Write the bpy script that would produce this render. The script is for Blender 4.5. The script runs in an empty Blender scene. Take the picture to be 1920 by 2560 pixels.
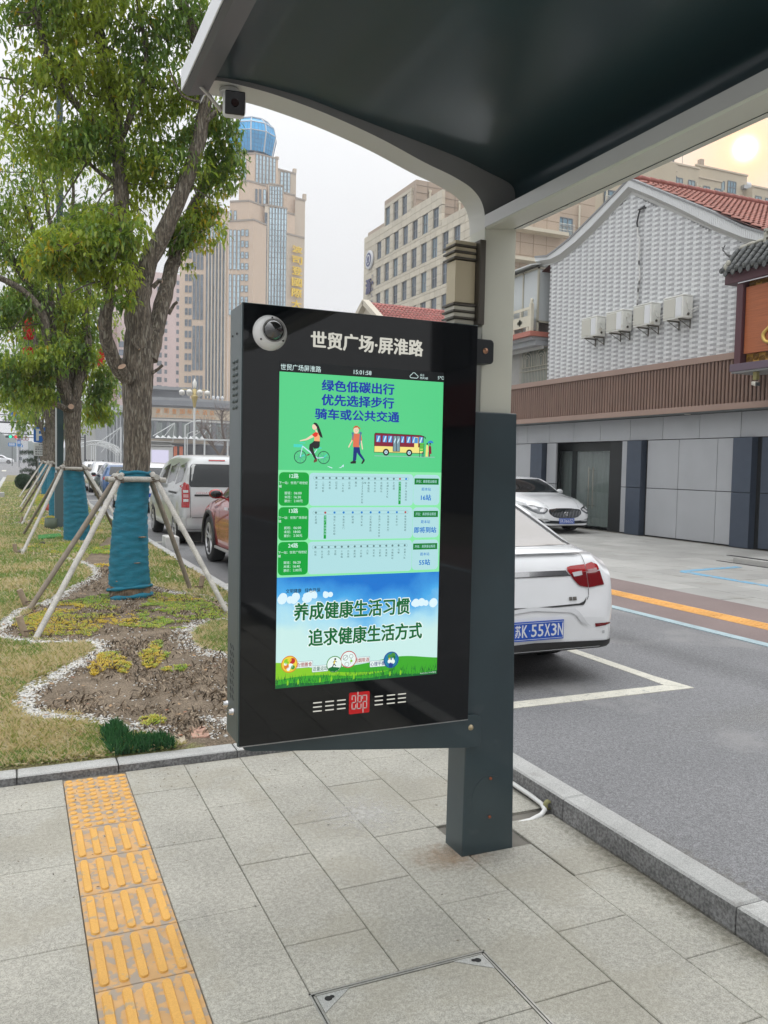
import bpy, bmesh, math, random
import numpy as np
from mathutils import Vector, Matrix
from mathutils.bvhtree import BVHTree
R=math.radians
random.seed(7); RNG=np.random.default_rng(7)
scn=bpy.context.scene; COL=scn.collection

# ---------- camera ----------
cam=bpy.data.cameras.new('camera'); co=bpy.data.objects.new('camera',cam); COL.objects.link(co); scn.camera=co
yaw,pit,rol=R(23.954),R(-3.154),R(1.124)
fw=Vector((math.sin(yaw)*math.cos(pit),math.cos(yaw)*math.cos(pit),math.sin(pit)))
rt=Vector((math.cos(yaw),-math.sin(yaw),0)); up=rt.cross(fw)
r2=rt*math.cos(rol)+up*math.sin(rol); u2=up*math.cos(rol)-rt*math.sin(rol)
mw=Matrix((r2,u2,-fw)).transposed().to_4x4(); mw.translation=(0,0,1.6); co.matrix_world=mw
cam.sensor_fit='VERTICAL'; cam.sensor_height=36; cam.sensor_width=27; cam.lens=2076.77/2560*36
cam.clip_start=.05; cam.clip_end=4000

# ---------- sky and sun ----------
SE,SA=R(19.4),R(46.57)
sund=(math.cos(SE)*math.sin(SA),math.cos(SE)*math.cos(SA),math.sin(SE))
w=bpy.data.worlds.new('World'); scn.world=w; w.use_nodes=True
nt=w.node_tree; N=nt.nodes; Lk=nt.links; N.clear()
def wn(t,**k):
    n=N.new(t)
    for a,b in k.items(): setattr(n,a,b)
    return n
def mth(op,a,b=None,c=None):
    n=wn('ShaderNodeMath',operation=op)
    for i,v in enumerate((a,b,c)):
        if v is None: continue
        if isinstance(v,(int,float)): n.inputs[i].default_value=v
        else: Lk.new(v,n.inputs[i])
    return n.outputs[0]
out=wn('ShaderNodeOutputWorld'); bg=wn('ShaderNodeBackground'); bg.inputs[1].default_value=.1
sky=wn('ShaderNodeTexSky'); sky.sky_type='NISHITA'; sky.sun_disc=False
sky.sun_elevation=SE; sky.sun_rotation=SA; sky.dust_density=5; sky.air_density=1.5
geo=wn('ShaderNodeNewGeometry'); sep=wn('ShaderNodeSeparateXYZ')
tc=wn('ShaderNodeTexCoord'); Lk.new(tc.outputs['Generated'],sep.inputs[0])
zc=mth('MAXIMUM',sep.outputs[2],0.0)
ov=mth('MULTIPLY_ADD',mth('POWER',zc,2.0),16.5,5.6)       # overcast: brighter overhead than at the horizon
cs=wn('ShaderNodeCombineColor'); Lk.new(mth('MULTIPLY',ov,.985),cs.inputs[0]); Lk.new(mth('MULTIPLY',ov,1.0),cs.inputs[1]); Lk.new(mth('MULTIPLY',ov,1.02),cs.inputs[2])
dt=wn('ShaderNodeVectorMath',operation='DOT_PRODUCT'); Lk.new(tc.outputs['Generated'],dt.inputs[0]); dt.inputs[1].default_value=sund
d0=mth('MAXIMUM',dt.outputs['Value'],0.0)
aur=mth('POWER',d0,150.0); aur2=mth('POWER',d0,1400.0)
disc=mth('POWER',d0,34000.0)
g1=wn('ShaderNodeCombineColor')
Lk.new(mth('ADD',mth('MULTIPLY',aur,.6),mth('ADD',mth('MULTIPLY',aur2,4.0),mth('MULTIPLY',disc,60.0))),g1.inputs[0])
Lk.new(mth('ADD',mth('MULTIPLY',aur,-1.7),mth('ADD',mth('MULTIPLY',aur2,1.2),mth('MULTIPLY',disc,55.0))),g1.inputs[1])
Lk.new(mth('ADD',mth('MULTIPLY',aur,-3.4),mth('ADD',mth('MULTIPLY',aur2,-.6),mth('MULTIPLY',disc,45.0))),g1.inputs[2])
nz=wn('ShaderNodeTexNoise'); nz.inputs['Scale'].default_value=2.2; nz.inputs['Detail'].default_value=3; Lk.new(tc.outputs['Generated'],nz.inputs['Vector'])
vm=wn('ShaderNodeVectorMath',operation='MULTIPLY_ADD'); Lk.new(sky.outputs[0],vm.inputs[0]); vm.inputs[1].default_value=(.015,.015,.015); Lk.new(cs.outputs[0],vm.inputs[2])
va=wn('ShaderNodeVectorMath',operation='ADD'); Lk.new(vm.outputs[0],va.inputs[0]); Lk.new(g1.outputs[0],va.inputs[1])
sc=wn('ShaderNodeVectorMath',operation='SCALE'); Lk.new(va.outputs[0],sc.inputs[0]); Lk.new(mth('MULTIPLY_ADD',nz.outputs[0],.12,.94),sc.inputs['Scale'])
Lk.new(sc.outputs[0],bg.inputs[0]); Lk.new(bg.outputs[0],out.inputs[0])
sl=bpy.data.lights.new('sun','SUN'); so=bpy.data.objects.new('sun',sl); COL.objects.link(so)
sl.energy=1.3; sl.angle=R(14); sl.color=(1,.93,.84)
so.rotation_euler=Vector(sund).to_track_quat('Z','Y').to_euler()
scn.view_settings.view_transform='Standard'; scn.view_settings.look='None'; scn.view_settings.exposure=0.32; scn.view_settings.gamma=1
scn.cycles.max_bounces=6; scn.cycles.transparent_max_bounces=12; scn.cycles.diffuse_bounces=3; scn.cycles.glossy_bounces=3

# ---------- materials ----------
MATS={}
def M(name,rgb,rough=.6,metal=0,spec=.5,var=0,vs=6,bump=0,bs=60,speck=0,ss=400,emis=0,coat=0,rnd=0,alpha=1,trans=0,tl=0,attr=None,stretch=None,bd=.01,wear=None,grain=None):
    """procedural material; textures are driven by world position"""
    if name in MATS: return MATS[name]
    m=bpy.data.materials.new(name); m.use_nodes=True; t=m.node_tree; n=t.nodes; l=t.links
    b=n['Principled BSDF']; b.inputs['Base Color'].default_value=(*rgb,1)
    b.inputs['Roughness'].default_value=rough; b.inputs['Metallic'].default_value=metal; b.inputs['Specular IOR Level'].default_value=spec
    b.inputs['Coat Weight'].default_value=coat; b.inputs['Coat Roughness'].default_value=.04
    if alpha<1: b.inputs['Alpha'].default_value=alpha
    if trans: b.inputs['Transmission Weight'].default_value=trans; b.inputs['IOR'].default_value=1.2
    g=n.new('ShaderNodeNewGeometry'); pos=g.outputs['Position']
    if stretch:
        mp=n.new('ShaderNodeMapping'); mp.inputs['Scale'].default_value=stretch; l.new(pos,mp.inputs[0]); pos=mp.outputs[0]
    col=None
    def noise(s,d=4):
        q=n.new('ShaderNodeTexNoise'); q.inputs['Scale'].default_value=s; q.inputs['Detail'].default_value=d; l.new(pos,q.inputs['Vector']); return q.outputs[0]
    def mr(v,a,bb,lo,hi):
        q=n.new('ShaderNodeMapRange'); q.clamp=True; l.new(v,q.inputs[0])
        for i,x in enumerate((a,bb,lo,hi)): q.inputs[i+1].default_value=x
        return q.outputs[0]
    def scale(c,f):
        q=n.new('ShaderNodeVectorMath'); q.operation='SCALE'
        if c is None: q.inputs[0].default_value=rgb
        else: l.new(c,q.inputs[0])
        l.new(f,q.inputs['Scale']); return q.outputs[0]
    if attr:
        q=n.new('ShaderNodeAttribute'); q.attribute_name=attr; col=q.outputs[0]
    if var: col=scale(col,mr(noise(vs),.3,.7,1-var,1+var))
    if speck: col=scale(col,mr(noise(ss,2),.35,.65,1-speck,1+speck))
    if grain:
        q=n.new('ShaderNodeVectorMath'); q.operation='SCALE'; l.new(pos,q.inputs[0]); q.inputs['Scale'].default_value=grain[0]
        f=n.new('ShaderNodeVectorMath'); f.operation='FLOOR'; l.new(q.outputs[0],f.inputs[0]); wn_=n.new('ShaderNodeTexWhiteNoise'); wn_.noise_dimensions='3D'; l.new(f.outputs[0],wn_.inputs['Vector'])
        col=scale(col,mr(wn_.outputs[0],0,1,1-grain[1],1+grain[1]))
    if rnd:
        q=n.new('ShaderNodeObjectInfo'); col=scale(col,mr(q.outputs['Random'],0,1,1-rnd,1+rnd))
    if wear:
        q=n.new('ShaderNodeMix'); q.data_type='RGBA'; l.new(mr(noise(wear[1],6),wear[2],wear[2]+.06,0,wear[3]),q.inputs[0])
        if col: l.new(col,q.inputs[6])
        else: q.inputs[6].default_value=(*rgb,1)
        q.inputs[7].default_value=(*wear[0],1); col=q.outputs[2]
    if col: l.new(col,b.inputs['Base Color'])
    if bump:
        q=n.new('ShaderNodeBump'); q.inputs['Strength'].default_value=bump; q.inputs['Distance'].default_value=bd; l.new(noise(bs,5),q.inputs['Height']); l.new(q.outputs[0],b.inputs['Normal'])
    if emis:
        b.inputs['Emission Color'].default_value=(*rgb,1); b.inputs['Emission Strength'].default_value=emis; b.inputs['Base Color'].default_value=(.01,.01,.01,1)
    if tl:
        tn=n.new('ShaderNodeBsdfTranslucent'); tn.inputs[0].default_value=(rgb[0]*1.5,rgb[1]*1.5,rgb[2],1); mx=n.new('ShaderNodeMixShader'); mx.inputs[0].default_value=tl
        l.new(b.outputs[0],mx.inputs[1]); l.new(tn.outputs[0],mx.inputs[2]); l.new(mx.outputs[0],n['Material Output'].inputs[0])
    MATS[name]=m; return m
def srgb(r,g,b):
    f=lambda c:(c/255/12.92 if c<=10 else ((c/255+.055)/1.055)**2.4)
    return (f(r),f(g),f(b))

# ---------- building helpers ----------
def tag(o,label=None,cat=None,group=None,kind=None):
    if label: o['label']=label
    if cat: o['category']=cat
    if group: o['group']=group
    if kind: o['kind']=kind
    return o
def thing(name,label,cat,loc=(0,0,0),group=None,rz=0):
    o=bpy.data.objects.new(name,None); COL.objects.link(o); o.location=loc; o.rotation_euler=(0,0,rz); o.empty_display_size=.1
    return tag(o,label,cat,group)
def offs(p):
    v=Vector((0,0,0))
    while p: v+=p.location; p=p.parent
    return v
def link(name,me,parent=None,loc=(0,0,0)):
    o=bpy.data.objects.new(name,me); COL.objects.link(o); o.location=loc
    if parent: o.parent=parent
    return o
def copy_tree(o,parent=None):
    c=o.copy(); COL.objects.link(c)
    if parent: c.parent=parent
    for ch in list(o.children): copy_tree(ch,c)
    return c
class MB:
    def __init__(s): s.v=[];s.f=[];s.m=[];s.s=[]
    def add(s,vs,fs,m=0,sm=False):
        k=len(s.v); s.v+= [tuple(p) for p in vs]; s.f+=[tuple(i+k for i in f) for f in fs]; s.m+=[m]*len(fs); s.s+=[sm]*len(fs); return s
    def box(s,x0,x1,y0,y1,z0,z1,m=0):
        return s.add([(x,y,z) for x in (x0,x1) for y in (y0,y1) for z in (z0,z1)],[(0,1,3,2),(4,6,7,5),(0,4,5,1),(2,3,7,6),(0,2,6,4),(1,5,7,3)],m)
    def cbox(s,x0,x1,y0,y1,z0,z1,c,m=0):
        """box with chamfered top edge"""
        P=[(x0,y0,z0),(x1,y0,z0),(x1,y1,z0),(x0,y1,z0),(x0,y0,z1-c),(x1,y0,z1-c),(x1,y1,z1-c),(x0,y1,z1-c),(x0+c,y0+c,z1),(x1-c,y0+c,z1),(x1-c,y1-c,z1),(x0+c,y1-c,z1)]
        F=[(3,2,1,0)]+[(i,(i+1)%4,(i+1)%4+4,i+4) for i in range(4)]+[(i+4,(i+1)%4+4,(i+1)%4+8,i+8) for i in range(4)]+[(8,9,10,11)]
        return s.add(P,F,m)
    def obox(s,c,ax,h,m=0):
        """oriented box: centre c, unit axes ax[3], half sizes h"""
        c=Vector(c); P=[c+Vector(ax[0])*h[0]*i+Vector(ax[1])*h[1]*j+Vector(ax[2])*h[2]*k for i in(-1,1) for j in(-1,1) for k in(-1,1)]
        return s.add(P,[(0,1,3,2),(4,6,7,5),(0,4,5,1),(2,3,7,6),(0,2,6,4),(1,5,7,3)],m)
    def prism(s,poly,axis,a,b,m=0,m2=None,sm=False):
        n=len(poly)
        def P(p,t): return (t,p[0],p[1]) if axis=='x' else (p[0],t,p[1]) if axis=='y' else (p[0],p[1],t)
        vs=[P(p,a) for p in poly]+[P(p,b) for p in poly]
        ar=sum(poly[i][0]*poly[(i+1)%n][1]-poly[(i+1)%n][0]*poly[i][1] for i in range(n))
        flip=(ar>0)==(axis!='y'); flip=flip if b>a else not flip
        A=tuple(range(n)); B=tuple(range(n,2*n)); side=[(i,(i+1)%n,(i+1)%n+n,i+n) for i in range(n)]
        if flip: s.add(vs,[A[::-1],B],m); s2=side
        else: s.add(vs,[A,B[::-1]],m); s2=[f[::-1] for f in side]
        k=len(s.v)-2*n; s.f+=[tuple(i+k for i in f) for f in s2]; s.m+=[m if m2 is None else m2]*n; s.s+=[sm]*n; return s
    def tube(s,path,r,n=8,m=0,sm=True,cap=True):
        path=[Vector(p) for p in path]; L=len(path); rr=[r]*L if isinstance(r,(int,float)) else r
        ref=None; vs=[]
        for i,p in enumerate(path):
            t=(path[min(i+1,L-1)]-path[max(i-1,0)]).normalized()
            if ref is None: ref=Vector((0,0,1)) if abs(t.z)<.9 else Vector((1,0,0))
            a=t.cross(ref); a.normalize(); b=t.cross(a).normalized(); ref=-b if False else ref
            ref2=a.cross(t); ref=ref2
            for k in range(n):
                q=2*math.pi*k/n; vs.append(p+a*(math.cos(q)*rr[i])+ref2*(math.sin(q)*rr[i]))
        fs=[(i*n+k,i*n+(k+1)%n,(i+1)*n+(k+1)%n,(i+1)*n+k) for i in range(L-1) for k in range(n)]
        s.add(vs,fs,m,sm)
        if cap: s.add(vs[:n],[tuple(range(n))[::-1]],m); s.add(vs[-n:],[tuple(range(n))],m)
        return s
    def lathe(s,prof,c,axis='z',n=24,m=0,sm=True,sx=1):
        vs=[]
        for (r,h) in prof:
            for k in range(n):
                q=2*math.pi*k/n; a,b=r*math.cos(q),r*math.sin(q)
                vs.append((c[0]+a,c[1]+b,c[2]+h) if axis=='z' else (c[0]+h,c[1]+a,c[2]+b) if axis=='x' else (c[0]+b,c[1]+h,c[2]+a))
        L=len(prof); fs=[(i*n+k,i*n+(k+1)%n,(i+1)*n+(k+1)%n,(i+1)*n+k) for i in range(L-1) for k in range(n)]
        s.add(vs,fs,m,sm)
        return s
    def ell(s,c,r,nu=12,nv=8,m=0):
        prof=[(max(math.sin(math.pi*i/nv),1e-7),-math.cos(math.pi*i/nv)) for i in range(nv+1)]
        vs=[(c[0]+r[0]*p*math.cos(2*math.pi*k/nu),c[1]+r[1]*p*math.sin(2*math.pi*k/nu),c[2]+r[2]*h) for p,h in prof for k in range(nu)]
        fs=[(i*nu+k,i*nu+(k+1)%nu,(i+1)*nu+(k+1)%nu,(i+1)*nu+k) for i in range(nv) for k in range(nu)]
        return s.add(vs,fs,m,True)
    def quad(s,a,b,c,d,m=0): return s.add([a,b,c,d],[(0,1,2,3)],m)
    def mesh(s,name,mats,off=(0,0,0),fix=False):
        me=bpy.data.meshes.new(name); o=off
        me.from_pydata([(x-o[0],y-o[1],z-o[2]) for x,y,z in s.v],[],s.f)
        if not isinstance(mats,(list,tuple)): mats=[mats]
        for q in mats: me.materials.append(q)
        me.polygons.foreach_set('material_index',s.m); me.polygons.foreach_set('use_smooth',s.s)
        if fix:
            bm=bmesh.new(); bm.from_mesh(me); bmesh.ops.remove_doubles(bm,verts=bm.verts,dist=1e-5); bmesh.ops.recalc_face_normals(bm,faces=bm.faces); bm.to_mesh(me); bm.free()
        me.update(); return me
    def build(s,name,mats,parent=None,fix=False,world=True,loc=(0,0,0)):
        off=offs(parent) if (parent and world) else (0,0,0)
        return link(name,s.mesh(name,mats,off,fix),parent,loc)
def bevel(o,w,seg=2,ang=35):
    md=o.modifiers.new('bevel','BEVEL'); md.width=w; md.segments=seg; md.limit_method='ANGLE'; md.angle_limit=R(ang); return o
def scatter(name,tv,tf,pos,rot,scl,mats,midx=None,tilt=None,parent=None,smooth=False,extra=None):
    """many copies of a small template joined into one mesh. tv (n,3), tf list of equal-size faces, pos (N,3), rot (N,), scl (N,) or (N,3)"""
    tv=np.array(tv,float); Nn=len(pos); n=len(tv); pos=np.asarray(pos,float)
    scl=np.asarray(scl,float); scl=np.repeat(scl[:,None],3,1) if scl.ndim==1 else scl
    V=tv[None]*scl[:,None,:]
    if tilt is not None:
        c,s_=np.cos(tilt)[:,None],np.sin(tilt)[:,None]; y=V[:,:,1]*c-V[:,:,2]*s_; z=V[:,:,1]*s_+V[:,:,2]*c; V=np.stack([V[:,:,0],y,z],2)
    c,s_=np.cos(rot)[:,None],np.sin(rot)[:,None]
    V=np.stack([V[:,:,0]*c-V[:,:,1]*s_,V[:,:,0]*s_+V[:,:,1]*c,V[:,:,2]],2)+pos[:,None,:]
    if parent: V-=np.array(offs(parent))
    fl=np.array(tf); k=fl.shape[1]; F=(fl[None]+(np.arange(Nn)*n)[:,None,None]).reshape(-1)
    me=bpy.data.meshes.new(name); me.vertices.add(Nn*n); me.vertices.foreach_set('co',V.reshape(-1))
    me.loops.add(len(F)); me.loops.foreach_set('vertex_index',F.astype(np.int32)); P=len(F)//k
    me.polygons.add(P); me.polygons.foreach_set('loop_start',np.arange(P,dtype=np.int32)*k); me.polygons.foreach_set('loop_total',np.full(P,k,np.int32))
    for q in mats: me.materials.append(q)
    if midx is not None: me.polygons.foreach_set('material_index',np.repeat(np.asarray(midx),len(fl)).astype(np.int32))
    if smooth: me.polygons.foreach_set('use_smooth',np.ones(P,bool))
    me.update(); me.validate(); return link(name,me,parent)
def inpoly(x,y,poly):
    x=np.asarray(x);y=np.asarray(y);r=np.zeros(x.shape,bool);n=len(poly)
    for i in range(n):
        (x1,y1),(x2,y2)=poly[i],poly[(i+1)%n]
        if y1==y2: continue
        r^=((y1>y)!=(y2>y))&(x<(x2-x1)*(y-y1)/(y2-y1)+x1)
    return r
def text(body,mat,parent,O,ux,uy,w=None,h=None,bold=0,ext=0,name='lettering',align=0,mesh_only=False):
    """lettering as a mesh; O lower-left corner, ux/uy unit vectors, scaled to width w (and height h)"""
    c=bpy.data.curves.new(name,'FONT'); c.body=body; c.offset=0; c.extrude=0; c.resolution_u=2
    if '\n' in body: c.space_line=1.15
    o=bpy.data.objects.new(name,c); me=bpy.data.meshes.new_from_object(o)
    n=len(me.vertices); a=np.empty(n*3); me.vertices.foreach_get('co',a); a=a.reshape(-1,3)
    mn,mx=a.min(0),a.max(0); a-=mn; W,H=(mx-mn)[:2]
    if w and h: sx,sy=w/W,h/H
    elif h: sx=sy=h/H
    else: sx=sy=w/W
    ax=a[:,0]*sx-(align*W*sx if align else 0); ay=a[:,1]*sy
    ux=np.array(ux);uy=np.array(uy); off=np.array(offs(parent)) if parent else 0
    P=np.array(O)[None]+ax[:,None]*ux+ay[:,None]*uy-off
    if bold>.005:      # heavier weight: overprint slightly shifted copies
        P0=P; nn=np.cross(ux,uy); hh=(h or w/max(len(body),1))*bold*.62; k=0; bm0=bmesh.new(); bm0.from_mesh(me)
        me.vertices.foreach_set('co',P.reshape(-1)); bm=bmesh.new(); bm.from_mesh(me)
        for sx_,sy_ in ((-1,0),(1,0),(0,1),(0,-1))+(((-.7,-.7),(.7,.7),(.7,-.7),(-.7,.7)) if (h or 0)>.04 else ()):
            k+=1; Q=P0+np.array(ux)*sx_*hh+np.array(uy)*sy_*hh*.7+nn*3e-5*k; me.vertices.foreach_set('co',Q.reshape(-1)); bm.from_mesh(me)
        bm.to_mesh(me); bm.free(); bm0.free(); me.update(); P=None
    if P is not None: me.vertices.foreach_set('co',P.reshape(-1))
    me.materials.clear(); me.materials.append(mat); me.update()
    bpy.data.objects.remove(o); bpy.data.curves.remove(c)
    if ext:
        nn=np.cross(ux,uy)*ext; bm=bmesh.new(); bm.from_mesh(me); r=bmesh.ops.extrude_face_region(bm,geom=list(bm.faces))
        for v in r['geom']:
            if isinstance(v,bmesh.types.BMVert): v.co+=Vector(nn)
        bmesh.ops.recalc_face_normals(bm,faces=bm.faces); bm.to_mesh(me); bm.free()
    return me if mesh_only else link(name,me,parent)
def joinm(name,mes,mats,parent=None):
    """join meshes (already placed) into one object, keeping one slot per material"""
    bm=bmesh.new(); idx=[]
    for me in mes:
        k=len(bm.faces); bm.from_mesh(me); bm.faces.ensure_lookup_table(); mi=mats.index(me.materials[0])
        for f in bm.faces[k:]: f.material_index=mi
        bpy.data.meshes.remove(me)
    o=-offs(parent) if parent else None
    if o: bmesh.ops.translate(bm,verts=bm.verts,vec=o)
    m=bpy.data.meshes.new(name); bm.to_mesh(m); bm.free()
    for q in mats: m.materials.append(q)
    return link(name,m,parent)
def blob(seed,n=1,sub=1):
    bm=bmesh.new(); bmesh.ops.create_icosphere(bm,subdivisions=sub,radius=1); rr=random.Random(seed)
    for v in bm.verts: v.co*=rr.uniform(.75,1.15)
    V=[tuple(v.co) for v in bm.verts]; F=[tuple(x.index for x in f.verts) for f in bm.faces]; bm.free(); return V,F
# ================= GROUND =================
m_base=M('mortar',(.15,.14,.12),.9,var=.3)
m_slab=M('granite_slab',(.365,.352,.305),.75,var=.13,vs=2.3,speck=.12,ss=60,grain=(330,.24),rnd=.035,wear=((.30,.275,.21),2.1,.52,.32))
m_kerb=M('kerb_granite',(.42,.42,.405),.75,grain=(300,.22),rnd=.06,var=.10,wear=((.25,.24,.22),5,.62,.5))
m_kerbside=M('kerb_rough',(.20,.20,.20),.85,speck=.35,ss=90,bump=.6,bs=120,bd=.004,var=.2,vs=9)
m_asph=M('asphalt',(.19,.19,.195),.85,speck=.10,ss=40,grain=(210,.36),var=.10,vs=.7,wear=((.27,.265,.26),.9,.60,.5))
m_paintw=M('worn_white_paint',(.60,.58,.50),.7,speck=.12,ss=150,var=.08,vs=9,wear=((.3,.3,.29),24,.60,.6))
m_yel=M('tactile_yellow',(.66,.36,.085),.62,var=.07,vs=5,grain=(300,.06),rnd=.06,wear=((.40,.31,.20),17,.60,.85))
m_yel2=M('tactile_ground',(.55,.33,.14),.7,var=.12,vs=14,rnd=.05,wear=((.30,.28,.25),22,.49,.8))
m_dirt=M('dark_soil',(.07,.06,.05),.95,var=.3,vs=30)

g=MB(); g.add([(-400,-150,-.06),(400,-150,-.06),(400,700,-.06),(-400,700,-.06)],[(0,1,2,3)])
tag(g.build('ground',M('far_ground',(.26,.26,.255),.9,var=.1,vs=.05)),kind='structure')
g=MB(); g.box(-1.6,2.285,-3,4.385,-.05,-.012); pav=tag(g.build('pavement',m_base),kind='structure')
CH=[(.8,1.43,1.69,2.305)]
def hole(x0,x1,y0,y1):
    for a,b,c,d in ((.81,1.41,1.7,2.3),):
        if x0>a-.02 and x1<b+.02 and y0>c-.02 and y1<d+.02: return True
    return False
slabc={}
def slab(x0,x1,y0,y1,par=None,mat=None,name='paving_slab',z=0.0,gap=.0017,th=.03,ch=.0025):
    k=(round(x1-x0,3),round(y1-y0,3),name)
    if k not in slabc:
        q=MB(); q.cbox(-(x1-x0)/2+gap,(x1-x0)/2-gap,-(y1-y0)/2+gap,(y1-y0)/2-gap,-th,0,ch); slabc[k]=q.mesh(name,mat or m_slab)
    return link(name,slabc[k],par or pav,((x0+x1)/2,(y0+y1)/2,z+random.uniform(-.0012,.0012)))
bands=[(-1.59,-1.29,.2),(-1.29,-.99,.43),(-.99,-.69,.15),(-.69,-.39,.45),(-.39,-.09,.12),(-.09,.21,.43),(.51,.81,.45),(.81,1.11,.17),(1.11,1.41,.45),(1.41,1.71,.21),(1.71,2.01,.50),(2.01,2.28,.21)]
for x0,x1,ph in bands:
    y=-2.4+ph
    while y<4.37:
        y1=min(y+.6,4.375); a=y
        # openings round the shelter post and the pipe chase
        if (x0,x1)==(1.71,2.01) and y<3.2<y1: slab(x0,x1,y,2.9); slab(x0,x1,3.21,y1) if y1>3.25 else 0
        elif (x0,x1)==(2.01,2.28) and y<3.18<y1:
            slab(x0+.008,x1,y,3.135); slab(x0,x1,3.22,y1)
        elif hole(x0,x1,y+.1,y1-.1) or (x0>.8 and x1<1.42 and y1>1.7 and y<2.3):
            if y<1.7: slab(x0,x1,y,1.69)
            if y1>2.3: slab(x0,x1,2.305,y1)
        elif y1-a>.05: slab(x0,x1,a,y1)
        y+=.6
g=MB(); g.box(-1.6,2.28,4.30,4.384,-.012,-.004); g.build('joint_fill',m_base,pav)
g=MB(); g.box(1.42,2.28,2.6,3.5,-.05,-.035); g.build('dirt_bed',m_dirt,pav)
g=MB(); g.box(2.02,2.28,3.135,3.205,-.05,-.022); g.build('pipe_chase',M('chase_concrete',(.30,.30,.29),.9,var=.2,vs=20),pav)
# tactile strip: two blister tiles then bar tiles
def blister():
    q=MB(); q.cbox(-.148,.148,-.148,.148,-.03,.001,.002)
    for i in range(6):
        for j in range(6):
            x,y=-.125+.05*i,-.125+.05*j; q.lathe([(.0165,.001),(.0155,.0045),(.012,.0058),(0,.006)],(x,y,0),n=10,m=1)
    return q.mesh('blister_tile',[m_yel2,m_yel])
def bars():
    q=MB(); q.cbox(-.148,.148,-.148,.148,-.03,.001,.002)
    for i in range(5):
        x=-.118+.059*i; P=[]
        for k in range(9): a=math.pi*k/8; P.append((x+.0155*math.cos(a),.117+.0155*math.sin(a)))
        for k in range(9): a=math.pi+math.pi*k/8; P.append((x+.0155*math.cos(a),-.117+.0155*math.sin(a)))
        t=[(x+(px-x)*.8,py*.985) for px,py in P]; n=len(P)
        vs=[(p[0],p[1],.001) for p in P]+[(p[0],p[1],.0075) for p in t]
        q.add(vs,[(k,(k+1)%n,(k+1)%n+n,k+n) for k in range(n)]+[tuple(range(n,2*n))],1)
    return q.mesh('bar_tile',[m_yel2,m_yel])
mb_,mr_=blister(),bars()
for k in range(18):
    yc=4.2-.3*k
    link('tactile_tile',mb_ if k<2 else mr_,pav,(.36,yc,0))
tag(scatter('leaf_litter',[(-1,0,0),(0,-.35,.1),(1,0,.15),(0,.35,.1)],[(0,1,2,3)],np.c_[RNG.uniform(-.1,2.25,260),4.36-RNG.exponential(.45,260),RNG.uniform(.001,.007,260)],RNG.uniform(0,6.3,260),RNG.uniform(.003,.009,260),[M('litter_brown',(.14,.10,.06),.9),M('litter_dark',(.05,.04,.03),.9)],RNG.integers(0,2,260)),kind='stuff')
# kerb stones along the street
def stone(x0,x1,y0,y1,z0,z1,par,c=.008,name='kerb_stone'):
    q=MB(); cx,cy=(x0+x1)/2,(y0+y1)/2; q.cbox(x0-cx,x1-cx,y0-cy,y1-cy,z0,z1,c)
    q.m=[1 if 0<i<5 else 0 for i in range(len(q.f))]
    return link(name,q.mesh(name,[m_kerb,m_kerbside]),par,(cx,cy,0))
g=MB(); g.box(2.3,2.4,-3,60,-.05,-.01); kb=tag(g.build('kerb',m_kerbside),kind='structure')
y=-2.94
for k in range(40):
    z=.10 if y<4.3 else .095
    stone(2.285,2.41,y+.003,y+.997,-.04,z,kb); y+=1.0
g=MB(); g.box(-60,2.2,4.40,4.46,-.05,0); kc=tag(g.build('verge_kerb',m_kerbside),kind='structure')
x=-5.0
for k,l in enumerate([1]*5+[.48,.62,.62,.56]):
    stone(x+.003,x+l-.003,4.385,4.50,-.04,.040,kc,.006); x+=l
# road
g=MB(); g.box(2.405,6.34,-25,220,-.05,0.0); road=tag(g.build('road',m_asph),kind='structure')
def line(x0,x1,y0,y1,z=.004,mat=m_paintw,name='painted_line',par=None,th=.006):
    q=MB(); q.box(x0,x1,y0,y1,z-th,z); return q.build(name,mat,par or road)
def lpoly(P,z,mat,par,name='painted_line'):
    q=MB(); q.prism(P,'z',z-.006,z); return q.build(name,mat,par)
lpoly([(2.45,4.64),(4.60,4.62),(4.44,4.76),(2.45,4.77)],.004,m_paintw,road)
lpoly([(4.44,4.767),(4.602,4.625),(4.56,5.0),(4.56,10.6),(4.45,10.6),(4.45,5.0)],.004,m_paintw,road)
for k in range(1,8):
    y=4.64+k*6.1; line(2.45,4.4,y,y+.12); line(4.45,4.56,y+.1,y+6.05)
# cycle strip and plaza on the far side
m_red=M('red_asphalt',(.215,.165,.155),.85,speck=.3,ss=200,var=.1,vs=1,bump=.4,bs=250,bd=.003)
g=MB(); g.box(6.475,8.12,-25,120,-.05,.004); cyc=tag(g.build('cycle_path',m_red),kind='structure')
line(6.345,6.47,-25,120,.008,M('pale_blue_line',(.36,.46,.49),.7,var=.1,vs=6,speck=.1,wear=((.25,.27,.28),20,.62,.6)),'edge_line',cyc,.05)
m_yf=M('far_tactile',(.74,.40,.12),.6,var=.1,vs=4,rnd=.08,speck=.08,ss=60)
q=MB(); q.cbox(-.145,.145,-.147,.147,-.01,.004,.002)
for i in range(4): q.box(-.12+.066*i,-.085+.066*i,-.13,.13,.004,.009)
tf=q.mesh('far_bar_tile',m_yf)
for k in range(52): link('tactile_tile',tf,cyc,(7.17+.010*(k-20)*.0,-2+.3*k+0,.006))
g=MB(); g.box(8.125,14.4,-25,70,-.05,-.006); plaza=tag(g.build('plaza_pavement',m_base),kind='structure')
m_pl=M('plaza_slab',(.36,.355,.335),.75,var=.1,vs=1.2,speck=.12,ss=150,rnd=.10,wear=((.26,.25,.22),1.7,.6,.5))
L=[]
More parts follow.
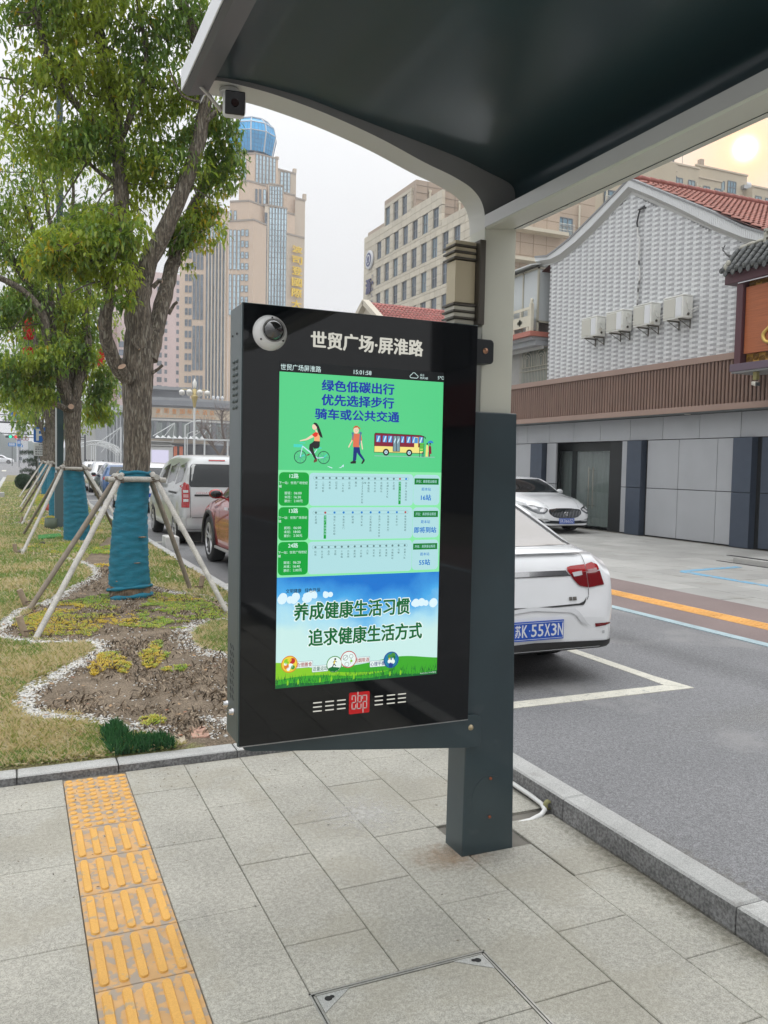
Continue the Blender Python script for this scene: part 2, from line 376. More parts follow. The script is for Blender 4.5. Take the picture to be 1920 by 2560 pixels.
for i in range(10):
    for j in range(44):
        x0=8.13+.6*i; y0=-3+.9*j+(.45 if i%2 else 0); L.append((math.hypot(x0-3,y0+2),x0,y0))
L=[t for t in L if t[2]>0]; L.sort()
g=MB()
for k,(d,x0,y0) in enumerate(L):
    if k<280: slab(x0,x0+.6,y0,y0+.9,plaza,m_pl,'plaza_slab',-.001,.009,.02,.004)
    else: g.cbox(x0+.004,x0+.596,y0+.004,y0+.896,-.02,-.001,.003)
tag(g.build('far_slabs',m_pl,plaza),kind='stuff')
mbl=M('faded_blue_paint',(.17,.38,.55),.7,speck=.2,ss=80,wear=((.33,.34,.33),6,.56,.85))
lpoly([(9.72,10.17),(9.88,10.31),(11.3,10.52),(11.3,10.38),(9.9,10.16),(9.88,8.3),(9.76,8.3)],.004,mbl,plaza)
g=MB(); g.box(11.75,14.3,5.0,11.0,.0,.09); tag(g.build('door_ramp',m_pl),kind='structure')
g=MB(); g.box(11.9,12.0,9.0,11.3,.091,.10); g.box(11.66,11.74,8.8,11.3,-.004,.004); g.build('drain_slot',M('drain_iron',(.05,.05,.05),.6),plaza)
# manhole cover let into the pavement
mc=thing('manhole_cover','square pavement cover of grey granite slabs in a thin steel frame','manhole cover',(1.11,2.0,0))
m_st=M('worn_steel',(.42,.41,.38),.45,metal=.7,var=.15,vs=20)
m_stg=M('steel_plate',(.45,.45,.43),.55,metal=.5,speck=.2,ss=300)
q=MB()
for x0,x1,y0,y1 in ((.803,.809,1.695,2.3),(.813,.819,1.705,2.29),(1.401,1.407,1.705,2.29),(1.411,1.417,1.695,2.3),(.803,1.417,2.294,2.3),(.813,1.407,2.284,2.29),(.803,1.417,1.695,1.701)):
    q.box(x0,x1,y0,y1,-.03,.0015)
q.build('steel_frame',m_st,mc)
for x0,x1,y0,y1 in ((.82,1.4,1.708,1.99),(.82,1.4,1.994,2.283)):
    q=MB(); q.cbox(x0,x1,y0,y1,-.03,-.0005,.002); q.build('cover_slab',m_slab,mc)
for sx,cx in ((1,.822),(-1,1.398)):
    q=MB(); q.prism([(cx,2.281),(cx+sx*.105,2.281),(cx+sx*.0,2.20)][::sx],'z',0,.0018)
    q.lathe([(.012,.0021),(0,.0021)],(cx+sx*.03,2.258,0),n=12,m=1); q.lathe([(.008,.0022),(0,.0022)],(cx+sx*.043,2.262,0),n=10,m=1)
    q.build('corner_plate',[m_stg,M('key_hole',(.01,.01,.01),.8)],mc)
# white hose along the kerb
q=MB(); q.tube([(2.265,6.2,.03),(2.268,4.3,.03),(2.27,3.6,.028),(2.272,3.3,.024),(2.268,3.2,.02),(2.25,3.15,.014),(2.215,3.13,.004),(2.15,3.12,-.008),(2.03,3.12,-.015)],.0115,8)
tag(q.build('white_pipe',M('white_pvc',(.72,.72,.70),.4)),'thin white plastic pipe bent round beside the kerb behind the post','pipe')
q=MB(); q.lathe([(.012,-.012),(.022,-.01),(.022,.01),(.012,.012)],(2.278,3.165,.03),axis='y',n=12)
tag(q.build('pipe_clip',M('brass_olive',(.28,.27,.12),.6)),'small olive brass ring pushed against the kerb at the pipe bend','pipe clip')
# left carriageway beyond the verge
g=MB(); g.box(-30,-.75,4.6,400,-.05,-.008); rl=tag(g.build('main_road',m_asph),kind='structure')
g=MB(); g.box(-.95,-.70,4.6,90,-.05,.05); tag(g.build('verge_edge_kerb',m_kerb),kind='structure')
for k in range(14):
    y=48+k*3.4; line(-2.3,-2.1,y,y+1.7,.0,m_paintw,'lane_dash',rl)
for k in range(10):
    y=60+k*6; line(-5.2,-5.0,y,y+2.5,.0,m_paintw,'lane_dash',rl)
for k in range(7): line(-9+k*1.0,-8.55+k*1.0,104,110,.0,m_paintw,'crossing_bar',rl)
line(-7.5,-2.4,100,100.5,.0,m_paintw,'stop_line',rl)
line(-1.35,-1.2,24,48,.0,m_paintw,'edge_line',rl)

# ---------- planted verge ----------
PA=[(-0.13,7.97),(-0.06,8.48),(0.07,9.05),(0.29,9.37),(0.5,9.95),(0.7,10.5),(0.87,11.01),(0.99,11.58),(0.98,12.26),(0.9,12.84),(0.76,13.27),(0.54,13.86)]
PB=[(-.5,7.6),(-0.13,7.7),(-0.01,7.46),(0.17,7.31),(0.34,7.28),(0.51,7.23),(0.63,7.12),(0.59,6.78),(0.49,6.6),(0.35,6.35),(0.22,6.14),(0.12,6.0),(0.06,5.83),(0.03,5.59),(0.1,5.37),(0.21,5.22),(0.33,5.15),(0.47,5.05),(0.6,4.9),(0.68,4.8),(0.8,4.78)]
PC=[(2.0,7.78),(1.62,7.78),(1.41,7.46),(1.3,7.09),(1.31,6.71),(1.44,6.44),(1.51,6.36),(1.9,6.3)]
PD=[(1.46,10.28),(1.63,9.73),(1.92,9.41),(2.04,9.14),(2.07,8.71)]
PA0=[(-.5,7.8),(-0.13,7.97)]
soil=[(-.45,7.7),(-.13,7.97),(.29,9.37),(.7,10.5),(1.01,11.57),(.92,13.03),(1.66,17.07),(2.15,15.1),(1.46,10.28),(2.07,8.71),(1.86,7.86),(1.48,7.59),(1.33,6.82),(1.51,6.36),(1.95,6.0),(2.0,4.9),(1.04,4.45),(.77,4.55),(.56,4.98),(.34,5.24),(.1,5.44),(.06,5.74),(.22,6.09),(.65,6.98),(.47,7.3)]
def noise2(x,y,s,seed=0):
    rg=np.random.default_rng(seed); G=rg.random((64,64)); x=np.asarray(x)/s; y=np.asarray(y)/s
    xi=np.floor(x).astype(int); yi=np.floor(y).astype(int); fx=x-xi; fy=y-yi; fx=fx*fx*(3-2*fx); fy=fy*fy*(3-2*fy)
    g=lambda a,b:G[a%64,b%64]
    return (g(xi,yi)*(1-fx)*(1-fy)+g(xi+1,yi)*fx*(1-fy)+g(xi,yi+1)*(1-fx)*fy+g(xi+1,yi+1)*fx*fy)
def fbm(x,y,s,seed=0): return sum(noise2(x,y,s/2**k,seed+k)/2**k for k in range(4))/1.875
def vz(x,y): return .05+.05*np.clip((y-4.5)/2,0,1)*1.0+.03*(fbm(x,y,1.2,5)-.5)+.02*(fbm(x,y,.2,9)-.5)-.03*np.clip((x-1.9)/.4,0,1)
def dpoly(x,y,P):
    d=np.full(np.shape(x),9.)
    for (x1,y1),(x2,y2) in zip(P[:-1],P[1:]):
        t=np.clip(((x-x1)*(x2-x1)+(y-y1)*(y2-y1))/((x2-x1)**2+(y2-y1)**2+1e-9),0,1); d=np.minimum(d,np.hypot(x-x1-t*(x2-x1),y-y1-t*(y2-y1)))
    return d
rings=[PA0+PA,PB,PC,PD,[(1.0,14.0),(.4,14.2),(0,14.5),(.2,15.3)],[(.95,18.3),(.7,19.2),(.9,20.2),(1.6,20.5)],[(.0,21.1),(.5,22.6),(1.0,24.4),(1.0,25.5),(.78,26.3)],[(1.2,19),(1.9,18)],[(0,28),(.8,29),(1.5,28.5)]]
def dring(x,y): return np.minimum.reduce([dpoly(x,y,P) for P in rings])
nx,ny=80,560
xs=np.linspace(-.72,2.29,nx); ys=np.r_[np.linspace(4.50,14,360),np.linspace(14.1,90,ny-360)]
X,Y=np.meshgrid(xs,ys); Zv=vz(X,Y); Zv[:, -1]=.02; Zv[:,0]=.0; Zv[0]=.036
jx=X+.10*(fbm(X,Y,.3,31)-.5); jy=Y+.3*(fbm(X,Y,.3,41)-.5)
so_=inpoly(jx,jy,soil)|((Y>17)&(np.abs(X-1.1+.3*np.sin(Y*.8))<.45))
gr=fbm(X,Y,.7,3)[...,None]; f2=fbm(X,Y,.08,77)[...,None]
cg=np.array([.16,.17,.065])*(gr)+np.array([.27,.225,.135])*(1-gr); cs_=np.array([.20,.158,.115])*(.6+.8*f2)
cc=np.where(so_[...,None],cs_,cg*(.75+.5*f2))
tr_=(X>1.9)[...,None]&(Y<8)[...,None]; 
me=bpy.data.meshes.new('verge'); Vv=np.stack([X,Y,Zv],-1).reshape(-1,3)
F=[(j*nx+i,j*nx+i+1,(j+1)*nx+i+1,(j+1)*nx+i) for j in range(ny-1) for i in range(nx-1)]
me.from_pydata(Vv.tolist(),[],F); ca=me.color_attributes.new('Col','FLOAT_COLOR','POINT'); ca.data.foreach_set('color',np.c_[cc.reshape(-1,3),np.ones(nx*ny)].astype(np.float32).reshape(-1))
me.polygons.foreach_set('use_smooth',[True]*len(F))
m_verge=M('verge_soil',(.2,.2,.1),.95,spec=.2,attr='Col',speck=.35,ss=90,bump=.8,bs=70,bd=.02); me.materials.append(m_verge)
verge=tag(link('verge_soil',me),kind='structure')
# white pebbles edging the beds
def along(P,n,wd,rg):
    P=np.array(P); d=np.r_[0,np.cumsum(np.hypot(*np.diff(P,axis=0).T))]; t=rg.uniform(0,d[-1],n); x=np.interp(t,d,P[:,0]); y=np.interp(t,d,P[:,1]); return x+rg.normal(0,wd,n),y+rg.normal(0,wd*1.5,n)
px,py=[],[]
for P,n,wd in ((PA0+PA,4600,.046),(PB,5200,.048),(PC,1700,.055),(PD,700,.05),(rings[4],500,.06),(rings[5],700,.06),(rings[6],900,.06),(rings[7],300,.06),(rings[8],300,.06)):
    a,b=along(P,n,wd,RNG); px.append(a);py.append(b)
px.append(RNG.uniform(0,2.2,900));py.append(RNG.uniform(4.6,9.5,900)); px.append(RNG.uniform(1.0,1.9,1500));py.append(RNG.uniform(4.55,4.95,1500))
px=np.concatenate(px);py=np.concatenate(py); k=(px>-.7)&(px<2.25)&(py>4.55)&((fbm(px,py,.16,23)>.36)|(RNG.random(len(px))<.25)); px,py=px[k],py[k]
bv,bf=blob(3,1,1); n=len(px)
tag(scatter('white_pebbles',bv,bf,np.c_[px,py,vz(px,py)+.003],RNG.uniform(0,6.3,n),np.c_[RNG.uniform(.005,.012,n),RNG.uniform(.005,.010,n),RNG.uniform(.003,.006,n)],[M('pebble_white',(.66,.65,.62),.7),M('pebble_grey',(.42,.41,.39),.75),M('pebble_cream',(.60,.54,.44),.7)],RNG.choice(3,n,p=[.62,.25,.13])),kind='stuff')
# sedum ground cover
SP=[[(.03,8.45),(.36,9.24),(.7,9.55),(.99,9.8),(.89,8.88),(1.12,8.53),(1.44,9.67),(1.61,9.62),(1.85,9.09),(1.94,8.36),(1.83,7.87),(1.54,7.88),(1.33,8.37),(1.19,8.33),(1.51,7.73),(1.39,7.47),(1.02,7.7),(.77,7.9),(.59,7.39),(.36,7.54),(.05,7.57),(-.02,8.08)],
[(.46,6.31),(.6,6.73),(.75,6.73),(.78,6.3),(.71,6.04),(.61,6.26),(.49,6.05)],[(.9,6.68),(1.06,7.1),(1.1,6.96),(1.0,6.7),(1.09,6.5),(.93,6.2),(.85,6.18)],[(.95,6.14),(1.15,6.17),(1.18,6.08),(1.1,6.02),(.96,6.09)],[(.67,5.05),(.75,5.09),(.81,4.96),(.77,4.87),(.69,4.86)],
[(.11,15.03),(.37,15.77),(.89,15.95),(1.09,14.8),(.73,13.92),(.22,14.51)],[(1.0,12.43),(1.3,12.54),(1.27,12.18),(1.04,11.98)],[(1.02,14.56),(1.66,15.49),(1.48,13.74),(1.02,13.85)],[(.42,22.63),(1.05,23.78),(1.01,19.97),(.48,20.53)],[(.6,28),(1.5,29),(1.5,38),(.7,38)],[(1.4,18),(1.7,18),(1.7,26),(1.4,26)]]
sx,sy=[],[]
for i,P in enumerate(SP):
    a=np.array(P); lo,hi=a.min(0)-.05,a.max(0)+.05; ar=np.prod(hi-lo); n=int(min(9000,ar*(3600 if i<5 else 420)))
    x=RNG.uniform(lo[0],hi[0],n); y=RNG.uniform(lo[1],hi[1],n)
    k=inpoly(x+.1*(fbm(x,y,.2,7)-.5),y+.25*(fbm(x,y,.25,17)-.5),P)&((fbm(x,y,.22,55)>.40)|(i in (1,2,3,4))); sx.append(x[k]);sy.append(y[k])
sx=np.concatenate(sx);sy=np.concatenate(sy);n=len(sx)
tv=[];tfc=[]
for k in range(5):
    a=k*1.256; c,s_=math.cos(a),math.sin(a); b=len(tv); tv+=[(0,0,.3),(c*.8-s_*.35,s_*.8+c*.35,.9),(c*1.15,s_*1.15,1.2),(c*.8+s_*.35,s_*.8-c*.35,.9)]; tfc.append((b,b+1,b+2,b+3))
yel=fbm(sx,sy,.5,88)+RNG.normal(0,.09,n)
mi=np.where(yel>.60,1,np.where(yel<.42,2,0)); mi=np.where((sx>1.05)&(sy<9),np.where(RNG.random(n)<.6,2,0),mi)
tag(scatter('sedum_cover',tv,tfc,np.c_[sx,sy,vz(sx,sy)-.002],RNG.uniform(0,6.3,n),np.where(sy<12,1,1.9)*RNG.uniform(.009,.02,n),[M('sedum_lime',(.42,.44,.09),.6,tl=.3),M('sedum_yellow',(.58,.44,.08),.6,tl=.3),M('sedum_green',(.25,.38,.07),.6,tl=.3)],mi),kind='stuff')
# lawn: green and straw blades
blade=[(-.06,0,0),(.06,0,0),(.0,.12,.6),(-.02,.42,1)]
def grass(name,n,x0,x1,y0,y1,cond,hs,mats,pr,seedn,wide=1.0):
    x=RNG.uniform(x0,x1,n); y=y0+(y1-y0)*RNG.random(n)**1.25; k=cond(x,y); x,y=x[k],y[k]; n=len(x)
    h=RNG.uniform(*hs,n)*(.7+.6*fbm(x,y,.3,seedn)); p=pr(x,y)
    return tag(scatter(name,[(-.11*wide,0,0),(.11*wide,0,0),(.03*wide,.25,.6),(-.02,.8,.95)],[(0,1,2,3)],np.c_[x,y,vz(x,y)-.004],RNG.uniform(0,6.3,n),h,mats,p,tilt=RNG.uniform(-.8,.35,n)),kind='stuff')
lawn=lambda x,y: ~inpoly(x,y,soil)&(dring(x+.08*(fbm(x,y,.15,61)-.5),y)>.065)&(x<2.27)
ms=[M('blade_straw',(.58,.49,.31),.8,tl=.25),M('blade_olive',(.30,.32,.11),.7,tl=.3),M('blade_green',(.19,.29,.08),.6,tl=.3),M('blade_pale',(.60,.53,.37),.8,tl=.2)]
def pr(x,y):
    gq=fbm(x,y,.55,3)+.12*np.clip((y-8)/6,-.5,1)+.22*np.exp(-((x-.2)**2/.03+(y-6.95)**2/.1)); r_=RNG.random(len(x)); t=np.clip((gq-.42)*3.2,0,1)
    return np.where(r_<t*.55,2,np.where(r_<t*.55+.22+.1*t,1,np.where(r_<.9,0,3)))
grass('lawn_grass',190000,-.7,2.27,4.52,9.5,lawn,(.022,.05),ms,pr,4,.8)
grass('lawn_grass',56000,-.7,2.27,9.5,20,lawn,(.03,.065),ms,pr,4,1.6)
grass('lawn_grass',22000,-.7,2.27,20,60,lawn,(.03,.06),ms,pr,4,3)
grass('straw_mulch',26000,-.1,2.2,4.6,12,lambda x,y:inpoly(x,y,soil)&(fbm(x,y,.2,12)>.42),(.02,.05),[M('mulch',(.27,.21,.15),.9),M('mulch_pale',(.46,.37,.27),.9),M('mulch_dark',(.09,.07,.05),.9)],lambda x,y:RNG.choice(3,len(x),p=[.45,.2,.35]),6)
tuft=[(.44,4.85),(.54,4.97),(.57,4.68),(.65,4.62),(.74,4.63),(.79,4.5),(.64,4.5),(.47,4.5),(.44,4.6)]
x=RNG.uniform(.4,.85,9000); y=RNG.uniform(4.46,5.0,9000); k=inpoly(x,y,tuft); x,y=x[k],y[k]; n=len(x)
tag(scatter('grass_tuft',[(-.05,0,0),(.05,0,0),(.03,.2,.6),(0,.65,1)],[(0,1,2,3)],np.c_[x,y,vz(x,y)-.004],RNG.uniform(0,6.3,n),RNG.uniform(.03,.07,n),[M('tuft_green',(.045,.15,.055),.55,tl=.3),M('tuft_dark',(.03,.10,.04),.55,tl=.3)],RNG.integers(0,2,n),tilt=RNG.uniform(-.1,.8,n)),'dark green grass tuft growing over the kerb edge','grass',kind='stuff')
n=420; x=RNG.uniform(-.6,2.2,n);y=RNG.uniform(4.5,11,n)
tag(scatter('fallen_leaves',[(-1,0,0),(-.2,-.45,.15),(1,0,.25),(-.2,.45,.15)],[(0,1,2,3)],np.c_[x,y,vz(x,y)+.012],RNG.uniform(0,6.3,n),RNG.uniform(.012,.03,n),[M('fallen_tan',(.38,.24,.13),.8),M('fallen_brown',(.17,.08,.045),.8),M('fallen_red',(.33,.12,.06),.8)],RNG.choice(3,n,p=[.6,.25,.15])),kind='stuff')
def slabrock(P,mat,lab,z=.052):
    q=MB(); q.prism(P,'z',z-.03,z+.012); return tag(bevel(q.build('stone_slab',mat),.006),lab,'stone slab')
slabrock([(.8,4.72),(.88,4.74),(.86,4.6),(.85,4.52),(.75,4.52)],M('paver_tan',(.42,.36,.27),.85,var=.15,vs=20,speck=.15,bump=.4),'tan broken slab set flat in the dirt by the verge kerb')
slabrock([(.91,4.78),(1.01,4.79),(1.0,4.6),(.9,4.61)],M('paver_pink',(.46,.28,.21),.85,var=.15,vs=20,speck=.15,bump=.4),'pinkish broken slab set flat in the dirt by the verge kerb')
# bits on the verge
q=MB(); q.prism([(.39,17.3),(.81,17.66),(.82,16.9),(.38,16.5)],'z',.08,.15); 
tag(bevel(q.build('green_mat',M('green_mat',(.04,.22,.04),.9,var=.3,vs=20,bump=.8,bs=80)),.02),'rolled strip of bright green artificial turf on the lawn','turf mat')
q=MB(); q.prism([(-.05,16.9),(.36,17.16),(.35,16.6),(-.05,16.3)],'z',.06,.11)
tag(bevel(q.build('concrete_strip',M('speckled_white',(.5,.5,.48),.9,speck=.4,ss=30)),.01),'speckled pale concrete strip beside the green turf mat','concrete strip')
q=MB(); q.ell((.43,15.76,.10),(.07,.07,.06)); tag(q.build('soil_ball',m_dirt),'small dark ball of earth lying on the lawn','clod')
q=MB(); q.lathe([(.0,0),(.10,0),(.13,.02),(.13,.26),(.115,.26),(.115,.24),(0,.24)],(.70,19.4,.07)); 
tag(q.build('planter_pot',M('pot_green',(.10,.13,.09),.6)),'low dark green flower pot by the foot of the lamp post','pot')
q=MB(); q.lathe([(0,0),(.14,0),(.17,.02),(.17,.22),(.15,.22),(.15,.2),(0,.2)],(.98,26.5,.07)); 
tag(q.build('planter_pot',M('pot_red',(.42,.09,.05),.6)),'round red plastic flower pot on the lawn far along','pot')
q=MB(); q.cbox(-.12,.12,-.22,.22,0,.24,.015); o=q.build('kerb_marker',M('concrete_block',(.55,.55,.53),.85,speck=.15,var=.1)); o.location=(2.62,15.6,0); tag(o,'pale concrete block standing against the street kerb near the red car','concrete block')
q=MB(); q.cbox(-.12,.12,-.22,.22,0,.24,.015); o=q.build('kerb_marker',M('concrete_block2',(.45,.45,.43),.85)); o.location=(-.52,36,.04); tag(o,'small grey concrete block on the far road side of the lawn','concrete block')

# stains: rust round the post foot, pale cement dust behind it
def stain(name,rgb,poly,cx,cy,rx,ry,z,k=.75,par=None):
    m=bpy.data.materials.new(name); m.use_nodes=True; t=m.node_tree; n=t.nodes; l=t.links; b=n['Principled BSDF']; b.inputs['Base Color'].default_value=(*rgb,1); b.inputs['Roughness'].default_value=.9
    g=n.new('ShaderNodeNewGeometry'); mp=n.new('ShaderNodeMapping'); mp.vector_type='TEXTURE'; mp.inputs['Location'].default_value=(cx,cy,0); mp.inputs['Scale'].default_value=(rx,ry,1); l.new(g.outputs['Position'],mp.inputs[0])
    sp=n.new('ShaderNodeSeparateXYZ'); l.new(mp.outputs[0],sp.inputs[0]); cm_=n.new('ShaderNodeCombineXYZ'); l.new(sp.outputs[0],cm_.inputs[0]); l.new(sp.outputs[1],cm_.inputs[1])
    ln=n.new('ShaderNodeVectorMath'); ln.operation='LENGTH'; l.new(cm_.outputs[0],ln.inputs[0])
    nz=n.new('ShaderNodeTexNoise'); nz.inputs['Scale'].default_value=38; nz.inputs['Detail'].default_value=6; l.new(g.outputs['Position'],nz.inputs[0])
    a=n.new('ShaderNodeMath'); a.operation='MULTIPLY_ADD'; l.new(nz.outputs[0],a.inputs[0]); a.inputs[1].default_value=2.2; a.inputs[2].default_value=-.15
    s1=n.new('ShaderNodeMath'); s1.operation='SUBTRACT'; l.new(a.outputs[0],s1.inputs[0]); l.new(ln.outputs[1],s1.inputs[1])
    m2=n.new('ShaderNodeMath'); m2.operation='MULTIPLY'; m2.use_clamp=True; l.new(s1.outputs[0],m2.inputs[0]); m2.inputs[1].default_value=k
    l.new(m2.outputs[0],b.inputs['Alpha'])
    q=MB(); q.add([(x,y,z) for x,y in poly],[tuple(range(len(poly)))]); return tag(q.build(name,m,par or pav),kind='stuff')
stain('rust_stain',(.36,.19,.08),[(1.36,2.6),(2.0,2.6),(2.0,2.905),(1.672,2.905),(1.668,3.15),(1.36,3.15)],1.64,2.93,.20,.14,.0026,.38)
stain('cement_dust',(.62,.61,.58),[(1.05,3.2),(1.7,3.2),(1.7,3.9),(1.05,3.9)],1.45,3.45,.26,.22,.0026,.55)
stain('dust_streak',(.34,.33,.31),[(3.2,3.2),(6.2,3.2),(6.2,4.6),(3.2,4.6)],4.9,3.9,1.3,.28,.0022,.35,road)
stain('oil_mark',(.05,.05,.05),[(2.8,4.8),(4.4,4.8),(4.4,6.4),(2.8,6.4)],3.5,5.3,.4,.3,.0022,.3,road)
stain('tyre_mark',(.09,.09,.09),[(4.7,1.5),(5.9,1.5),(5.9,14),(4.7,14)],5.3,6.5,.35,6.0,.0024,.22,road)
stain('gutter_dirt',(.24,.21,.15),[(2.42,1.6),(2.75,1.6),(2.75,3.4),(2.42,3.4)],2.46,2.4,.16,.8,.0026,.5,road)
stain('foot_dirt',(.20,.18,.13),[(1.9,1.6),(2.283,1.6),(2.283,3.12),(1.9,3.12)],2.28,2.4,.12,.9,.0028,.5)
# ================= BUS SHELTER =================
m_beige=M('beige_coat',(.58,.58,.49),.38,var=.03,vs=3,coat=.15)
m_beam=M('grey_beam',(.50,.50,.485),.32,coat=.25)
m_arc=M('arc_coat',(.56,.56,.51),.38,coat=.15)
m_clad=M('slate_cladding',(.030,.050,.058),.32,coat=.25,var=.12,vs=4,wear=((.06,.075,.08),9,.66,.4))
m_under=M('dark_ceiling',(.022,.042,.048),.30,spec=.45,coat=.15)
sh=thing('bus_shelter','grey steel bus shelter frame with arched arm and glossy dark canopy','bus shelter',(1.8,3.0,0))
# lower cladding: tapering boxed foot
def taper(z0,z1,A,B,mat,par,name,bv=.004):
    P=[(A[0],A[2],z0),(A[1],A[2],z0),(A[1],A[3],z0),(A[0],A[3],z0),(B[0],B[2],z1),(B[1],B[2],z1),(B[1],B[3],z1),(B[0],B[3],z1)]
    q=MB(); q.add(P,[(3,2,1,0),(4,5,6,7),(0,1,5,4),(1,2,6,5),(2,3,7,6),(3,0,4,7)]); return bevel(q.build(name,mat,par),bv)
taper(-.03,1.826,(1.673,1.919,2.908,3.053),(1.690,1.883,2.915,3.06),m_clad,sh,'lower_column')
taper(1.826,2.60,(1.728,1.877,2.95,3.075),(1.731,1.879,2.95,3.075),m_beige,sh,'upper_column')
q=MB(); q.prism([(.082*math.cos(a)+1.795,.145*math.sin(a)*.62+.235) for a in [i*math.pi/20 for i in range(40)]],'y',2.9072,2.911)
q.build('access_cover',m_clad,sh)
m_rust=M('rusty_bolt',(.24,.07,.03),.8,var=.3,vs=300)
for z in (.315,.152):
    q=MB(); q.lathe([(.0,-.008),(.004,-.008),(.0065,-.005),(.0068,0)],(1.797,2.904,z),axis='y',n=8); q.build('rusty_bolt',m_rust,sh)
# arched arm: closed outline in x-z, swept in y

def dense(C,k=5):
    o=[]
    for i in range(len(C)-1):
        p0=C[max(i-1,0)];p1=C[i];p2=C[i+1];p3=C[min(i+2,len(C)-1)]
        for j in range(k):
            t=j/k; o.append(tuple(.5*((2*p1[d])+(-p0[d]+p2[d])*t+(2*p0[d]-5*p1[d]+4*p2[d]-p3[d])*t*t+(-p0[d]+3*p1[d]-3*p2[d]+p3[d])*t**3) for d in (0,1)))
    o.append(C[-1]); return o
def ribbon(q,A,B,m=0,sm=True):
    k=len(A); q.add(list(A)+list(B),[(i,i+1,k+i+1,k+i) for i in range(k-1)],m,sm)
low=dense([(.612,2.885),(.622,2.912),(.66,2.925),(.80,2.921),(.93,2.906),(1.083,2.879),(1.27,2.834),(1.451,2.778),(1.56,2.750),(1.629,2.727),(1.668,2.708),(1.700,2.680),(1.720,2.645),(1.729,2.605),(1.7305,2.563)])
ceil=dense([(.612,2.930),(.70,2.937),(.79,2.937),(.955,2.926),(1.075,2.907),(1.27,2.874),(1.45,2.845),(1.615,2.815),(1.744,2.781),(1.80,2.767),(1.845,2.750),(1.862,2.725),(1.865,2.68),(1.865,2.575)])
# arm: underside ribbon, front face up to the canopy skin, back face
def yy(P,y): return [(p[0],y,p[1]) for p in P]
q=MB(); ribbon(q,yy(low,2.95),yy(low,3.075),0)
topc=[(min(p[0],1.7300),max(p[1]+.16,2.95)) for i,p in enumerate(low)]
ribbon(q,yy(low,2.95),yy(topc,2.95),1,False); ribbon(q,yy(low,3.075),yy(topc,3.075),1,False)
q.add([(1.7305,2.95,2.563),(1.7305,2.95,3.0),(1.8785,2.95,3.0),(1.8785,2.95,2.583)],[(0,1,2,3)],1)
q.add([(1.7305,3.075,2.563),(1.8785,3.075,2.563),(1.8785,3.075,3.0),(1.7305,3.075,3.0)],[(0,1,2,3)],1)
q.add([(1.8785,2.95,2.583),(1.8785,2.95,3.0),(1.8785,3.075,3.0),(1.8785,3.075,2.583)],[(0,1,2,3)],1)
q.build('arched_arm',[m_arc,M('arm_face',(.24,.24,.235),.42)],sh)
q=MB(); q.box(1.736,1.873,2.956,3.07,2.585,2.606); q.build('shadow_gap',M('joint_black',(.02,.02,.02),.8),sh)
# canopy ceiling and top skin
q=MB(); ys=[-1.4+i*.29 for i in range(16)]; ys[-1]=2.944
for a,b in zip(ys[:-1],ys[1:]): ribbon(q,yy(ceil,b),yy(ceil,a),0)
q.build('canopy_ceiling',m_under,sh)
top=dense([(.545,2.945),(.8,3.03),(1.2,3.06),(1.6,3.03),(1.9,2.9)],4)
q=MB(); ribbon(q,yy(top,-1.45),yy(top,3.075),0); 
q.add(yy(top,3.075)+[(1.9,3.075,2.90),(.62,3.075,2.93)],[tuple(range(len(top)+2))],0); q.build('canopy_top',m_beam,sh)
# outer (street side) beam: shallow channel
q=MB(); q.prism([(1.732,2.6145),(1.732,2.566),(1.738,2.560),(1.905,2.583),(1.905,2.95),(1.870,2.95),(1.870,2.60),(1.742,2.6145)],'y',-1.4,2.9485)
q.build('edge_beam',m_beige,sh)
q=MB(); q.box(1.728,1.7315,-1.4,2.9485,2.566,2.6145); q.build('beam_lip',m_beam,sh)
q=MB(); q.prism([(.527,2.858),(.545,2.850),(.61,2.868),(.61,2.932),(.60,2.945),(.53,2.925)],'y',-1.4,2.945); 
q.m=[0]*len(q.m); q.build('front_fascia',M('fascia_under',(.10,.10,.10),.45),sh)
q=MB(); q.box(.521,.5265,-1.4,2.945,2.862,2.93); bevel(q.build('fascia_trim',M('white_trim',(.70,.71,.72),.35),sh),.002)
# canopy lamp bracket block on the column
lm=thing('wall_lamp','tan box lamp with brown ribbed bands fixed to the beige column','lamp',(1.73,2.95,2.3))
m_brz=M('bronze_metal',(.085,.075,.06),.35,metal=.4); m_tan=M('tan_diffuser',(.58,.50,.34),.45); m_tan2=M('tan_cream',(.62,.59,.48),.45)
q=MB(); q.box(1.700,1.7275,2.93,3.06,2.175,2.512); bevel(q.build('back_plate',m_brz,lm),.004)
def band(z,zt,g,mat,name):
    q=MB(); q.box(1.602-g,1.699,2.958-g,3.045+g,z,zt); return bevel(q.build(name,mat,lm),.002)
band(2.262,2.428,-.006,m_tan,'diffuser')
for z in (2.430,2.455,2.480): band(z,z+.0085,.007,m_brz,'rib'); band(z+.0088,z+.0245,-.002,m_tan,'diffuser')
for z in (2.196,2.222,2.248): band(z,z+.0085,.007,m_brz,'rib'); band(z-.0170,z-.0005,-.002 if z>2.2 else -.008,m_tan2,'diffuser')
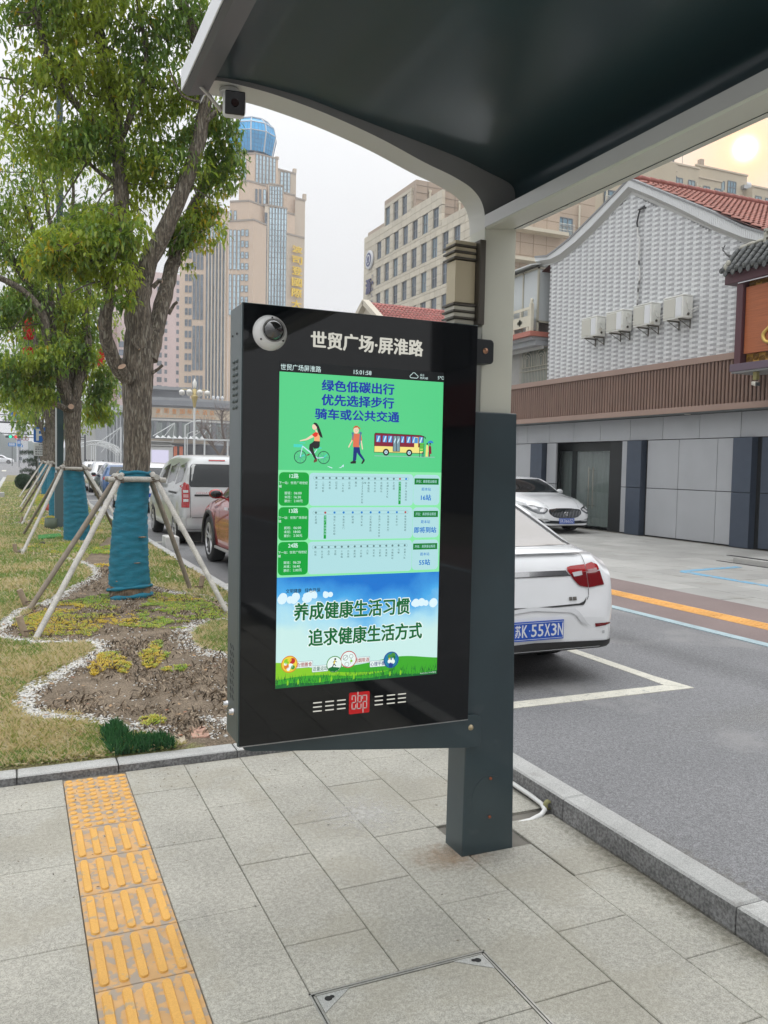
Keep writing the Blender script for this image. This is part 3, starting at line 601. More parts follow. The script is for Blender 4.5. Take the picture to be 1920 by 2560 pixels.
# bullet camera under the canopy
cm=thing('security_camera','white square camera with black face under the canopy corner','camera',(.69,2.91,2.82))
fy=Vector((-.17,-1,-.28)).normalized(); rx=Vector((1,-.17,0)).normalized(); uz=rx.cross(fy); uz=-uz if uz.z<0 else uz
c0=Vector((.690,2.885,2.826))
bx=MB(); bx.obox(c0,(rx,fy,uz),(.037,.045,.040)); bevel(bx.build('housing',M('camera_white',(.66,.66,.64),.35),cm),.014,4)
bx=MB(); bx.obox(c0+fy*.046,(rx,fy,uz),(.033,.004,.0365)); bevel(bx.build('face',M('camera_black',(.008,.008,.010),.12),cm),.003,3)
bx=MB(); bx.lathe([(.013,-.002),(.0,.0)],tuple(c0+fy*.052),axis='y',n=16); bx.build('lens',M('lens_black',(.03,.012,.012),.05),cm)
bx=MB(); bx.tube([c0-fy*.03+uz*.02,c0-fy*.11+Vector((0,0,.045)),(.70,3.0,2.925)],.013,10); bx.lathe([(.035,.0),(.035,.012),(0,.013)],(.70,3.0,2.910),n=16); bx.build('stalk',M('camera_white',(.6,.6,.6)),cm)
bx=MB(); bx.tube([(.655,2.93,2.815),(.61,2.90,2.845),(.545,2.86,2.872)],[.006,.006,.0045],8); bx.build('antenna',M('antenna_grey',(.50,.48,.44),.5),cm)

# ================= DISPLAY CABINET =================
m_box=M('cabinet_grey',(.085,.105,.105),.42,metal=.3,var=.05)
m_boxe=M('cabinet_edge',(.060,.085,.088),.35,metal=.3)
m_glass=M('black_glass',(.0035,.0045,.0055),.035,spec=.5)
ds=thing('bus_stop_display','black glass bus arrival screen cabinet hung from the shelter column','display',(1.2,2.95,.58))
X0,X1,Z0,Z1=.7255,1.671,.583,2.160; YF=2.878
q=MB(); q.box(X0,X1-.002,2.903,3.058,Z0+.006,Z1); bevel(q.build('cabinet',m_box,ds),.003)
q=MB(); q.box(X0-.001,X1-.0,YF+.004,2.900,Z0,Z1+.002); bevel(q.build('door_frame',m_boxe,ds),.002)
q=MB(); q.box(X0+.003,X1-.003,YF,YF+.0035,Z0+.003,Z1-.001); bevel(q.build('front_glass',m_glass,ds),.001,1)
q=MB(); P=[(X0+.004,Z0+.003)]; 
q.box(X0+.003,X1-.003,YF-.0006,YF+.003,Z0-.0005,Z0+.0022); q.build('edge_strip',M('edge_alu',(.45,.45,.45),.4,metal=.6),ds)
# side hood bumps, vent slots, locks
for r_ in range(8):
    for c_ in range(2):
        q=MB(); z=1.965-.0235*r_; y=2.952+.042*c_; q.ell((X0,y,z),(.007,.014,.008),10,6); q.build('vent_hood',m_box,ds)
        q=MB(); z=.928-.0265*r_; y=2.965+.034*c_; q.prism([(y-.011,z-.008),(y-.006,z-.010),(y+.011,z+.004),(y+.008,z+.008)],'x',X0-.0012,X0+.001); q.build('vent_slot',M('slot_black',(.012,.014,.015),.8) if c_ else M('slot_dark',(.02,.022,.022),.7),ds)
for y,z in ((3.045,.698),(2.957,.692)):
    q=MB(); q.lathe([(.013,.0),(.013,-.006),(.010,-.007),(.0095,-.016),(.004,-.016),(.004,-.012),(0,-.012)],(X0,y,z),axis='x',n=16); q.build('lock',M('chrome',(.6,.6,.6),.12,metal=1),ds)
for y_ in (3.02,2.955):
    q=MB(); q.lathe([(.004,0),(.004,-.003),(0,-.003)],(X0,y_,2.062),axis='x',n=8); q.build('screw',M('screw_dark',(.02,.02,.02),.5),ds)
# carrying plate below and tab above
def rrect(x0,x1,z0,z1,r,k=5,cs=(1,1,1,1)):
    o=[]
    for (cx,cz,a0,f) in ((x1-r,z0+r,-90,cs[0]),(x1-r,z1-r,0,cs[1]),(x0+r,z1-r,90,cs[2]),(x0+r,z0+r,180,cs[3])):
        if f:
            for i in range(k+1): a=R(a0+90*i/k); o.append((cx+r*math.cos(a),cz+r*math.sin(a)))
        else: o.append(((x1,z0) if a0==-90 else (x1,z1) if a0==0 else (x0,z1) if a0==90 else (x0,z0)))
    return o
q=MB(); q.prism([(.742,.5835),(.752,.566),(.775,.558),(1.715,.458),(1.733,.464),(1.738,.482),(1.738,.572),(1.730,.590),(1.712,.596),(1.67,.594),(1.60,.594),(1.0,.5835)],'y',2.892,2.9035)
bevel(q.build('carrying_plate',m_clad,ds),.002)
q=MB(); q.prism(rrect(1.6,1.752,2.016,2.112,.016),'y',2.893,2.949); bevel(q.build('hanger_tab',M('tab_black',(.008,.011,.013),.35),ds),.002)
for x,z,mm in ((1.713,2.066,M('copper_bolt',(.50,.27,.17),.35,metal=.8)),(1.690,.545,M('brass_bolt',(.52,.43,.28),.35,metal=.8))):
    q=MB(); q.lathe([(0,-.010),(.006,-.010),(.007,-.007),(.007,-.004),(.011,-.0035),(.012,0)],(x,2.892,z),axis='y',n=14); q.build('bolt',mm,ds)
# dome camera
dc=thing('dome_camera','round white dome camera on the upper corner of the black glass','camera',(.824,YF,2.062))
q=MB(); q.lathe([(0,-.030),(.040,-.030),(.047,-.026),(.060,-.010),(.0625,0)],(.824,YF,2.062),axis='y',n=40); q.build('white_ring',M('ring_white',(.74,.74,.72),.35),dc)
q=MB(); q.lathe([(.001,-.058),(.014,-.056),(.025,-.049),(.033,-.038),(.0365,-.0305)],(.830,YF,2.068),axis='y',n=36); q.build('dome',M('smoked_dome',(.02,.02,.02),.04,spec=.9,coat=1),dc)
q=MB(); q.lathe([(.0375,-.0307),(.0375,-.033),(.0415,-.0307)],(.830,YF,2.068),axis='y',n=36); q.build('dome_rim',M('rim_grey',(.30,.30,.29),.35),dc)
for a in (90,215,325):
    q=MB(); q.lathe([(0,-.0312),(.0035,-.0312),(.0035,-.0290)],(.824+.049*math.cos(R(a)),YF+.001,2.062+.049*math.sin(R(a))),axis='y',n=8); q.build('screw',M('screw_dark',(.02,.02,.02)),dc)
# title on glass
UX,UY=(1,0,0),(0,0,1)
m_title=M('title_cream',(.62,.61,.54),.5,emis=.8)  # emission added to brighten the cream print and sound slots
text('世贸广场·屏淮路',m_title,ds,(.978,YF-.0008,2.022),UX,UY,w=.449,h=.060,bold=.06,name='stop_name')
lg=MB(); lg.prism(rrect(1.149,1.233,.660,.742,.004,2),'y',YF-.0016,YF-.0002)
S_=.0028
def seg(pts,m=1,w_=.0034,y=YF-.0019,q=None,mat=None):
    q=q or lg
    for (a,b),(c,d) in zip(pts[:-1],pts[1:]):
        q.box(min(a,c)-w_/2,max(a,c)+w_/2,y,y+.0002,min(b,d)-w_/2,max(b,d)+w_/2,m)
for P in ([(1.161,.716),(1.161,.730),(1.175,.730),(1.175,.704),(1.161,.704),(1.161,.679),(1.176,.679),(1.176,.694)],
          [(1.1845,.742),(1.1845,.704),(1.182,.704),(1.182,.679),(1.198,.679),(1.198,.695)],[(1.1845,.728),(1.1985,.728),(1.1985,.704),(1.190,.704)],
          [(1.204,.716),(1.204,.728),(1.221,.728),(1.221,.679),(1.206,.679)],[(1.2065,.704),(1.221,.704)],[(1.2065,.704),(1.2065,.663)]):
    seg(P)
lg.build('red_logo',[M('logo_red',(.72,.008,.012),.4),M('logo_white',(.8,.72,.70),.4)],ds)
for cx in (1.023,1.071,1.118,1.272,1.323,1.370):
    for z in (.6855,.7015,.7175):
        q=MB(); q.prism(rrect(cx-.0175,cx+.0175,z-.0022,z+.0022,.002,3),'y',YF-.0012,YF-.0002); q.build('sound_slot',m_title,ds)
# ---- lit screen ----
SX,SZ=.8605,.785
def e(name,r,g,b,s=1.0): return M('screen_'+name,srgb(r,g,b),.12,spec=.3,emis=s*.86)
eg=[e('green_bg',84,202,132),e('band',135,228,165),e('blue_text',20,52,160),e('white_glow',215,240,238),e('pill_green',8,158,55),e('card',172,216,220),e('tag_green',10,122,45),e('blue_txt2',14,110,195),e('grey_dot',95,125,125),e('red_dot',178,66,62),e('ink',40,66,66),e('status_black',14,18,20),e('poster_ink',10,98,48),e('grey_ring',120,160,160),e('azure_dot',0,120,205)]
EG={m.name[7:]:i for i,m in enumerate(eg)}
_lay=[0]
class Scr(MB):
    def P(s,poly,m,L): 
        y=YF-.0010-.00035*L; s.add([(SX+a,y,SZ+b) for a,b in poly],[tuple(range(len(poly)))],m); return s
    def rect(s,x0,x1,z0,z1,m,L): return s.P([(x0,z0),(x1,z0),(x1,z1),(x0,z1)],m,L)
    def circ(s,x,z,r,m,L,n=20,ry=None): return s.P([(x+r*math.cos(2*math.pi*i/n),z+(ry or r)*math.sin(2*math.pi*i/n)) for i in range(n)],m,L)
    def ring(s,x,z,r,t,m,L,n=24):
        y=YF-.0010-.00035*L; vs=[(SX+x+k*math.cos(2*math.pi*i/n),y,SZ+z+k*math.sin(2*math.pi*i/n)) for k in (r,r-t) for i in range(n)]
        s.add(vs,[(i,(i+1)%n,(i+1)%n+n,i+n) for i in range(n)],m); return s
    def ln(s,x0,z0,x1,z1,t,m,L):
        d=math.hypot(x1-x0,z1-z0) or 1; nx_,nz_=-(z1-z0)/d*t/2,(x1-x0)/d*t/2
        return s.P([(x0+nx_,z0+nz_),(x0-nx_,z0-nz_),(x1-nx_,z1-nz_),(x1+nx_,z1+nz_)],m,L)
def st(body,m,x,z,w=None,h=None,bold=0,L=3,par=None,align=0,only=True):
    return text(body,m,par,(SX+x,YF-.0010-.00035*L,SZ+z),UX,UY,w=w,h=h,bold=bold,align=align,mesh_only=only)
scr=MB(); scr.box(SX-.0015,SX+.6605,YF-.0008,YF-.0001,SZ-.0015,SZ+1.1815); scr=scr.build('screen',e('status_black',14,18,20),ds)
q=Scr(); G=EG['green_bg']
q.rect(0,.659,.7945,1.1445,G,1); q.rect(0,.659,.406,.7945,EG['band'],1)
def rr_(x0,x1,z0,z1,r,m,L): q.P(rrect(x0,x1,z0,z1,r,4),m,L)
stops=[(['奶家桥','二沟轮窑','南丰桥','红庄桥','一沟大桥','红光桥','甄庄','G233苏中农贸','慈新医院','焦光大桥','北宸阳光','交通执法大队','汇贤居','世贸广场屏淮路','世贸广场世纪城'],13,.768,.756),
       (['汇贤居','世贸广场屏淮路','世贸广场世纪城','市政府东门','欧洲城','原汽车站','公安局税务局','吾悦广场中专学校','政务服务大厅','文体中心','高铁客运枢纽'],1,.6405,.629),
       (['红光','东方桥','品祚','王胡','十塔路','六安桥','爱民路','六安闸','六安','庆丰桥','立新桥','幸福桥','马棚鹅站','马棚','清潭八队'],-1,.513,.501)]
mes=[]
for r_,(y0,(names,cur,zl,zt)) in enumerate(zip((.787,.661,.535),stops)):
    rr_(.003,.1165,y0-.1215,y0,.016,EG['pill_green'],2); rr_(.117,.538,y0-.1215,y0-.001,.014,EG['card'],2); rr_(.539,.653,y0-.1195,y0-.002,.016,EG['card'],2)
    q.rect(.543,.648,y0-.040,y0-.016,EG['tag_green'],3)
    # track outline
    for z in (zl+.0058,zl-.0058): q.ln(.138,z,.513,z,.0008,EG['grey_ring'],3)
    for cx,s_ in ((.138,-1),(.513,1)):
        pts=[(cx+s_*.0058*math.cos(R(a)),zl+.0058*math.sin(R(a))) for a in range(-90,91,30)]
        for a,b in zip(pts[:-1],pts[1:]): q.ln(*a,*b,.0008,EG['grey_ring'],3)
    n=len(names)
    for i,nm in enumerate(names):
        x=.1445+(.507-.1445)*i/(n-1); 
        k='grey_dot'
        if r_==0: k='red_dot' if i==13 else 'azure_dot' if i==14 else k
        if r_==1: k='red_dot' if i in (1,10) else k if i==0 else 'azure_dot'
        q.circ(x,zl,.0042,EG[k],4,12)
        if i==cur: q.rect(x-.0048,x+.0048,zt-.085,zt+.001,EG['pill_green'],3)
        mt=eg[EG['card' if i==cur else 'ink']]
        for j,ch in enumerate(nm):
            mes.append(st(ch,mt,x-(.0037 if ch not in 'G23' else .002),zt-.0105*(j+1)+.002,h=.0078 if ch not in '一二十' else None,w=.0074 if ch in '一二十' else None,L=5))
    no=('12路','13路','24路')[r_]; W=eg[EG['white_glow']]
    mes.append(st(no,W,.059,y0-.022,h=.0175,bold=.02,L=4,align=.5))
    mes.append(st('下一站：世贸广场世纪',W,.003,y0-.0435,w=.108,h=.0105,L=4)); mes.append(st('城',W,.003,y0-.056,h=.0098,bold=.01,L=4))
    for k_,(a,b) in enumerate((('首班：',('06:00','06:00','06:20')[r_]),('末班：',('16:30','18:00','16:40')[r_]),('票价：','2.00元'))):
        mes.append(st(a,W,.024,y0-.0805-.0145*k_,h=.0105,L=4)); mes.append(st(b,W,.060,y0-.080-.0145*k_,h=.0092 if k_<2 else .0105,L=4))
    mes.append(st('开往：高铁客运枢纽',eg[EG['card']],.5505,y0-.0335,w=.0885,h=.0115,bold=.01,L=4))
    B=eg[EG['blue_txt2']]
    mes.append(st('距本站',B,.594,y0-.064,h=.0125,bold=.012,L=4,align=.5)); mes.append(st(('16站','即将到站','55站')[r_],B,.594,y0-.101,h=.0225,bold=.05,L=4,align=.5))
mes.append(st('城',eg[EG['ink']],.3335,.7475,h=.0078,L=5))
for bd,x0,x1,z0,z1 in (('绿色低碳出行',.161,.449,1.085,1.125),('优先选择步行',.161,.449,1.033,1.073),('骑车或公共交通',.136,.472,.982,1.021)):
    mes.append(st(bd,eg[EG['blue_text']],x0,z0,w=x1-x0,h=z1-z0,bold=.07,L=3))
W=eg[EG['white_glow']]
mes.append(st('世贸广场屏淮路',W,.004,1.1505,w=.152,h=.022,L=2)); mes.append(st('15:01:58',W,.284,1.153,h=.0155,L=2)); mes.append(st('5℃',W,.634,1.1545,h=.0125,L=2))
mes.append(st('多云',W,.5575,1.162,h=.0088,L=2)); mes.append(st('西风3级',W,.5575,1.151,w=.034,h=.0088,L=2))
wi=EG['white_glow']
cl=[(.520+.0055*math.cos(R(a)),1.1588+.0055*math.sin(R(a))) for a in range(250,80,-25)]+[(.531+.0085*math.cos(R(a)),1.165+.0085*math.sin(R(a))) for a in range(170,20,-25)]+[(.543+.006*math.cos(R(a)),1.1592+.006*math.sin(R(a))) for a in range(90,-100,-25)]
for a,b in zip(cl,cl[1:]+cl[:1]): q.ln(*a,*b,.0018,wi,2)
q.build('timetable',eg,scr)
joinm('lettering',mes,eg,scr)
# pictograms
pc=[e('p_black',34,34,36),e('p_skin',236,205,178),e('p_red',222,52,38),e('p_orange',240,170,120),e('p_teal',70,208,190),e('p_green',44,84,70),e('p_frame',190,225,240),e('p_brown',110,60,50),e('p_navy',20,44,118),e('p_coral',218,112,80),e('p_hair',190,96,50),e('p_bluegrey',76,120,150),e('p_maroon',128,28,52),e('p_cream',238,222,130),e('p_window',70,140,205),e('p_shine',200,228,240),e('p_grey',120,150,160),e('p_lime',88,200,74),e('p_umb',52,130,205),e('p_road',130,190,165)]
PK={m.name[9:]:i for i,m in enumerate(pc)}
q=Scr(); K=lambda s:PK[s]
for cx in (.0815,.1715):
    q.ring(cx,.8425,.0238,.0030,K('green'),3)
    for a in range(0,180,45): q.ln(cx-.021*math.cos(R(a)),.8425-.021*math.sin(R(a)),cx+.021*math.cos(R(a)),.8425+.021*math.sin(R(a)),.0011,K('bluegrey'),3)
q.ln(.0895,.882,.147,.840,.0042,K('frame'),4); q.ln(.147,.840,.1715,.8425,.003,K('frame'),4); q.ln(.0895,.882,.0815,.8425,.003,K('frame'),4); q.ln(.145,.872,.128,.848,.003,K('frame'),3)
q.rect(.056,.090,.8775,.8885,K('teal'),4); q.ln(.079,.8945,.100,.8935,.003,K('teal'),5); q.ln(.146,.8765,.162,.8765,.0048,K('teal'),5); q.ln(.083,.8445,.098,.8505,.004,K('teal'),5); q.ln(.172,.8435,.184,.8545,.004,K('teal'),5)
q.P([(.132,.902),(.155,.901),(.155,.884),(.150,.876),(.133,.873),(.129,.880),(.134,.860),(.145,.836),(.138,.834),(.124,.856),(.114,.872),(.116,.889),(.128,.897)],K('black'),6)
q.P([(.133,.901),(.155,.901),(.154,.921),(.150,.931),(.134,.927)],K('orange'),6); q.P([(.124,.924),(.136,.934),(.148,.932),(.145,.920),(.136,.915)],K('red'),7)
q.P([(.124,.924),(.132,.916),(.106,.904),(.080,.899),(.078,.902),(.102,.909)],K('skin'),6)
q.circ(.134,.953,.0095,K('skin'),6,14,.011); q.ln(.139,.942,.143,.932,.006,K('skin'),5)
q.P([(.128,.963),(.134,.969),(.143,.966),(.150,.957),(.156,.943),(.163,.925),(.166,.914),(.158,.916),(.150,.926),(.146,.940),(.142,.953),(.135,.961)],K('black'),7)
q.P([(.134,.834),(.145,.838),(.146,.828),(.134,.823),(.132,.826)],K('brown'),7); q.P([(.104,.850),(.116,.856),(.118,.851),(.108,.847)],K('brown'),4)
# walker
q.P([(.288,.884),(.312,.884),(.316,.862),(.334,.838),(.329,.833),(.306,.858),(.302,.864),(.299,.835),(.292,.831),(.286,.832)],K('navy'),6)
q.P([(.277,.822),(.276,.828),(.289,.834),(.299,.832),(.298,.823)],K('black'),7); q.P([(.319,.823),(.326,.836),(.334,.839),(.333,.832),(.325,.822)],K('black'),7)
q.P([(.285,.884),(.311,.884),(.315,.908),(.322,.910),(.318,.930),(.311,.934),(.288,.934),(.281,.927),(.280,.908),(.286,.907)],K('coral'),6)
q.ln(.282,.909,.268,.882,.0045,K('skin'),6); q.ln(.318,.908,.324,.876,.0045,K('skin'),6)
q.P([(.281,.930),(.288,.936),(.286,.910),(.283,.912)],K('bluegrey'),7); q.P([(.312,.936),(.317,.930),(.316,.905),(.311,.888),(.309,.895)],K('bluegrey'),7); q.circ(.315,.936,.0055,K('bluegrey'),5); q.circ(.283,.935,.004,K('bluegrey'),5)
q.circ(.297,.946,.0108,K('skin'),7,16,.0125); q.P([(.284,.947),(.286,.957),(.293,.963),(.302,.963),(.309,.957),(.316,.953),(.309,.951),(.303,.957),(.290,.955)],K('hair'),8)
q.circ(.293,.947,.0011,K('black'),8,8); q.circ(.301,.947,.0011,K('black'),8,8); q.ln(.294,.941,.300,.941,.0009,K('red'),8)
# bus
q.P([(.371,.866),(.371,.935),(.376,.940),(.566,.937),(.578,.934),(.578,.866)],K('black'),4)
q.P([(.3725,.890),(.3725,.934),(.377,.938),(.564,.935),(.576,.933),(.576,.890)],K('maroon'),5); q.rect(.3725,.576,.868,.890,K('cream'),5)
for a in (.379,.406,.428,.481,.505,.528,.558): 
    w_=.017 if a not in (.481,.528) else .014
    q.rect(a,a+w_,.9055,.930,K('window'),6); q.P([(a+.002,.9075),(a+.008,.9075),(a+.0145 if w_>.015 else a+.012,.928),(a+.009,.928)],K('shine'),7)
q.rect(.448,.478,.871,.932,K('black'),6)
for a in (.450,.4645): q.rect(a,a+.012,.873,.930,K('grey'),7); q.P([(a+.002,.900),(a+.010,.916),(a+.010,.926),(a+.002,.910)],K('shine'),8)
q.rect(.538,.555,.870,.929,K('cream'),6); q.rect(.540,.553,.9055,.927,K('window'),7)
for cx in (.420,.517): q.circ(cx,.868,.0130,K('black'),8,20); q.circ(cx,.868,.0068,K('shine'),9,14); q.circ(cx,.868,.0034,K('grey'),9.6,10)
q.P([(.576,.934),(.586,.930),(.587,.922),(.584,.923),(.583,.928),(.574,.930)],K('black'),6)
for i in range(4): q.rect(.561,.579,.8755+.0085*i,.882+.0085*i,K('lime'),8)
q.ln(.561,.905,.561,.853,.0022,K('black'),8); q.ln(.5795,.905,.5795,.853,.0022,K('black'),8); q.ln(.373,.8535,.628,.8535,.0040,K('road'),3)
q.P([(.587,.855),(.589,.896),(.592,.903),(.598,.896),(.599,.873),(.597,.872),(.597,.855)],K('cream'),8); q.circ(.5935,.904,.0035,K('black'),9,10)
q.P([(.601,.855),(.600,.893),(.605,.902),(.611,.893),(.613,.866),(.607,.866),(.606,.855)],K('maroon'),8); q.circ(.606,.905,.0035,K('black'),9,10)
q.P([(.594,.906),(.598,.914),(.606,.918),(.615,.916),(.621,.907),(.607,.9085)],K('umb'),10); q.ln(.573,.872,.573,.853,.003,K('navy'),7)
q.P([(.185,.811),(.190,.8085),(.205,.803),(.206,.806),(.195,.8095)],K('shine'),3); q.P([(.230,.806),(.240,.809),(.2475,.8175),(.251,.818),(.250,.808),(.246,.811),(.240,.8055)],K('shine'),3)
q.build('pictograms',pc,scr)
# health poster
def sky_mat():
    m=bpy.data.materials.new('poster_sky'); m.use_nodes=True; t=m.node_tree; n=t.nodes; l=t.links; b=n['Principled BSDF']
    b.inputs['Base Color'].default_value=(.01,.01,.01,1); b.inputs['Roughness'].default_value=.12; b.inputs['Emission Strength'].default_value=.86
    g=n.new('ShaderNodeNewGeometry'); s=n.new('ShaderNodeSeparateXYZ'); l.new(g.outputs['Position'],s.inputs[0])
    nz=n.new('ShaderNodeTexNoise'); nz.inputs['Scale'].default_value=7; nz.inputs['Detail'].default_value=5; l.new(g.outputs['Position'],nz.inputs[0])
    def mm(op,a,b_=None,c=None):
        q=n.new('ShaderNodeMath'); q.operation=op
        for i,v in enumerate((a,b_,c)):
            if v is None: continue
            if isinstance(v,(int,float)): q.inputs[i].default_value=v
            else: l.new(v,q.inputs[i])
        return q.outputs[0]
    h=mm('SUBTRACT',s.outputs[2],SZ); dx=mm('ABSOLUTE',mm('SUBTRACT',s.outputs[0],SX+.38))
    v=mm('ADD',mm('ADD',mm('MULTIPLY',h,3.1),mm('MULTIPLY',nz.outputs[0],.62)),mm('MULTIPLY',dx,-.75))
    cr=n.new('ShaderNodeValToRGB'); l.new(v,cr.inputs[0]); el=cr.color_ramp.elements
    pts=[(.45,(198,232,226)),(.78,(188,228,236)),(.92,(110,190,232)),(1.0,(60,160,225)),(1.0,(20,118,200))]
    el[0].position=.42; el[0].color=(*srgb(196,230,226),1); el[1].position=.88; el[1].color=(*srgb(16,112,200),1)
    for p,c in ((.56,(165,216,234)),(.70,(70,165,226))): k=el.new(p); k.color=(*srgb(*c),1)
    l.new(mm('MULTIPLY',v,.62),cr.inputs[0]); l.new(cr.outputs[0],b.inputs['Emission Color']); return m
ps=[sky_mat(),e('hill_green',60,165,40),e('hill_lime',132,198,40),e('hill_dark',22,108,50),e('hill_deep',14,60,40),e('white_halo',228,244,240),e('label',226,240,236),e('ic_orange',212,120,42),e('ic_yellow',232,206,62),e('ic_red',186,48,44),e('ic_green',70,140,62),e('ic_teal',30,120,160),e('ic_blue',24,60,140),e('poster_ink',10,98,48),e('ink2',30,40,40),e('lb_red',160,46,46),e('lb_navy',32,48,120),e('lb_green',40,96,84),e('cloud',215,238,246)]
PI={m.name.replace('screen_',''):i for i,m in enumerate(ps)}
q=Scr(); q.rect(0,.659,0,.406,0,1)
rg=random.Random(5)
def cloud(cx,cz,w_,h_,n,L=1.5):
    for i in range(n):
        a=rg.uniform(-1,1); q.circ(min(max(cx+a*w_,.02),.638),cz+rg.uniform(-.3,.6)*h_*(1-abs(a)),rg.uniform(.3,.6)*h_,PI['cloud'],L+i*.01,12)
cloud(.055,.325,.07,.030,12); cloud(.16,.335,.05,.026,10); cloud(.60,.285,.05,.03,10)
def hillp(f,m,L,z0=0): 
    X_=[.659*i/30 for i in range(31)]; q.P([(x,f(x)) for x in X_]+[(.659,z0),(0,z0)],m,L)
hillp(lambda x:.060+.022*math.exp(-((x-.5)/.13)**2)+.012*math.exp(-((x-.06)/.08)**2),PI['hill_green'],2)
hillp(lambda x:.066*math.exp(-((x+.02)/.2)**2)+.03,PI['hill_lime'],2.4)
hillp(lambda x:.030+.008*math.sin(x*14),PI['hill_green'],3); hillp(lambda x:.012+.004*math.sin(x*30),PI['hill_dark'],3.4)
for i in range(420):
    x=rg.uniform(0,.655); z=rg.uniform(0,.03); h_=rg.uniform(.008,.028); d=rg.uniform(-.01,.01)
    if x+d<.001 or x+d>.657: continue
    q.P([(x-.0011,z),(x+.0011,z),(x+d,z+h_)],PI[rg.choice(['hill_dark','hill_dark','hill_deep','hill_green'])],3.6+i*.002)
for x in (.045,.085,.17,.215,.305,.455,.50): q.P([(x-.003,.008),(x+.003,.010),(x+.004,.020),(x+.001,.030),(x-.003,.022)],PI['hill_lime'],5)
def icon(cx,cz,r,ring,fill,L=6): q.circ(cx,cz,r,PI[ring],L,28); q.circ(cx,cz,r-.0032,PI[fill],L+.4,26)
icon(.051,.0865,.0315,'ic_orange','ic_yellow')
for x,z,r,c in ((.040,.097,.010,'hill_lime'),(.062,.098,.011,'ic_red'),(.051,.102,.008,'ic_yellow'),(.040,.078,.010,'ic_orange'),(.056,.080,.009,'white_halo'),(.064,.074,.008,'ic_green'),(.047,.069,.007,'label'),(.036,.088,.006,'white_halo')): q.circ(x,z,r,PI[c],7,14)
icon(.226,.0725,.0315,'ic_green','label'); q.P([(.200,.058),(.216,.064),(.250,.058),(.240,.048),(.226,.044),(.210,.048)],PI['hill_dark'],7)
q.circ(.229,.092,.004,PI['ink2'],8,10); q.ln(.228,.088,.224,.074,.005,PI['ic_yellow'],8); q.ln(.224,.075,.232,.066,.0035,PI['ink2'],8); q.ln(.224,.075,.218,.062,.0035,PI['ink2'],8); q.ln(.227,.086,.235,.080,.0025,PI['ink2'],8); q.ln(.227,.086,.220,.080,.0025,PI['ink2'],8)
icon(.2825,.0865,.0325,'ic_red','label'); q.ring(.270,.094,.0105,.0014,PI['ink2'],7.2); q.ln(.262,.087,.278,.101,.0014,PI['ink2'],7.4); q.ring(.293,.098,.008,.0012,PI['ink2'],7.2); q.ln(.293,.090,.290,.070,.0012,PI['ink2'],7.4); q.circ(.294,.080,.005,PI['hill_lime'],7.5,10); q.ring(.276,.068,.009,.0012,PI['ink2'],7.2)
icon(.459,.0715,.032,'ic_blue','ic_teal')
for x,z,r,c in ((.452,.086,.008,'ic_green'),(.467,.089,.010,'ic_green'),(.470,.080,.007,'hill_dark'),(.452,.066,.008,'label'),(.466,.064,.009,'label'),(.452,.076,.004,'ic_yellow'),(.466,.075,.004,'label'),(.458,.052,.010,'ic_blue')): q.circ(x,z,r,PI[c],7.2,12)
mes=[]
for bd,x0,x1,z0,c in (('合理膳食',.078,.138,.0725,'lb_red'),('适量运动',.141,.199,.0525,'lb_green'),('戒烟限酒',.307,.367,.0715,'lb_red'),('心理平衡',.373,.433,.0525,'lb_navy')):
    q.P(rrect(x0-.003,x1+.003,z0-.004,z0+.0205,.003,3),PI['lb_navy'],4.2); q.P(rrect(x0-.0022,x1+.0022,z0-.0032,z0+.0197,.003,3),PI['label'],4.5)
    mes.append(st(bd,ps[PI[c]],x0,z0,w=x1-x0,h=.0165,bold=.02,L=5.2))
for bd,x0,x1,z0,z1 in (('养成健康生活习惯',.067,.532,.246,.309),('追求健康生活方式',.124,.588,.147,.210)):
    mes.append(st(bd,ps[PI['white_halo']],x0-.002,z0-.002,w=x1-x0+.004,h=z1-z0+.004,bold=.11,L=4.6)); mes.append(st(bd,ps[PI['poster_ink']],x0,z0,w=x1-x0,h=z1-z0,bold=.055,L=5.2))
mes.append(st('文明健康',ps[PI['ink2']],.034,.3475,w=.059,h=.0155,bold=.02,L=4.6)); mes.append(st('绿色环保',ps[PI['ink2']],.106,.3475,w=.060,h=.0155,bold=.02,L=4.6))
mes.append(st('BusOnline 1014 查询',ps[PI['label']],.586,.005,w=.068,h=.006,L=5.5))
q.build('health_poster',ps,scr); joinm('lettering',mes,ps,scr)
# ================= TREES =================
m_bark=M('bark',(.13,.108,.083),.9,var=.45,vs=34,bump=1,bs=42,bd=.035,stretch=(1,1,.16),speck=.45,ss=110,wear=((.30,.275,.22),46,.55,.8))
m_bark2=M('bark_moss',(.11,.10,.07),.9,var=.3,vs=20,bump=1,bs=28,bd=.02,stretch=(1,1,.25))
m_wrap=M('teal_cloth',(.011,.165,.245),.75,var=.16,vs=10,stretch=(1,1,3),bump=.5,bs=45,bd=.006)
m_cut=M('cut_wood',(.46,.31,.22),.8,var=.1,vs=60)
m_rootf=M('root_fibre',(.27,.20,.14),.9,var=.3,vs=60,stretch=(1,1,.2),bump=1,bs=60,bd=.02)
m_twig=M('twig',(.16,.13,.11),.8)
LM=[M('leaf_mid',(.22,.325,.056),.42,tl=.38),M('leaf_deep',(.13,.225,.048),.38,tl=.32),M('leaf_light',(.31,.38,.055),.45,tl=.45),M('leaf_yellow',(.50,.36,.025),.5,tl=.4),M('leaf_olive',(.22,.25,.055),.5,tl=.38)]
LV=[(-.17,0,.0),(0,.30,-.035),(0,.62,-.045),(.0,1.0,-.17),(.17,.42,.05),(-.17,.42,.05)]
LV=[(0,0,0),(.17,.30,.03),(.14,.66,.0),(0,1.0,-.14),(-.14,.66,.0),(-.17,.30,.03),(0,.5,-.04)]
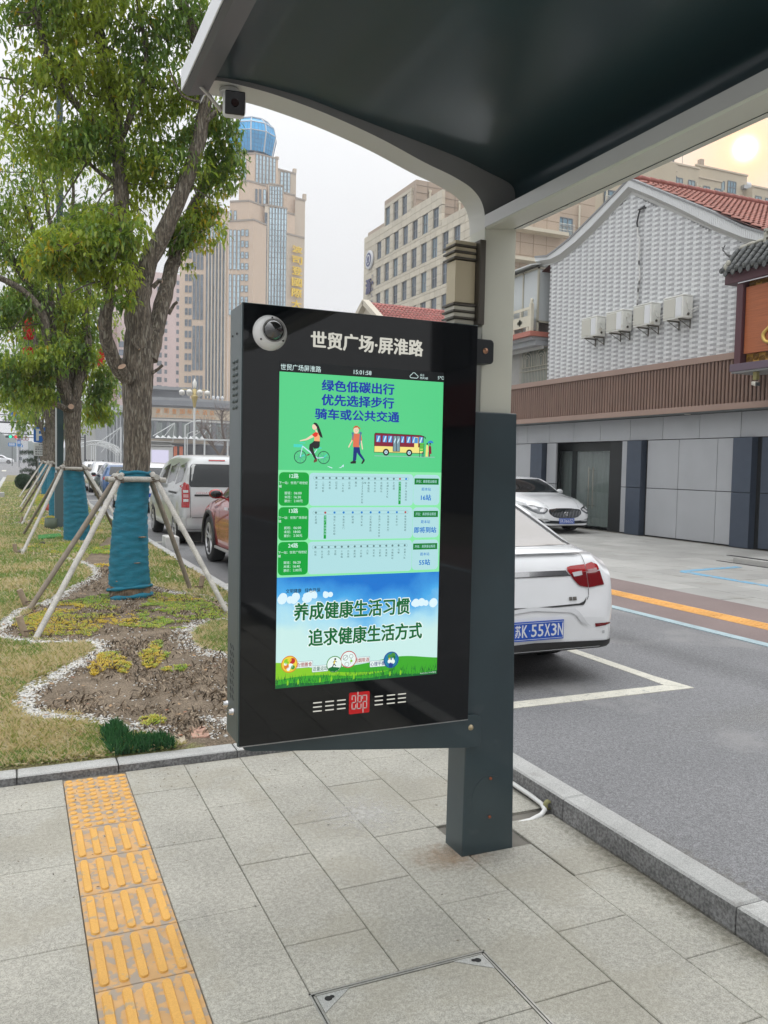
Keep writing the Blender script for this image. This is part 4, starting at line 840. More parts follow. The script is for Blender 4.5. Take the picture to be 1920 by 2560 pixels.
LF=[(0,1,6),(1,2,6),(2,3,6),(3,4,6),(4,5,6),(5,0,6)]
LFq=[(0,1,6,5),(1,2,3,6),(6,3,4,5)]
def crv(P,k=4):
    o=[]
    P=[Vector(p) for p in P]
    for i in range(len(P)-1):
        p0=P[max(i-1,0)];p1=P[i];p2=P[i+1];p3=P[min(i+2,len(P)-1)]
        for j in range(k):
            t=j/k; o.append(.5*((2*p1)+(-p0+p2)*t+(2*p0-5*p1+4*p2-p3)*t*t+(-p0+3*p1-3*p2+p3)*t**3))
    o.append(P[-1]); return o
def limb(q,P,r0,r1,n=9,wob=.06,m=0,rs=None,rg=random):
    C=crv(P); L=len(C); C=[c+Vector((rg.uniform(-1,1),rg.uniform(-1,1),0))*(r0*wob) if 0<i<L-1 else c for i,c in enumerate(C)]
    rr=[(r0+(r1-r0)*(i/(L-1)))*(1+rg.uniform(-wob,wob)*.7) for i in range(L)]
    q.tube(C,rr,n,m); return C
def leaves(root,pts,nrm_sz,seed,single=0,name='foliage',pal=None,quads=True):
    """pts (N,3) leaf positions; first `single` are leaves of their own, the rest one part"""
    rg=np.random.default_rng(seed); N_=len(pts); rot=rg.uniform(0,6.283,N_); tilt=rg.normal(-.75,.45,N_); sz=nrm_sz*rg.uniform(.65,1.2,N_)
    clump=fbm(pts[:,0]*1+pts[:,1]*.3,pts[:,2],.5,seed%60)+rg.normal(0,.10,N_)
    mi=np.where(clump>.58,2,np.where(clump<.44,1,0)); mi=np.where(rg.random(N_)<.012,3,mi); mi=np.where(rg.random(N_)<.10,4,mi)
    if pal is not None: mi=pal(pts,mi,rg)
    if single:
        d=np.linalg.norm(pts-np.array([0,0,1.6]),axis=1)/sz; order=np.argsort(d); s_=order[:single]; r_=order[single:]
        if 'leafm' not in globals():
            globals()['leafm']=[]
            for mt in LM:
                me=bpy.data.meshes.new('leaf'); me.from_pydata(LV,[],LFq); me.materials.append(mt); leafm.append(me)
        of=np.array(offs(root))
        for i in s_:
            o=link('leaf',leafm[mi[i]],root,tuple(pts[i]-of)); o.rotation_euler=(tilt[i],rg.normal(0,.3),rot[i]); o.scale=(sz[i],)*3
    else: r_=np.arange(N_)
    return tag(scatter(name,LV,LFq,pts[r_],rot[r_],sz[r_],LM,mi[r_],tilt=tilt[r_],parent=root),kind='stuff')
def sprays(C,n,spread,rg):
    """leaf points around cluster centres (cx,cy,cz,r)"""
    P=[]
    for cx,cy,cz,r,wt in C:
        k=int(n*wt); a=rg.normal(0,1,(k,3)); a/=np.linalg.norm(a,axis=1)[:,None]; d=rg.random(k)**.45
        P.append(np.array([cx,cy,cz])+a*d[:,None]*np.array([r,r,r*.75])*spread)
    return np.concatenate(P)
def wraptube(root,path,radii,z0,z1,mat,seed,name='trunk_wrap',n=28,rings=70):
    """cloth bandage wound round the trunk with creases, as one closed tube"""
    rg=random.Random(seed); q=MB(); vs=[]
    for i in range(rings+1):
        z=z0+(z1-z0)*i/rings; x=np.interp(z,[p[2] for p in path],[p[0] for p in path]); y=np.interp(z,[p[2] for p in path],[p[1] for p in path]); r=np.interp(z,[p[2] for p in path],radii)
        for k in range(n):
            a=2*math.pi*k/n
            w_=.007+.0035*math.sin(z*58+3.2*math.sin(a+seed)+1.6*math.sin(3*a+z*5))+0.004*math.sin(z*139+4*math.sin(2*a+1+z*3))+.0018*rg.uniform(-1,1)
            vs.append((x+(r*1.09+w_)*math.cos(a),y+(r*1.09+w_)*math.sin(a),z+.012*math.sin(a*2+z*9)))
    q.add(vs,[(i*n+k,i*n+(k+1)%n,(i+1)*n+(k+1)%n,(i+1)*n+k) for i in range(rings) for k in range(n)],0,True)
    q.add(vs[-n:],[tuple(range(n))],0); return q.build(name,mat,root)
def fit_tree(name,label,x,y,trunk,tr,limbs,clusters,nleaf,lsz,seed,wrap=(.12,1.45),single=0,stubs=(),group='street trees along the planted verge',twigs=60,pal=None,rootz=.0,nseg=14):
    rg=random.Random(seed); rn=np.random.default_rng(seed)
    root=thing(name,label,'tree',(x,y,.05),group)
    q=MB(); C=crv([(a,y+b,c) for a,b,c in trunk],6); L=len(C); rr=np.interp([c.z for c in C],[t[2] for t in trunk],tr)
    n=nseg; vs=[]
    for i,c in enumerate(C):
        for k in range(n):
            a=2*math.pi*k/n; w_=1+.05*math.sin(a*3+c.z*2.2+seed)+.035*rg.uniform(-1,1); vs.append((c.x+rr[i]*w_*math.cos(a),c.y+rr[i]*w_*math.sin(a),c.z))
    q.add(vs,[(i*n+k,i*n+(k+1)%n,(i+1)*n+(k+1)%n,(i+1)*n+k) for i in range(L-1) for k in range(n)],0,True); q.add(vs[-n:],[tuple(range(n))],0)
    q.build('trunk',m_bark,root)
    tips=[]
    for P,r0,r1 in limbs:
        P=[(a,y+b,c) for a,b,c in P]; q=MB(); CC=limb(q,P,r0,r1,10,.07,0,rg=rg); q.build('branch',m_bark,root); tips+=CC[len(CC)//3:]
    for P,r in stubs:
        P=[(a,y+b,c) for a,b,c in P]; q=MB(); q.tube(P,[r*1.25]+[r]*(len(P)-1),10); q.m[-1]=1; q.build('branch_stub',[m_bark,m_cut],root)
    cl=[(a,y+b,c,r,w_) for a,b,c,r,w_ in clusters]
    q=MB()
    for a,b,c,r,w_ in cl:
        for j in range(max(1,int(twigs*w_))):
            t=min(tips,key=lambda p:(p-Vector((a,b,c))).length+rg.uniform(0,.6)); e=Vector((a+rg.uniform(-r,r)*.8,b+rg.uniform(-r,r)*.8,c+rg.uniform(-r,r)*.6)); md=(t+e)/2+Vector((rg.uniform(-.1,.1),rg.uniform(-.1,.1),rg.uniform(-.15,.05)))
            q.tube(crv([t,md,e],3),[.012-.0012*i for i in range(7)],4)
    if q.v: tag(q.build('twigs',m_twig,root),kind='stuff')
    P=sprays(cl,nleaf,1.15,rn); 
    P=P[fbm(P[:,0]*1.0+P[:,1]*.7,P[:,2]+P[:,1]*.5,.28,(seed*3)%50)>.455]
    leaves(root,P,lsz,seed,single,pal=pal)
    if wrap: wraptube(root,[(a,y+b,c) for a,b,c in trunk],tr,wrap[0],wrap[1],m_wrap,seed)
    return root
# tree 1, nearest
tr1=[(1.15,0,0),(1.15,0,.12),(1.14,0,.51),(1.155,0,1.0),(1.205,0,1.44),(1.22,0,1.83),(1.225,0,2.27),(1.23,0,2.58),(1.24,0,2.82)]
rd1=[.235,.205,.185,.160,.140,.144,.155,.172,.155]
def pal1(p,mi,rg):
    y_=((p[:,0]>1.85)&(p[:,2]>3.9)&(p[:,2]<4.75))|((p[:,0]<.6)&(p[:,2]<3.9)&(p[:,2]>3.3)); mi=np.where(y_&(rg.random(len(p))<.20),3,mi); mi=np.where(y_&(rg.random(len(p))<.30),2,mi)
    low=(p[:,0]<.75)&(p[:,2]<3.9); return np.where(low&(rg.random(len(p))<.45),2,mi)
limbs1=[([(1.17,0,2.48),(1.05,-.05,2.56),(.945,-.12,2.72),(.88,-.2,2.90),(.87,-.25,3.11),(.90,-.3,3.28),(.86,-.35,3.5)],.085,.06),
([(1.235,0,2.65),(1.235,.02,3.05),(1.23,.02,3.31),(1.24,.02,3.56)],.150,.135),
([(1.23,.02,3.45),(1.15,.05,3.73),(1.10,.1,3.98),(1.08,.15,4.32),(1.06,.2,4.69),(1.03,.2,5.07),(.99,.25,5.43),(.91,.3,5.87),(.85,.3,6.27),(.80,.3,7.0)],.095,.055),
([(1.25,.02,3.48),(1.35,-.02,3.8),(1.48,-.05,4.07),(1.63,-.1,4.44),(1.78,-.12,4.85),(1.87,-.15,5.25),(1.90,-.2,5.6),(1.84,-.2,6.02),(1.68,-.2,6.4),(1.45,-.2,7.1)],.105,.05),
([(1.34,0,2.72),(1.40,.05,2.95),(1.45,.1,3.16),(1.57,.2,3.56),(1.65,.28,3.88),(1.75,.35,4.19),(1.89,.45,4.52),(2.05,.5,4.85),(2.15,.55,5.2)],.108,.05),
([(1.03,.2,5.04),(.83,.1,5.15),(.63,0,5.28),(.48,-.05,5.43),(.34,-.1,5.63),(.27,-.15,5.85),(.21,-.2,6.08),(.15,-.2,6.5)],.048,.028),
([(1.06,.15,4.58),(.87,.2,4.70),(.69,.3,4.88),(.54,.3,5.02)],.026,.014),([(1.04,.2,5.04),(1.16,.1,5.34),(1.28,0,5.7),(1.3,0,6.0),(1.2,0,6.6)],.04,.02),
([(.47,-.05,5.43),(.25,-.1,5.40),(-.2,-.2,5.36)],.015,.008),([(.86,-.35,3.5),(.75,-.5,3.7),(.6,-.6,3.75)],.03,.012),([(.88,-.33,3.45),(.95,-.5,3.75),(1.0,-.6,4.1)],.03,.012),
([(1.90,-.2,5.5),(1.6,-.5,5.4),(1.45,-.6,5.6)],.016,.008),([(1.9,-.2,5.3),(2.2,-.3,5.6),(2.4,-.3,5.9)],.03,.012)]
cl1=[(.05,-.2,6.1,.45,.05),(.45,-.1,6.3,.5,.08),(.95,.2,6.3,.5,.08),(1.45,0,6.35,.5,.08),(1.9,-.1,6.4,.45,.06),(.25,-.1,5.55,.42,.06),(.65,0,5.7,.42,.06),(1.1,.2,5.6,.42,.07),(1.55,.1,5.75,.42,.07),(1.95,0,5.6,.38,.05),(.1,-.1,4.95,.34,.04),(.5,0,4.8,.36,.045),(.75,.1,5.1,.34,.05),(1.3,.3,4.85,.4,.07),(1.7,.1,4.8,.42,.075),(2.05,.2,4.95,.36,.055),(2.25,.3,5.1,.26,.025),(1.78,.1,5.3,.30,.045),(2.1,.1,5.35,.26,.03),(1.5,.3,5.2,.28,.03),(1.95,.3,4.3,.30,.04),(2.1,.3,4.45,.22,.02),(1.65,.2,4.15,.26,.03),(1.35,.3,4.3,.34,.05),(.95,.3,4.2,.32,.04),(.55,.2,4.2,.32,.03),(1.75,.35,3.85,.16,.012),
(.75,-.4,3.75,.34,.06),(.45,-.5,3.65,.32,.05),(.95,-.4,3.95,.33,.045),(.30,-.55,3.5,.22,.022),(.62,-.55,3.35,.24,.028),(.95,-.5,3.5,.22,.022),(1.05,-.5,3.25,.13,.006),(.75,-.1,3.98,.28,.02),
(.2,0,7.2,.8,.09),(1.2,0,7.3,.9,.12),(2.0,0,7.2,.7,.06),(1.2,0,8.1,.9,.08)]
t1=fit_tree('street_tree','nearest street tree with teal cloth round its trunk','x' and 1.15,9.47,tr1,rd1,limbs1,cl1,27000,.086,11,wrap=(.24,1.49),single=300,pal=pal1,
 stubs=[([(1.38,-.02,3.50),(1.44,-.05,3.57),(1.475,-.06,3.565)],.022),([(1.58,.15,3.26),(1.64,.15,3.37),(1.675,.15,3.40)],.018),([(1.36,-.1,2.56),(1.43,-.12,2.61),(1.475,-.13,2.655)],.016),([(1.12,-.13,2.46),(1.06,-.2,2.56),(1.035,-.23,2.60)],.045),([(1.66,.2,3.8),(1.72,.15,3.86)],.015),([(1.17,-.14,2.86),(1.22,-.18,2.80)],.014)])
# torn foot of the wrapping
q=MB(); vs=[]
for i in range(8):
    for k in range(24):
        a=2*math.pi*k/24; r=.215+.012*random.uniform(-1,1)-i*.001; vs.append((1.15+r*math.cos(a),9.47+r*math.sin(a),.03+.032*i))
q.add(vs,[(i*24+k,i*24+(k+1)%24,(i+1)*24+(k+1)%24,(i+1)*24+k) for i in range(7) for k in range(24)],0,False); q.build('root_fibre',m_rootf,t1)
for z,th in ((.105,.032),(.175,.022)):
    q=MB(); P=[Vector((1.15+.229*math.cos(a),9.47+.229*math.sin(a),z+.035*math.sin(a*1+2.6)+ (.03 if z>.15 else 0))) for a in [i*math.pi/18 for i in range(37)]]; q.tube(P,[th*(.8+.3*math.sin(i*.9)) for i in range(37)],7,cap=False); q.build('loose_cloth',m_wrap,t1)
q=MB(); P=[Vector((1.205+.153*math.cos(a),9.47+.153*math.sin(a),1.475+.01*math.sin(3*a))) for a in [i*math.pi/14 for i in range(29)]]; q.tube(P,.02,6,cap=False); q.build('loose_cloth',m_wrap,t1)
q=MB(); q.ell((1.26,9.28,.78),(.045,.02,.008),10,6); q.build('cloth_tear',m_rootf,t1); q=MB(); q.ell((1.19,9.275,.50),(.05,.02,.006),10,6); q.build('cloth_tear',m_rootf,t1); q=MB(); q.ell((1.02,9.33,.30),(.04,.03,.014),10,6); q.build('cloth_tear',m_rootf,t1)
# tree 2
tr2=[(1.06,0,0),(1.05,0,.15),(1.03,0,.64),(.985,0,1.38),(.97,0,1.82),(.965,0,2.27),(.97,0,2.7)]; rd2=[.24,.215,.195,.155,.135,.145,.17]
limbs2=[([(.93,0,2.6),(.77,-.05,2.99),(.66,-.1,3.42),(.54,-.15,3.77),(.48,-.2,4.13),(.32,-.2,4.4),(.02,-.2,4.65),(-.3,-.2,4.78)],.11,.05),([(.93,0,2.65),(.77,.1,3.21),(.66,.15,3.71),(.61,.2,4.21),(.42,.2,4.55),(.16,.2,4.88),(-.2,.2,5.5)],.10,.05),([(.66,.1,3.75),(.62,.15,4.42),(.56,.2,4.99),(.42,.2,5.4),(.29,.2,5.81),(.1,.2,6.4)],.06,.03),([(.99,0,2.6),(1.10,.05,3.08),(1.20,.1,3.53),(1.25,.1,3.83),(1.20,.15,4.26),(1.27,.15,4.71),(1.2,.2,5.5)],.095,.045),([(.97,.1,2.65),(.98,.2,3.15),(.95,.2,3.58),(.82,.2,4.16),(.76,.25,4.73),(.72,.25,5.44),(.59,.3,6.0),(.49,.3,6.6),(.33,.3,7.5)],.075,.03),([(.72,.25,5.3),(.95,.2,5.9),(1.0,.2,6.6),(.95,.2,7.2)],.04,.02)]
cl2=[(-.3,-.2,3.6,.55,.05),(.1,-.3,3.3,.5,.05),(.45,-.4,3.35,.45,.05),(.2,-.3,2.95,.4,.04),(-.1,-.2,2.85,.4,.04),(.45,-.3,2.75,.26,.02),(.62,-.3,3.6,.4,.04),(-.4,-.2,4.2,.5,.04),(.0,0,4.2,.5,.04),(.5,.3,4.5,.55,.05),(1.0,.2,4.3,.5,.05),(1.35,.2,3.5,.40,.05),(1.45,.2,3.1,.34,.035),(1.40,.3,2.85,.26,.025),(1.1,.3,3.8,.4,.04),(1.3,.3,4.6,.5,.05),(.1,.2,5.2,.6,.05),(.8,.2,5.4,.6,.05),(-.3,.2,5.8,.6,.04),(.4,.2,6.2,.7,.055),(1.2,.2,6.2,.7,.055),(1.9,.2,5.7,.6,.03),(-.2,.2,7,.7,.05),(.8,.2,7.2,.8,.06),(1.6,.2,7.2,.7,.04),(1.48,.25,2.5,.26,.02)]
fit_tree('street_tree','second street tree with sawn branch stubs and a leaning blue trunk wrap',1.06,16.44,tr2,rd2,limbs2,cl2,27000,.118,23,wrap=(.05,1.40),
 stubs=[([(.9,-.1,2.50),(.78,-.2,2.56),(.65,-.35,2.60)],.055),([(.94,-.12,2.52),(.93,-.26,2.56),(.925,-.34,2.565)],.05)],twigs=40)
def generic(x,y,h0,seed,lab,nl,sz,cl,single=0,fork=2.4,r=.15,wrap=True):
    rg=random.Random(seed); T=[(x,0,0),(x+rg.uniform(-.04,.04),0,.8),(x+rg.uniform(-.06,.06),0,1.5),(x+rg.uniform(-.06,.06),0,fork)]
    lb=[]
    for k in range(5):
        a=k*1.26+rg.uniform(-.3,.3); d=rg.uniform(.5,1.0); p=T[-1]
        lb.append(([(p[0],0,fork-.1),(p[0]+d*.35*math.cos(a),d*.35*math.sin(a),fork+.7),(p[0]+d*.8*math.cos(a),d*.8*math.sin(a),fork+1.6),(p[0]+d*1.1*math.cos(a),d*1.1*math.sin(a),fork+2.8),(p[0]+d*1.3*math.cos(a),d*1.3*math.sin(a),fork+h0-2.6)],.085,.03))
    C=[(x+a,b,c,r_,w_) for a,b,c,r_,w_ in cl]
    return fit_tree('street_tree',lab,x,y,T,[r*1.5,r*1.2,r,r*1.1],lb,C,nl,sz,seed,wrap=(.05,1.4) if wrap else None,twigs=20,nseg=10)
clg=[(-1.0,0,4.0,.9,.10),(.8,0,3.7,.8,.10),(0,-.5,4.6,1.0,.13),(0,.5,4.8,1,.13),(-.9,0,5.4,.9,.12),(.9,0,5.4,.9,.12),(0,0,6.2,1.1,.18),(-.5,0,7.2,.9,.1),(1.0,-.3,3.0,.5,.05),(-.9,-.3,3.2,.5,.05)]
generic(1.05,23.6,6.5,31,'third street tree along the verge behind the parking sign',7000,.17,clg)
generic(1.2,31.0,6.5,37,'fourth street tree along the verge with yellow leaf sprays',4500,.2,clg)
generic(1.25,38.5,6.5,41,'fifth street tree along the verge in the distance',3500,.24,clg)
generic(1.3,47,6.5,43,'sixth street tree along the verge, smallest of the row',3000,.28,clg)
# wooden prop frames tied round the trunks
m_pole=M('grey_pole',(.44,.42,.38),.85,var=.15,vs=12,speck=.2,ss=120,bump=.4,bs=60,bd=.004)
m_pole2=M('brown_pole',(.25,.21,.165),.85,var=.15,vs=12,bump=.4,bs=60,bd=.004)
m_tie=M('twine',(.13,.085,.06),.9)
def props(x,y,zc,rad,feet,lab,h=1.45,pegs=(),grp='wooden prop frames round the tree trunks'):
    root=thing('tree_prop',lab,'tree prop',(x,y,.05),grp); a=rad+.035
    C=[(x-a,y-a),(x+a,y-a),(x+a,y+a),(x-a,y+a)]
    for i in range(4):
        p=Vector((*C[i],zc+.03*(i%2)));r_=Vector((*C[(i+1)%4],zc+.03*(i%2))); d=(r_-p).normalized()*.11; rg=random.Random(i)
        q=MB(); q.tube([p-d,(p+r_)/2+Vector((0,0,.008)),r_+d],[.031,.030,.029],9); q.build('cross_pole',m_pole,root)
    for i,(fx,fy) in enumerate(feet):
        c=Vector((*C[i],zc)); f=Vector((fx,fy,.045)); d=(c-f).normalized(); t=c+d*.10
        q=MB(); q.tube([f,(f+t)/2+Vector((.006,0,.004)),t],[.026,.028,.030],9); q.build('prop_pole',m_pole if i in (0,1) else m_pole2,root)
        q=MB(); 
        for k in range(3): q.tube([c+Vector((.052*math.cos(a_),.05*math.sin(a_),.02*k-.02+.012*math.sin(2*a_))) for a_ in [j*.7 for j in range(10)]],.006,4,cap=False)
        tag(q.build('twine',m_tie,root),kind='stuff')
    for (fx,fy,dx) in pegs:
        q=MB(); q.tube([(fx,fy,.02),(fx+dx*.4,fy,.27)],[.028,.030],8); q.build('peg',M('peg_wood',(.36,.28,.20),.85,var=.15,vs=30),root)
        q=MB(); q.tube([(fx+.05*math.cos(a_),fy+.05*math.sin(a_),.13+.004*a_) for a_ in [j*.7 for j in range(12)]],.005,4,cap=False); q.build('peg_twine',m_tie,root)
    return root
props(1.205,9.47,1.40,.155,[(.11,7.38),(1.96,8.12),(1.90,9.80),(.08,8.92)],'wooden prop frame lashed round the nearest trunk at the cabinet side',pegs=[(.10,7.62,-.2),(.13,9.2,-.25),(1.97,9.75,.1)])
props(.98,16.44,1.44,.16,[(.05,14.0),(1.9,14.6),(1.95,18.2),(.1,17.8)],'wooden prop frame leaning round the second trunk behind the dark post',pegs=[(.02,14.2,-.1)])
props(1.05,23.6,1.5,.15,[(.10,20.8),(1.9,21.4),(1.95,25.5),(.1,25.4)],'wooden prop frame round the third trunk along the verge',pegs=[(.1,21,.1)])
props(1.2,31,1.5,.15,[(.10,28.4),(1.95,28.6),(2.0,33),(.2,33)],'wooden prop frame round the fourth trunk along the verge')
props(1.25,38.5,1.5,.15,[(.10,36),(1.95,36),(2.0,40.5),(.2,40.5)],'wooden prop frame round the fifth trunk along the verge')
# lamp standard
m_post=M('post_slate',(.022,.050,.055),.4,coat=.2); m_post2=M('post_light',(.60,.62,.62),.4)
lp=thing('lamp_post','tall dark teal square lamp post between the first two trees','lamp post',(.90,19.5,.05))
q=MB(); q.box(.78,1.0,19.4,19.62,.05,1.32); bevel(q.build('post_base',M('base_grey',(.10,.14,.15),.5),lp),.01)
q=MB(); q.box(.83,.96,19.44,19.58,1.32,9.5); q.build('post_shaft',m_post,lp)
q=MB(); q.box(.795,.822,19.43,19.46,1.32,3.2); q.build('light_strip',m_post2,lp)
# ================= SHOP BUILDING ACROSS THE ROAD =================
m_pgl=M('panel_light_grey',(.36,.37,.385),.5,var=.05,vs=1.3,rnd=.05,spec=.4)
m_pdk=M('panel_navy_grey',(.045,.060,.088),.5,var=.06,rnd=.06)
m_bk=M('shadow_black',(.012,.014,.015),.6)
m_rib=M('brown_rib',(.20,.125,.095),.6,var=.07,vs=2,rnd=.06)
m_ribd=M('brown_recess',(.075,.045,.035),.8)
m_rail=M('brown_rail',(.30,.205,.165),.5,var=.05,vs=1)
sb=thing('shop_building','two storey shop with grey brick tile gable, brown ribbed band and red tiled roof','building',(14.3,16.5,0))
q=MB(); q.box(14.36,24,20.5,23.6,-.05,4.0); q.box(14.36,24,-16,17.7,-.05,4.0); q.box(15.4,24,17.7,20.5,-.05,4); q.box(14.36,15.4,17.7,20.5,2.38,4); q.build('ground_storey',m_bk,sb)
def pan(y0,y1,z0,z1,x=14.3,mat=None,name='wall_panel',th=.05,g=.006):
    q=MB(); q.cbox(-(y1-y0)/2+g,(y1-y0)/2-g,-(z1-z0)/2+g,(z1-z0)/2-g,-th,0,.004)
    q.v=[(x-c,(y0+y1)/2+a,(z0+z1)/2+b) for a,b,c in q.v]; q.f=[f[::-1] for f in q.f]
    return q.build(name,mat or m_pgl,sb,fix=True)
tj=[23.4,22.07,21.506,20.364,19.204,18.043,16.865,15.699,14.52,13.329,12.15,10.97,9.8,8.6,7.4,6.2,5.0]
for a,b in zip(tj[1:],tj[:-1]): pan(a,b,2.372,2.93)
for y0,y1,mt in ((21.16,22.6,m_pgl),(20.0,20.47,m_pgl),(16.84,17.15,m_pgl),(15.136,16.2,m_pgl),(13.958,15.136,m_pgl),(13.43,13.958,m_pgl),(11.7,12.76,m_pdk),(10.6,11.7,m_pdk),(9.5,10.6,m_pgl),(8.4,9.5,m_pgl),(6.5,7.5,m_pgl),(5,6.5,m_pgl)):
    pan(y0,y1,1.19,2.368,mat=mt); pan(y0,y1,.02,1.186,mat=mt)
for y0,y1 in ((20.55,21.15),(16.29,16.83),(12.9,13.42),(7.52,8.3)):
    pan(y0,y1,1.19,2.368,14.18,m_pdk,'column_panel'); pan(y0,y1,.0,1.186,14.18,m_pdk,'column_panel')
    q=MB(); q.box(14.231,14.36,y0+.01,y1-.01,0,2.366); q.build('column_core',m_pdk,sb)
# entrance
m_gl=M('shop_glass',(.10,.13,.125),.03,spec=.9,coat=.3,alpha=.35); m_fr=M('black_frame',(.012,.018,.018),.35)
q=MB(); q.box(14.66,14.72,17.86,18.02,0,2.37); q.box(14.66,14.72,19.55,19.72,0,2.37); q.box(14.66,14.72,20.33,20.45,0,2.37); q.box(14.655,14.725,17.86,20.45,2.13,2.37); q.build('door_frame',m_fr,sb)
q=MB(); q.box(14.35,15.4,20.455,20.49,0,2.37); q.build('entrance_side',m_bk,sb)
for y0,y1 in ((18.03,18.79),(18.80,19.54),(19.73,20.32)):
    q=MB(); q.box(14.682,14.69,y0,y1,.04,2.12); q.build('glass_door' if y1<19.6 else 'side_glass',m_gl,sb)
q=MB(); q.box(14.682,14.69,17.72,17.855,.04,2.36); q.build('side_glass',m_gl,sb)
for y in (18.70,18.89):
    q=MB(); q.tube([(14.62,y,.55),(14.62,y,1.68)],.014,8)
    for z in (.62,1.60): q.tube([(14.62,y,z),(14.685,y,z)],.010,6)
    q.build('door_handle',M('steel_handle',(.55,.52,.45),.25,metal=.9),sb)
m_cur=M('curtain',(.62,.70,.66),.8,var=.15,vs=5,stretch=(4,14,.4))
q=MB(); n=180
for i in range(n):
    y0=17.75+2.65*i/n; y1=17.75+2.65*(i+1)/n; f=lambda y:14.77+.03*math.sin(y*31+2*math.sin(y*7))
    q.add([(f(y0),y0,.05),(f(y1),y1,.05),(f(y1),y1,2.3),(f(y0),y0,2.3)],[(0,1,2,3)],0,True)
q.build('curtain',m_cur,sb)
q=MB(); q.box(14.31,14.36,20.9,21.28,1.65,1.69); q.build('wall_sign_bar',m_fr,sb)
# soffit and ribbed band
q=MB(); q.box(13.93,14.34,5,23.5,2.935,2.96); q.build('soffit',M('soffit_slate',(.15,.17,.17),.6),sb)
q=MB(); q.box(13.90,14.0,5,23.5,2.95,3.085); bevel(q.build('band_rail',m_rail,sb),.006); q=MB(); q.box(13.90,14.4,5,23.5,4.015,4.155); bevel(q.build('band_rail',m_rail,sb),.006)
q=MB(); q.box(14.0,14.03,5,23.5,3.08,4.02); q.build('band_back',m_ribd,sb)
rb=MB(); rb.cbox(-.035,.035,-.47,.47,-.05,0,.012); rb.v=[(-c,a,b) for a,b,c in rb.v]; rb.f=[f[::-1] for f in rb.f]; rbm=rb.mesh('rib',m_rib)
y=23.4; k=0
while y>5.1:
    link('rib',rbm,sb,(13.935-14.3,y-16.5,3.55)); y-=.105; k+=1
q=MB(); q.lathe([(0,0),(.07,0),(.07,.012)],(14.1,14.7,2.920),n=16); q.build('downlight',M('downlight',(.6,.6,.55),.4),sb)
# gable wall faced with brick tiles in a running pattern
gy=[(20.9,7.58),(20.255,7.478),(19.768,7.507),(18.996,7.784),(18.27,8.024),(16.9,8.513),(16.246,8.155),(15.17,7.535),(14.191,6.971),(13.3,6.522),(12.4,6.2)]
q=MB(); q.prism([(20.30,4.10),(20.30,7.50)]+gy[2:-1]+[(12.2,6.1),(12.2,4.10)],'x',14.125,14.36); q.build('gable_wall',M('mortar_grey',(.33,.33,.335),.8),sb,fix=True)
bm_=[M('brick_light',(.68,.69,.69),.55,rnd=.05,var=.06,vs=2,stretch=(1,4,.5)),M('brick_mid',(.54,.545,.55),.55,rnd=.05,var=.06,vs=2,stretch=(1,4,.5)),M('brick_dark',(.36,.365,.37),.55,rnd=.05,var=.05,vs=3)]
BL,BH=.182,.058
bme=[]
for mt in bm_:
    q=MB(); q.cbox(-BL/2+.001,BL/2-.001,-BH/2+.001,BH/2-.001,-.02,0,.003); q.v=[(-c,a,b) for a,b,c in q.v]; q.f=[f[::-1] for f in q.f]; bme.append(q.mesh('brick',mt))
def topz(y):
    P=sorted([(a,b) for a,b in gy]); return float(np.interp(y,[p[0] for p in P],[p[1] for p in P]))
L=[]
for r_ in range(76):
    z=4.165+BH*(r_+.5); off=BL*1.5*(r_%2)
    for k in range(-2,48):
        y=20.28-BL*(k+.5)-off+.2; 
        if y+BL/2>20.30 or y-BL/2<12.2: continue
        if z+BH/2>topz(y)+.02: continue
        L.append((math.hypot(y,z-1.6),y,z,(k%3)))
L.sort(); rest=[MB(),MB(),MB()]; rs=MB()
for i,(d,y,z,c) in enumerate(L):
    if i<300: link('brick',bme[c],sb,(14.105-14.3,y-16.5,z))
    else: rs.add([(14.105,y-BL/2+.0015,z-BH/2+.0015),(14.105,y+BL/2-.0015,z-BH/2+.0015),(14.105,y+BL/2-.0015,z+BH/2-.0015),(14.105,y-BL/2+.0015,z+BH/2-.0015)]+[(14.124,y-BL/2+.001,z-BH/2+.001),(14.124,y+BL/2-.001,z-BH/2+.001),(14.124,y+BL/2-.001,z+BH/2-.001),(14.124,y-BL/2+.001,z+BH/2-.001)],[(3,2,1,0),(0,1,5,4),(1,2,6,5),(2,3,7,6),(3,0,4,7)],c)
tag(rs.build('bricks',bm_,sb),kind='stuff')
q=MB(); q.box(14.13,14.35,20.28,20.301,4.1,7.5); q.build('corner_strip',bm_[1],sb)
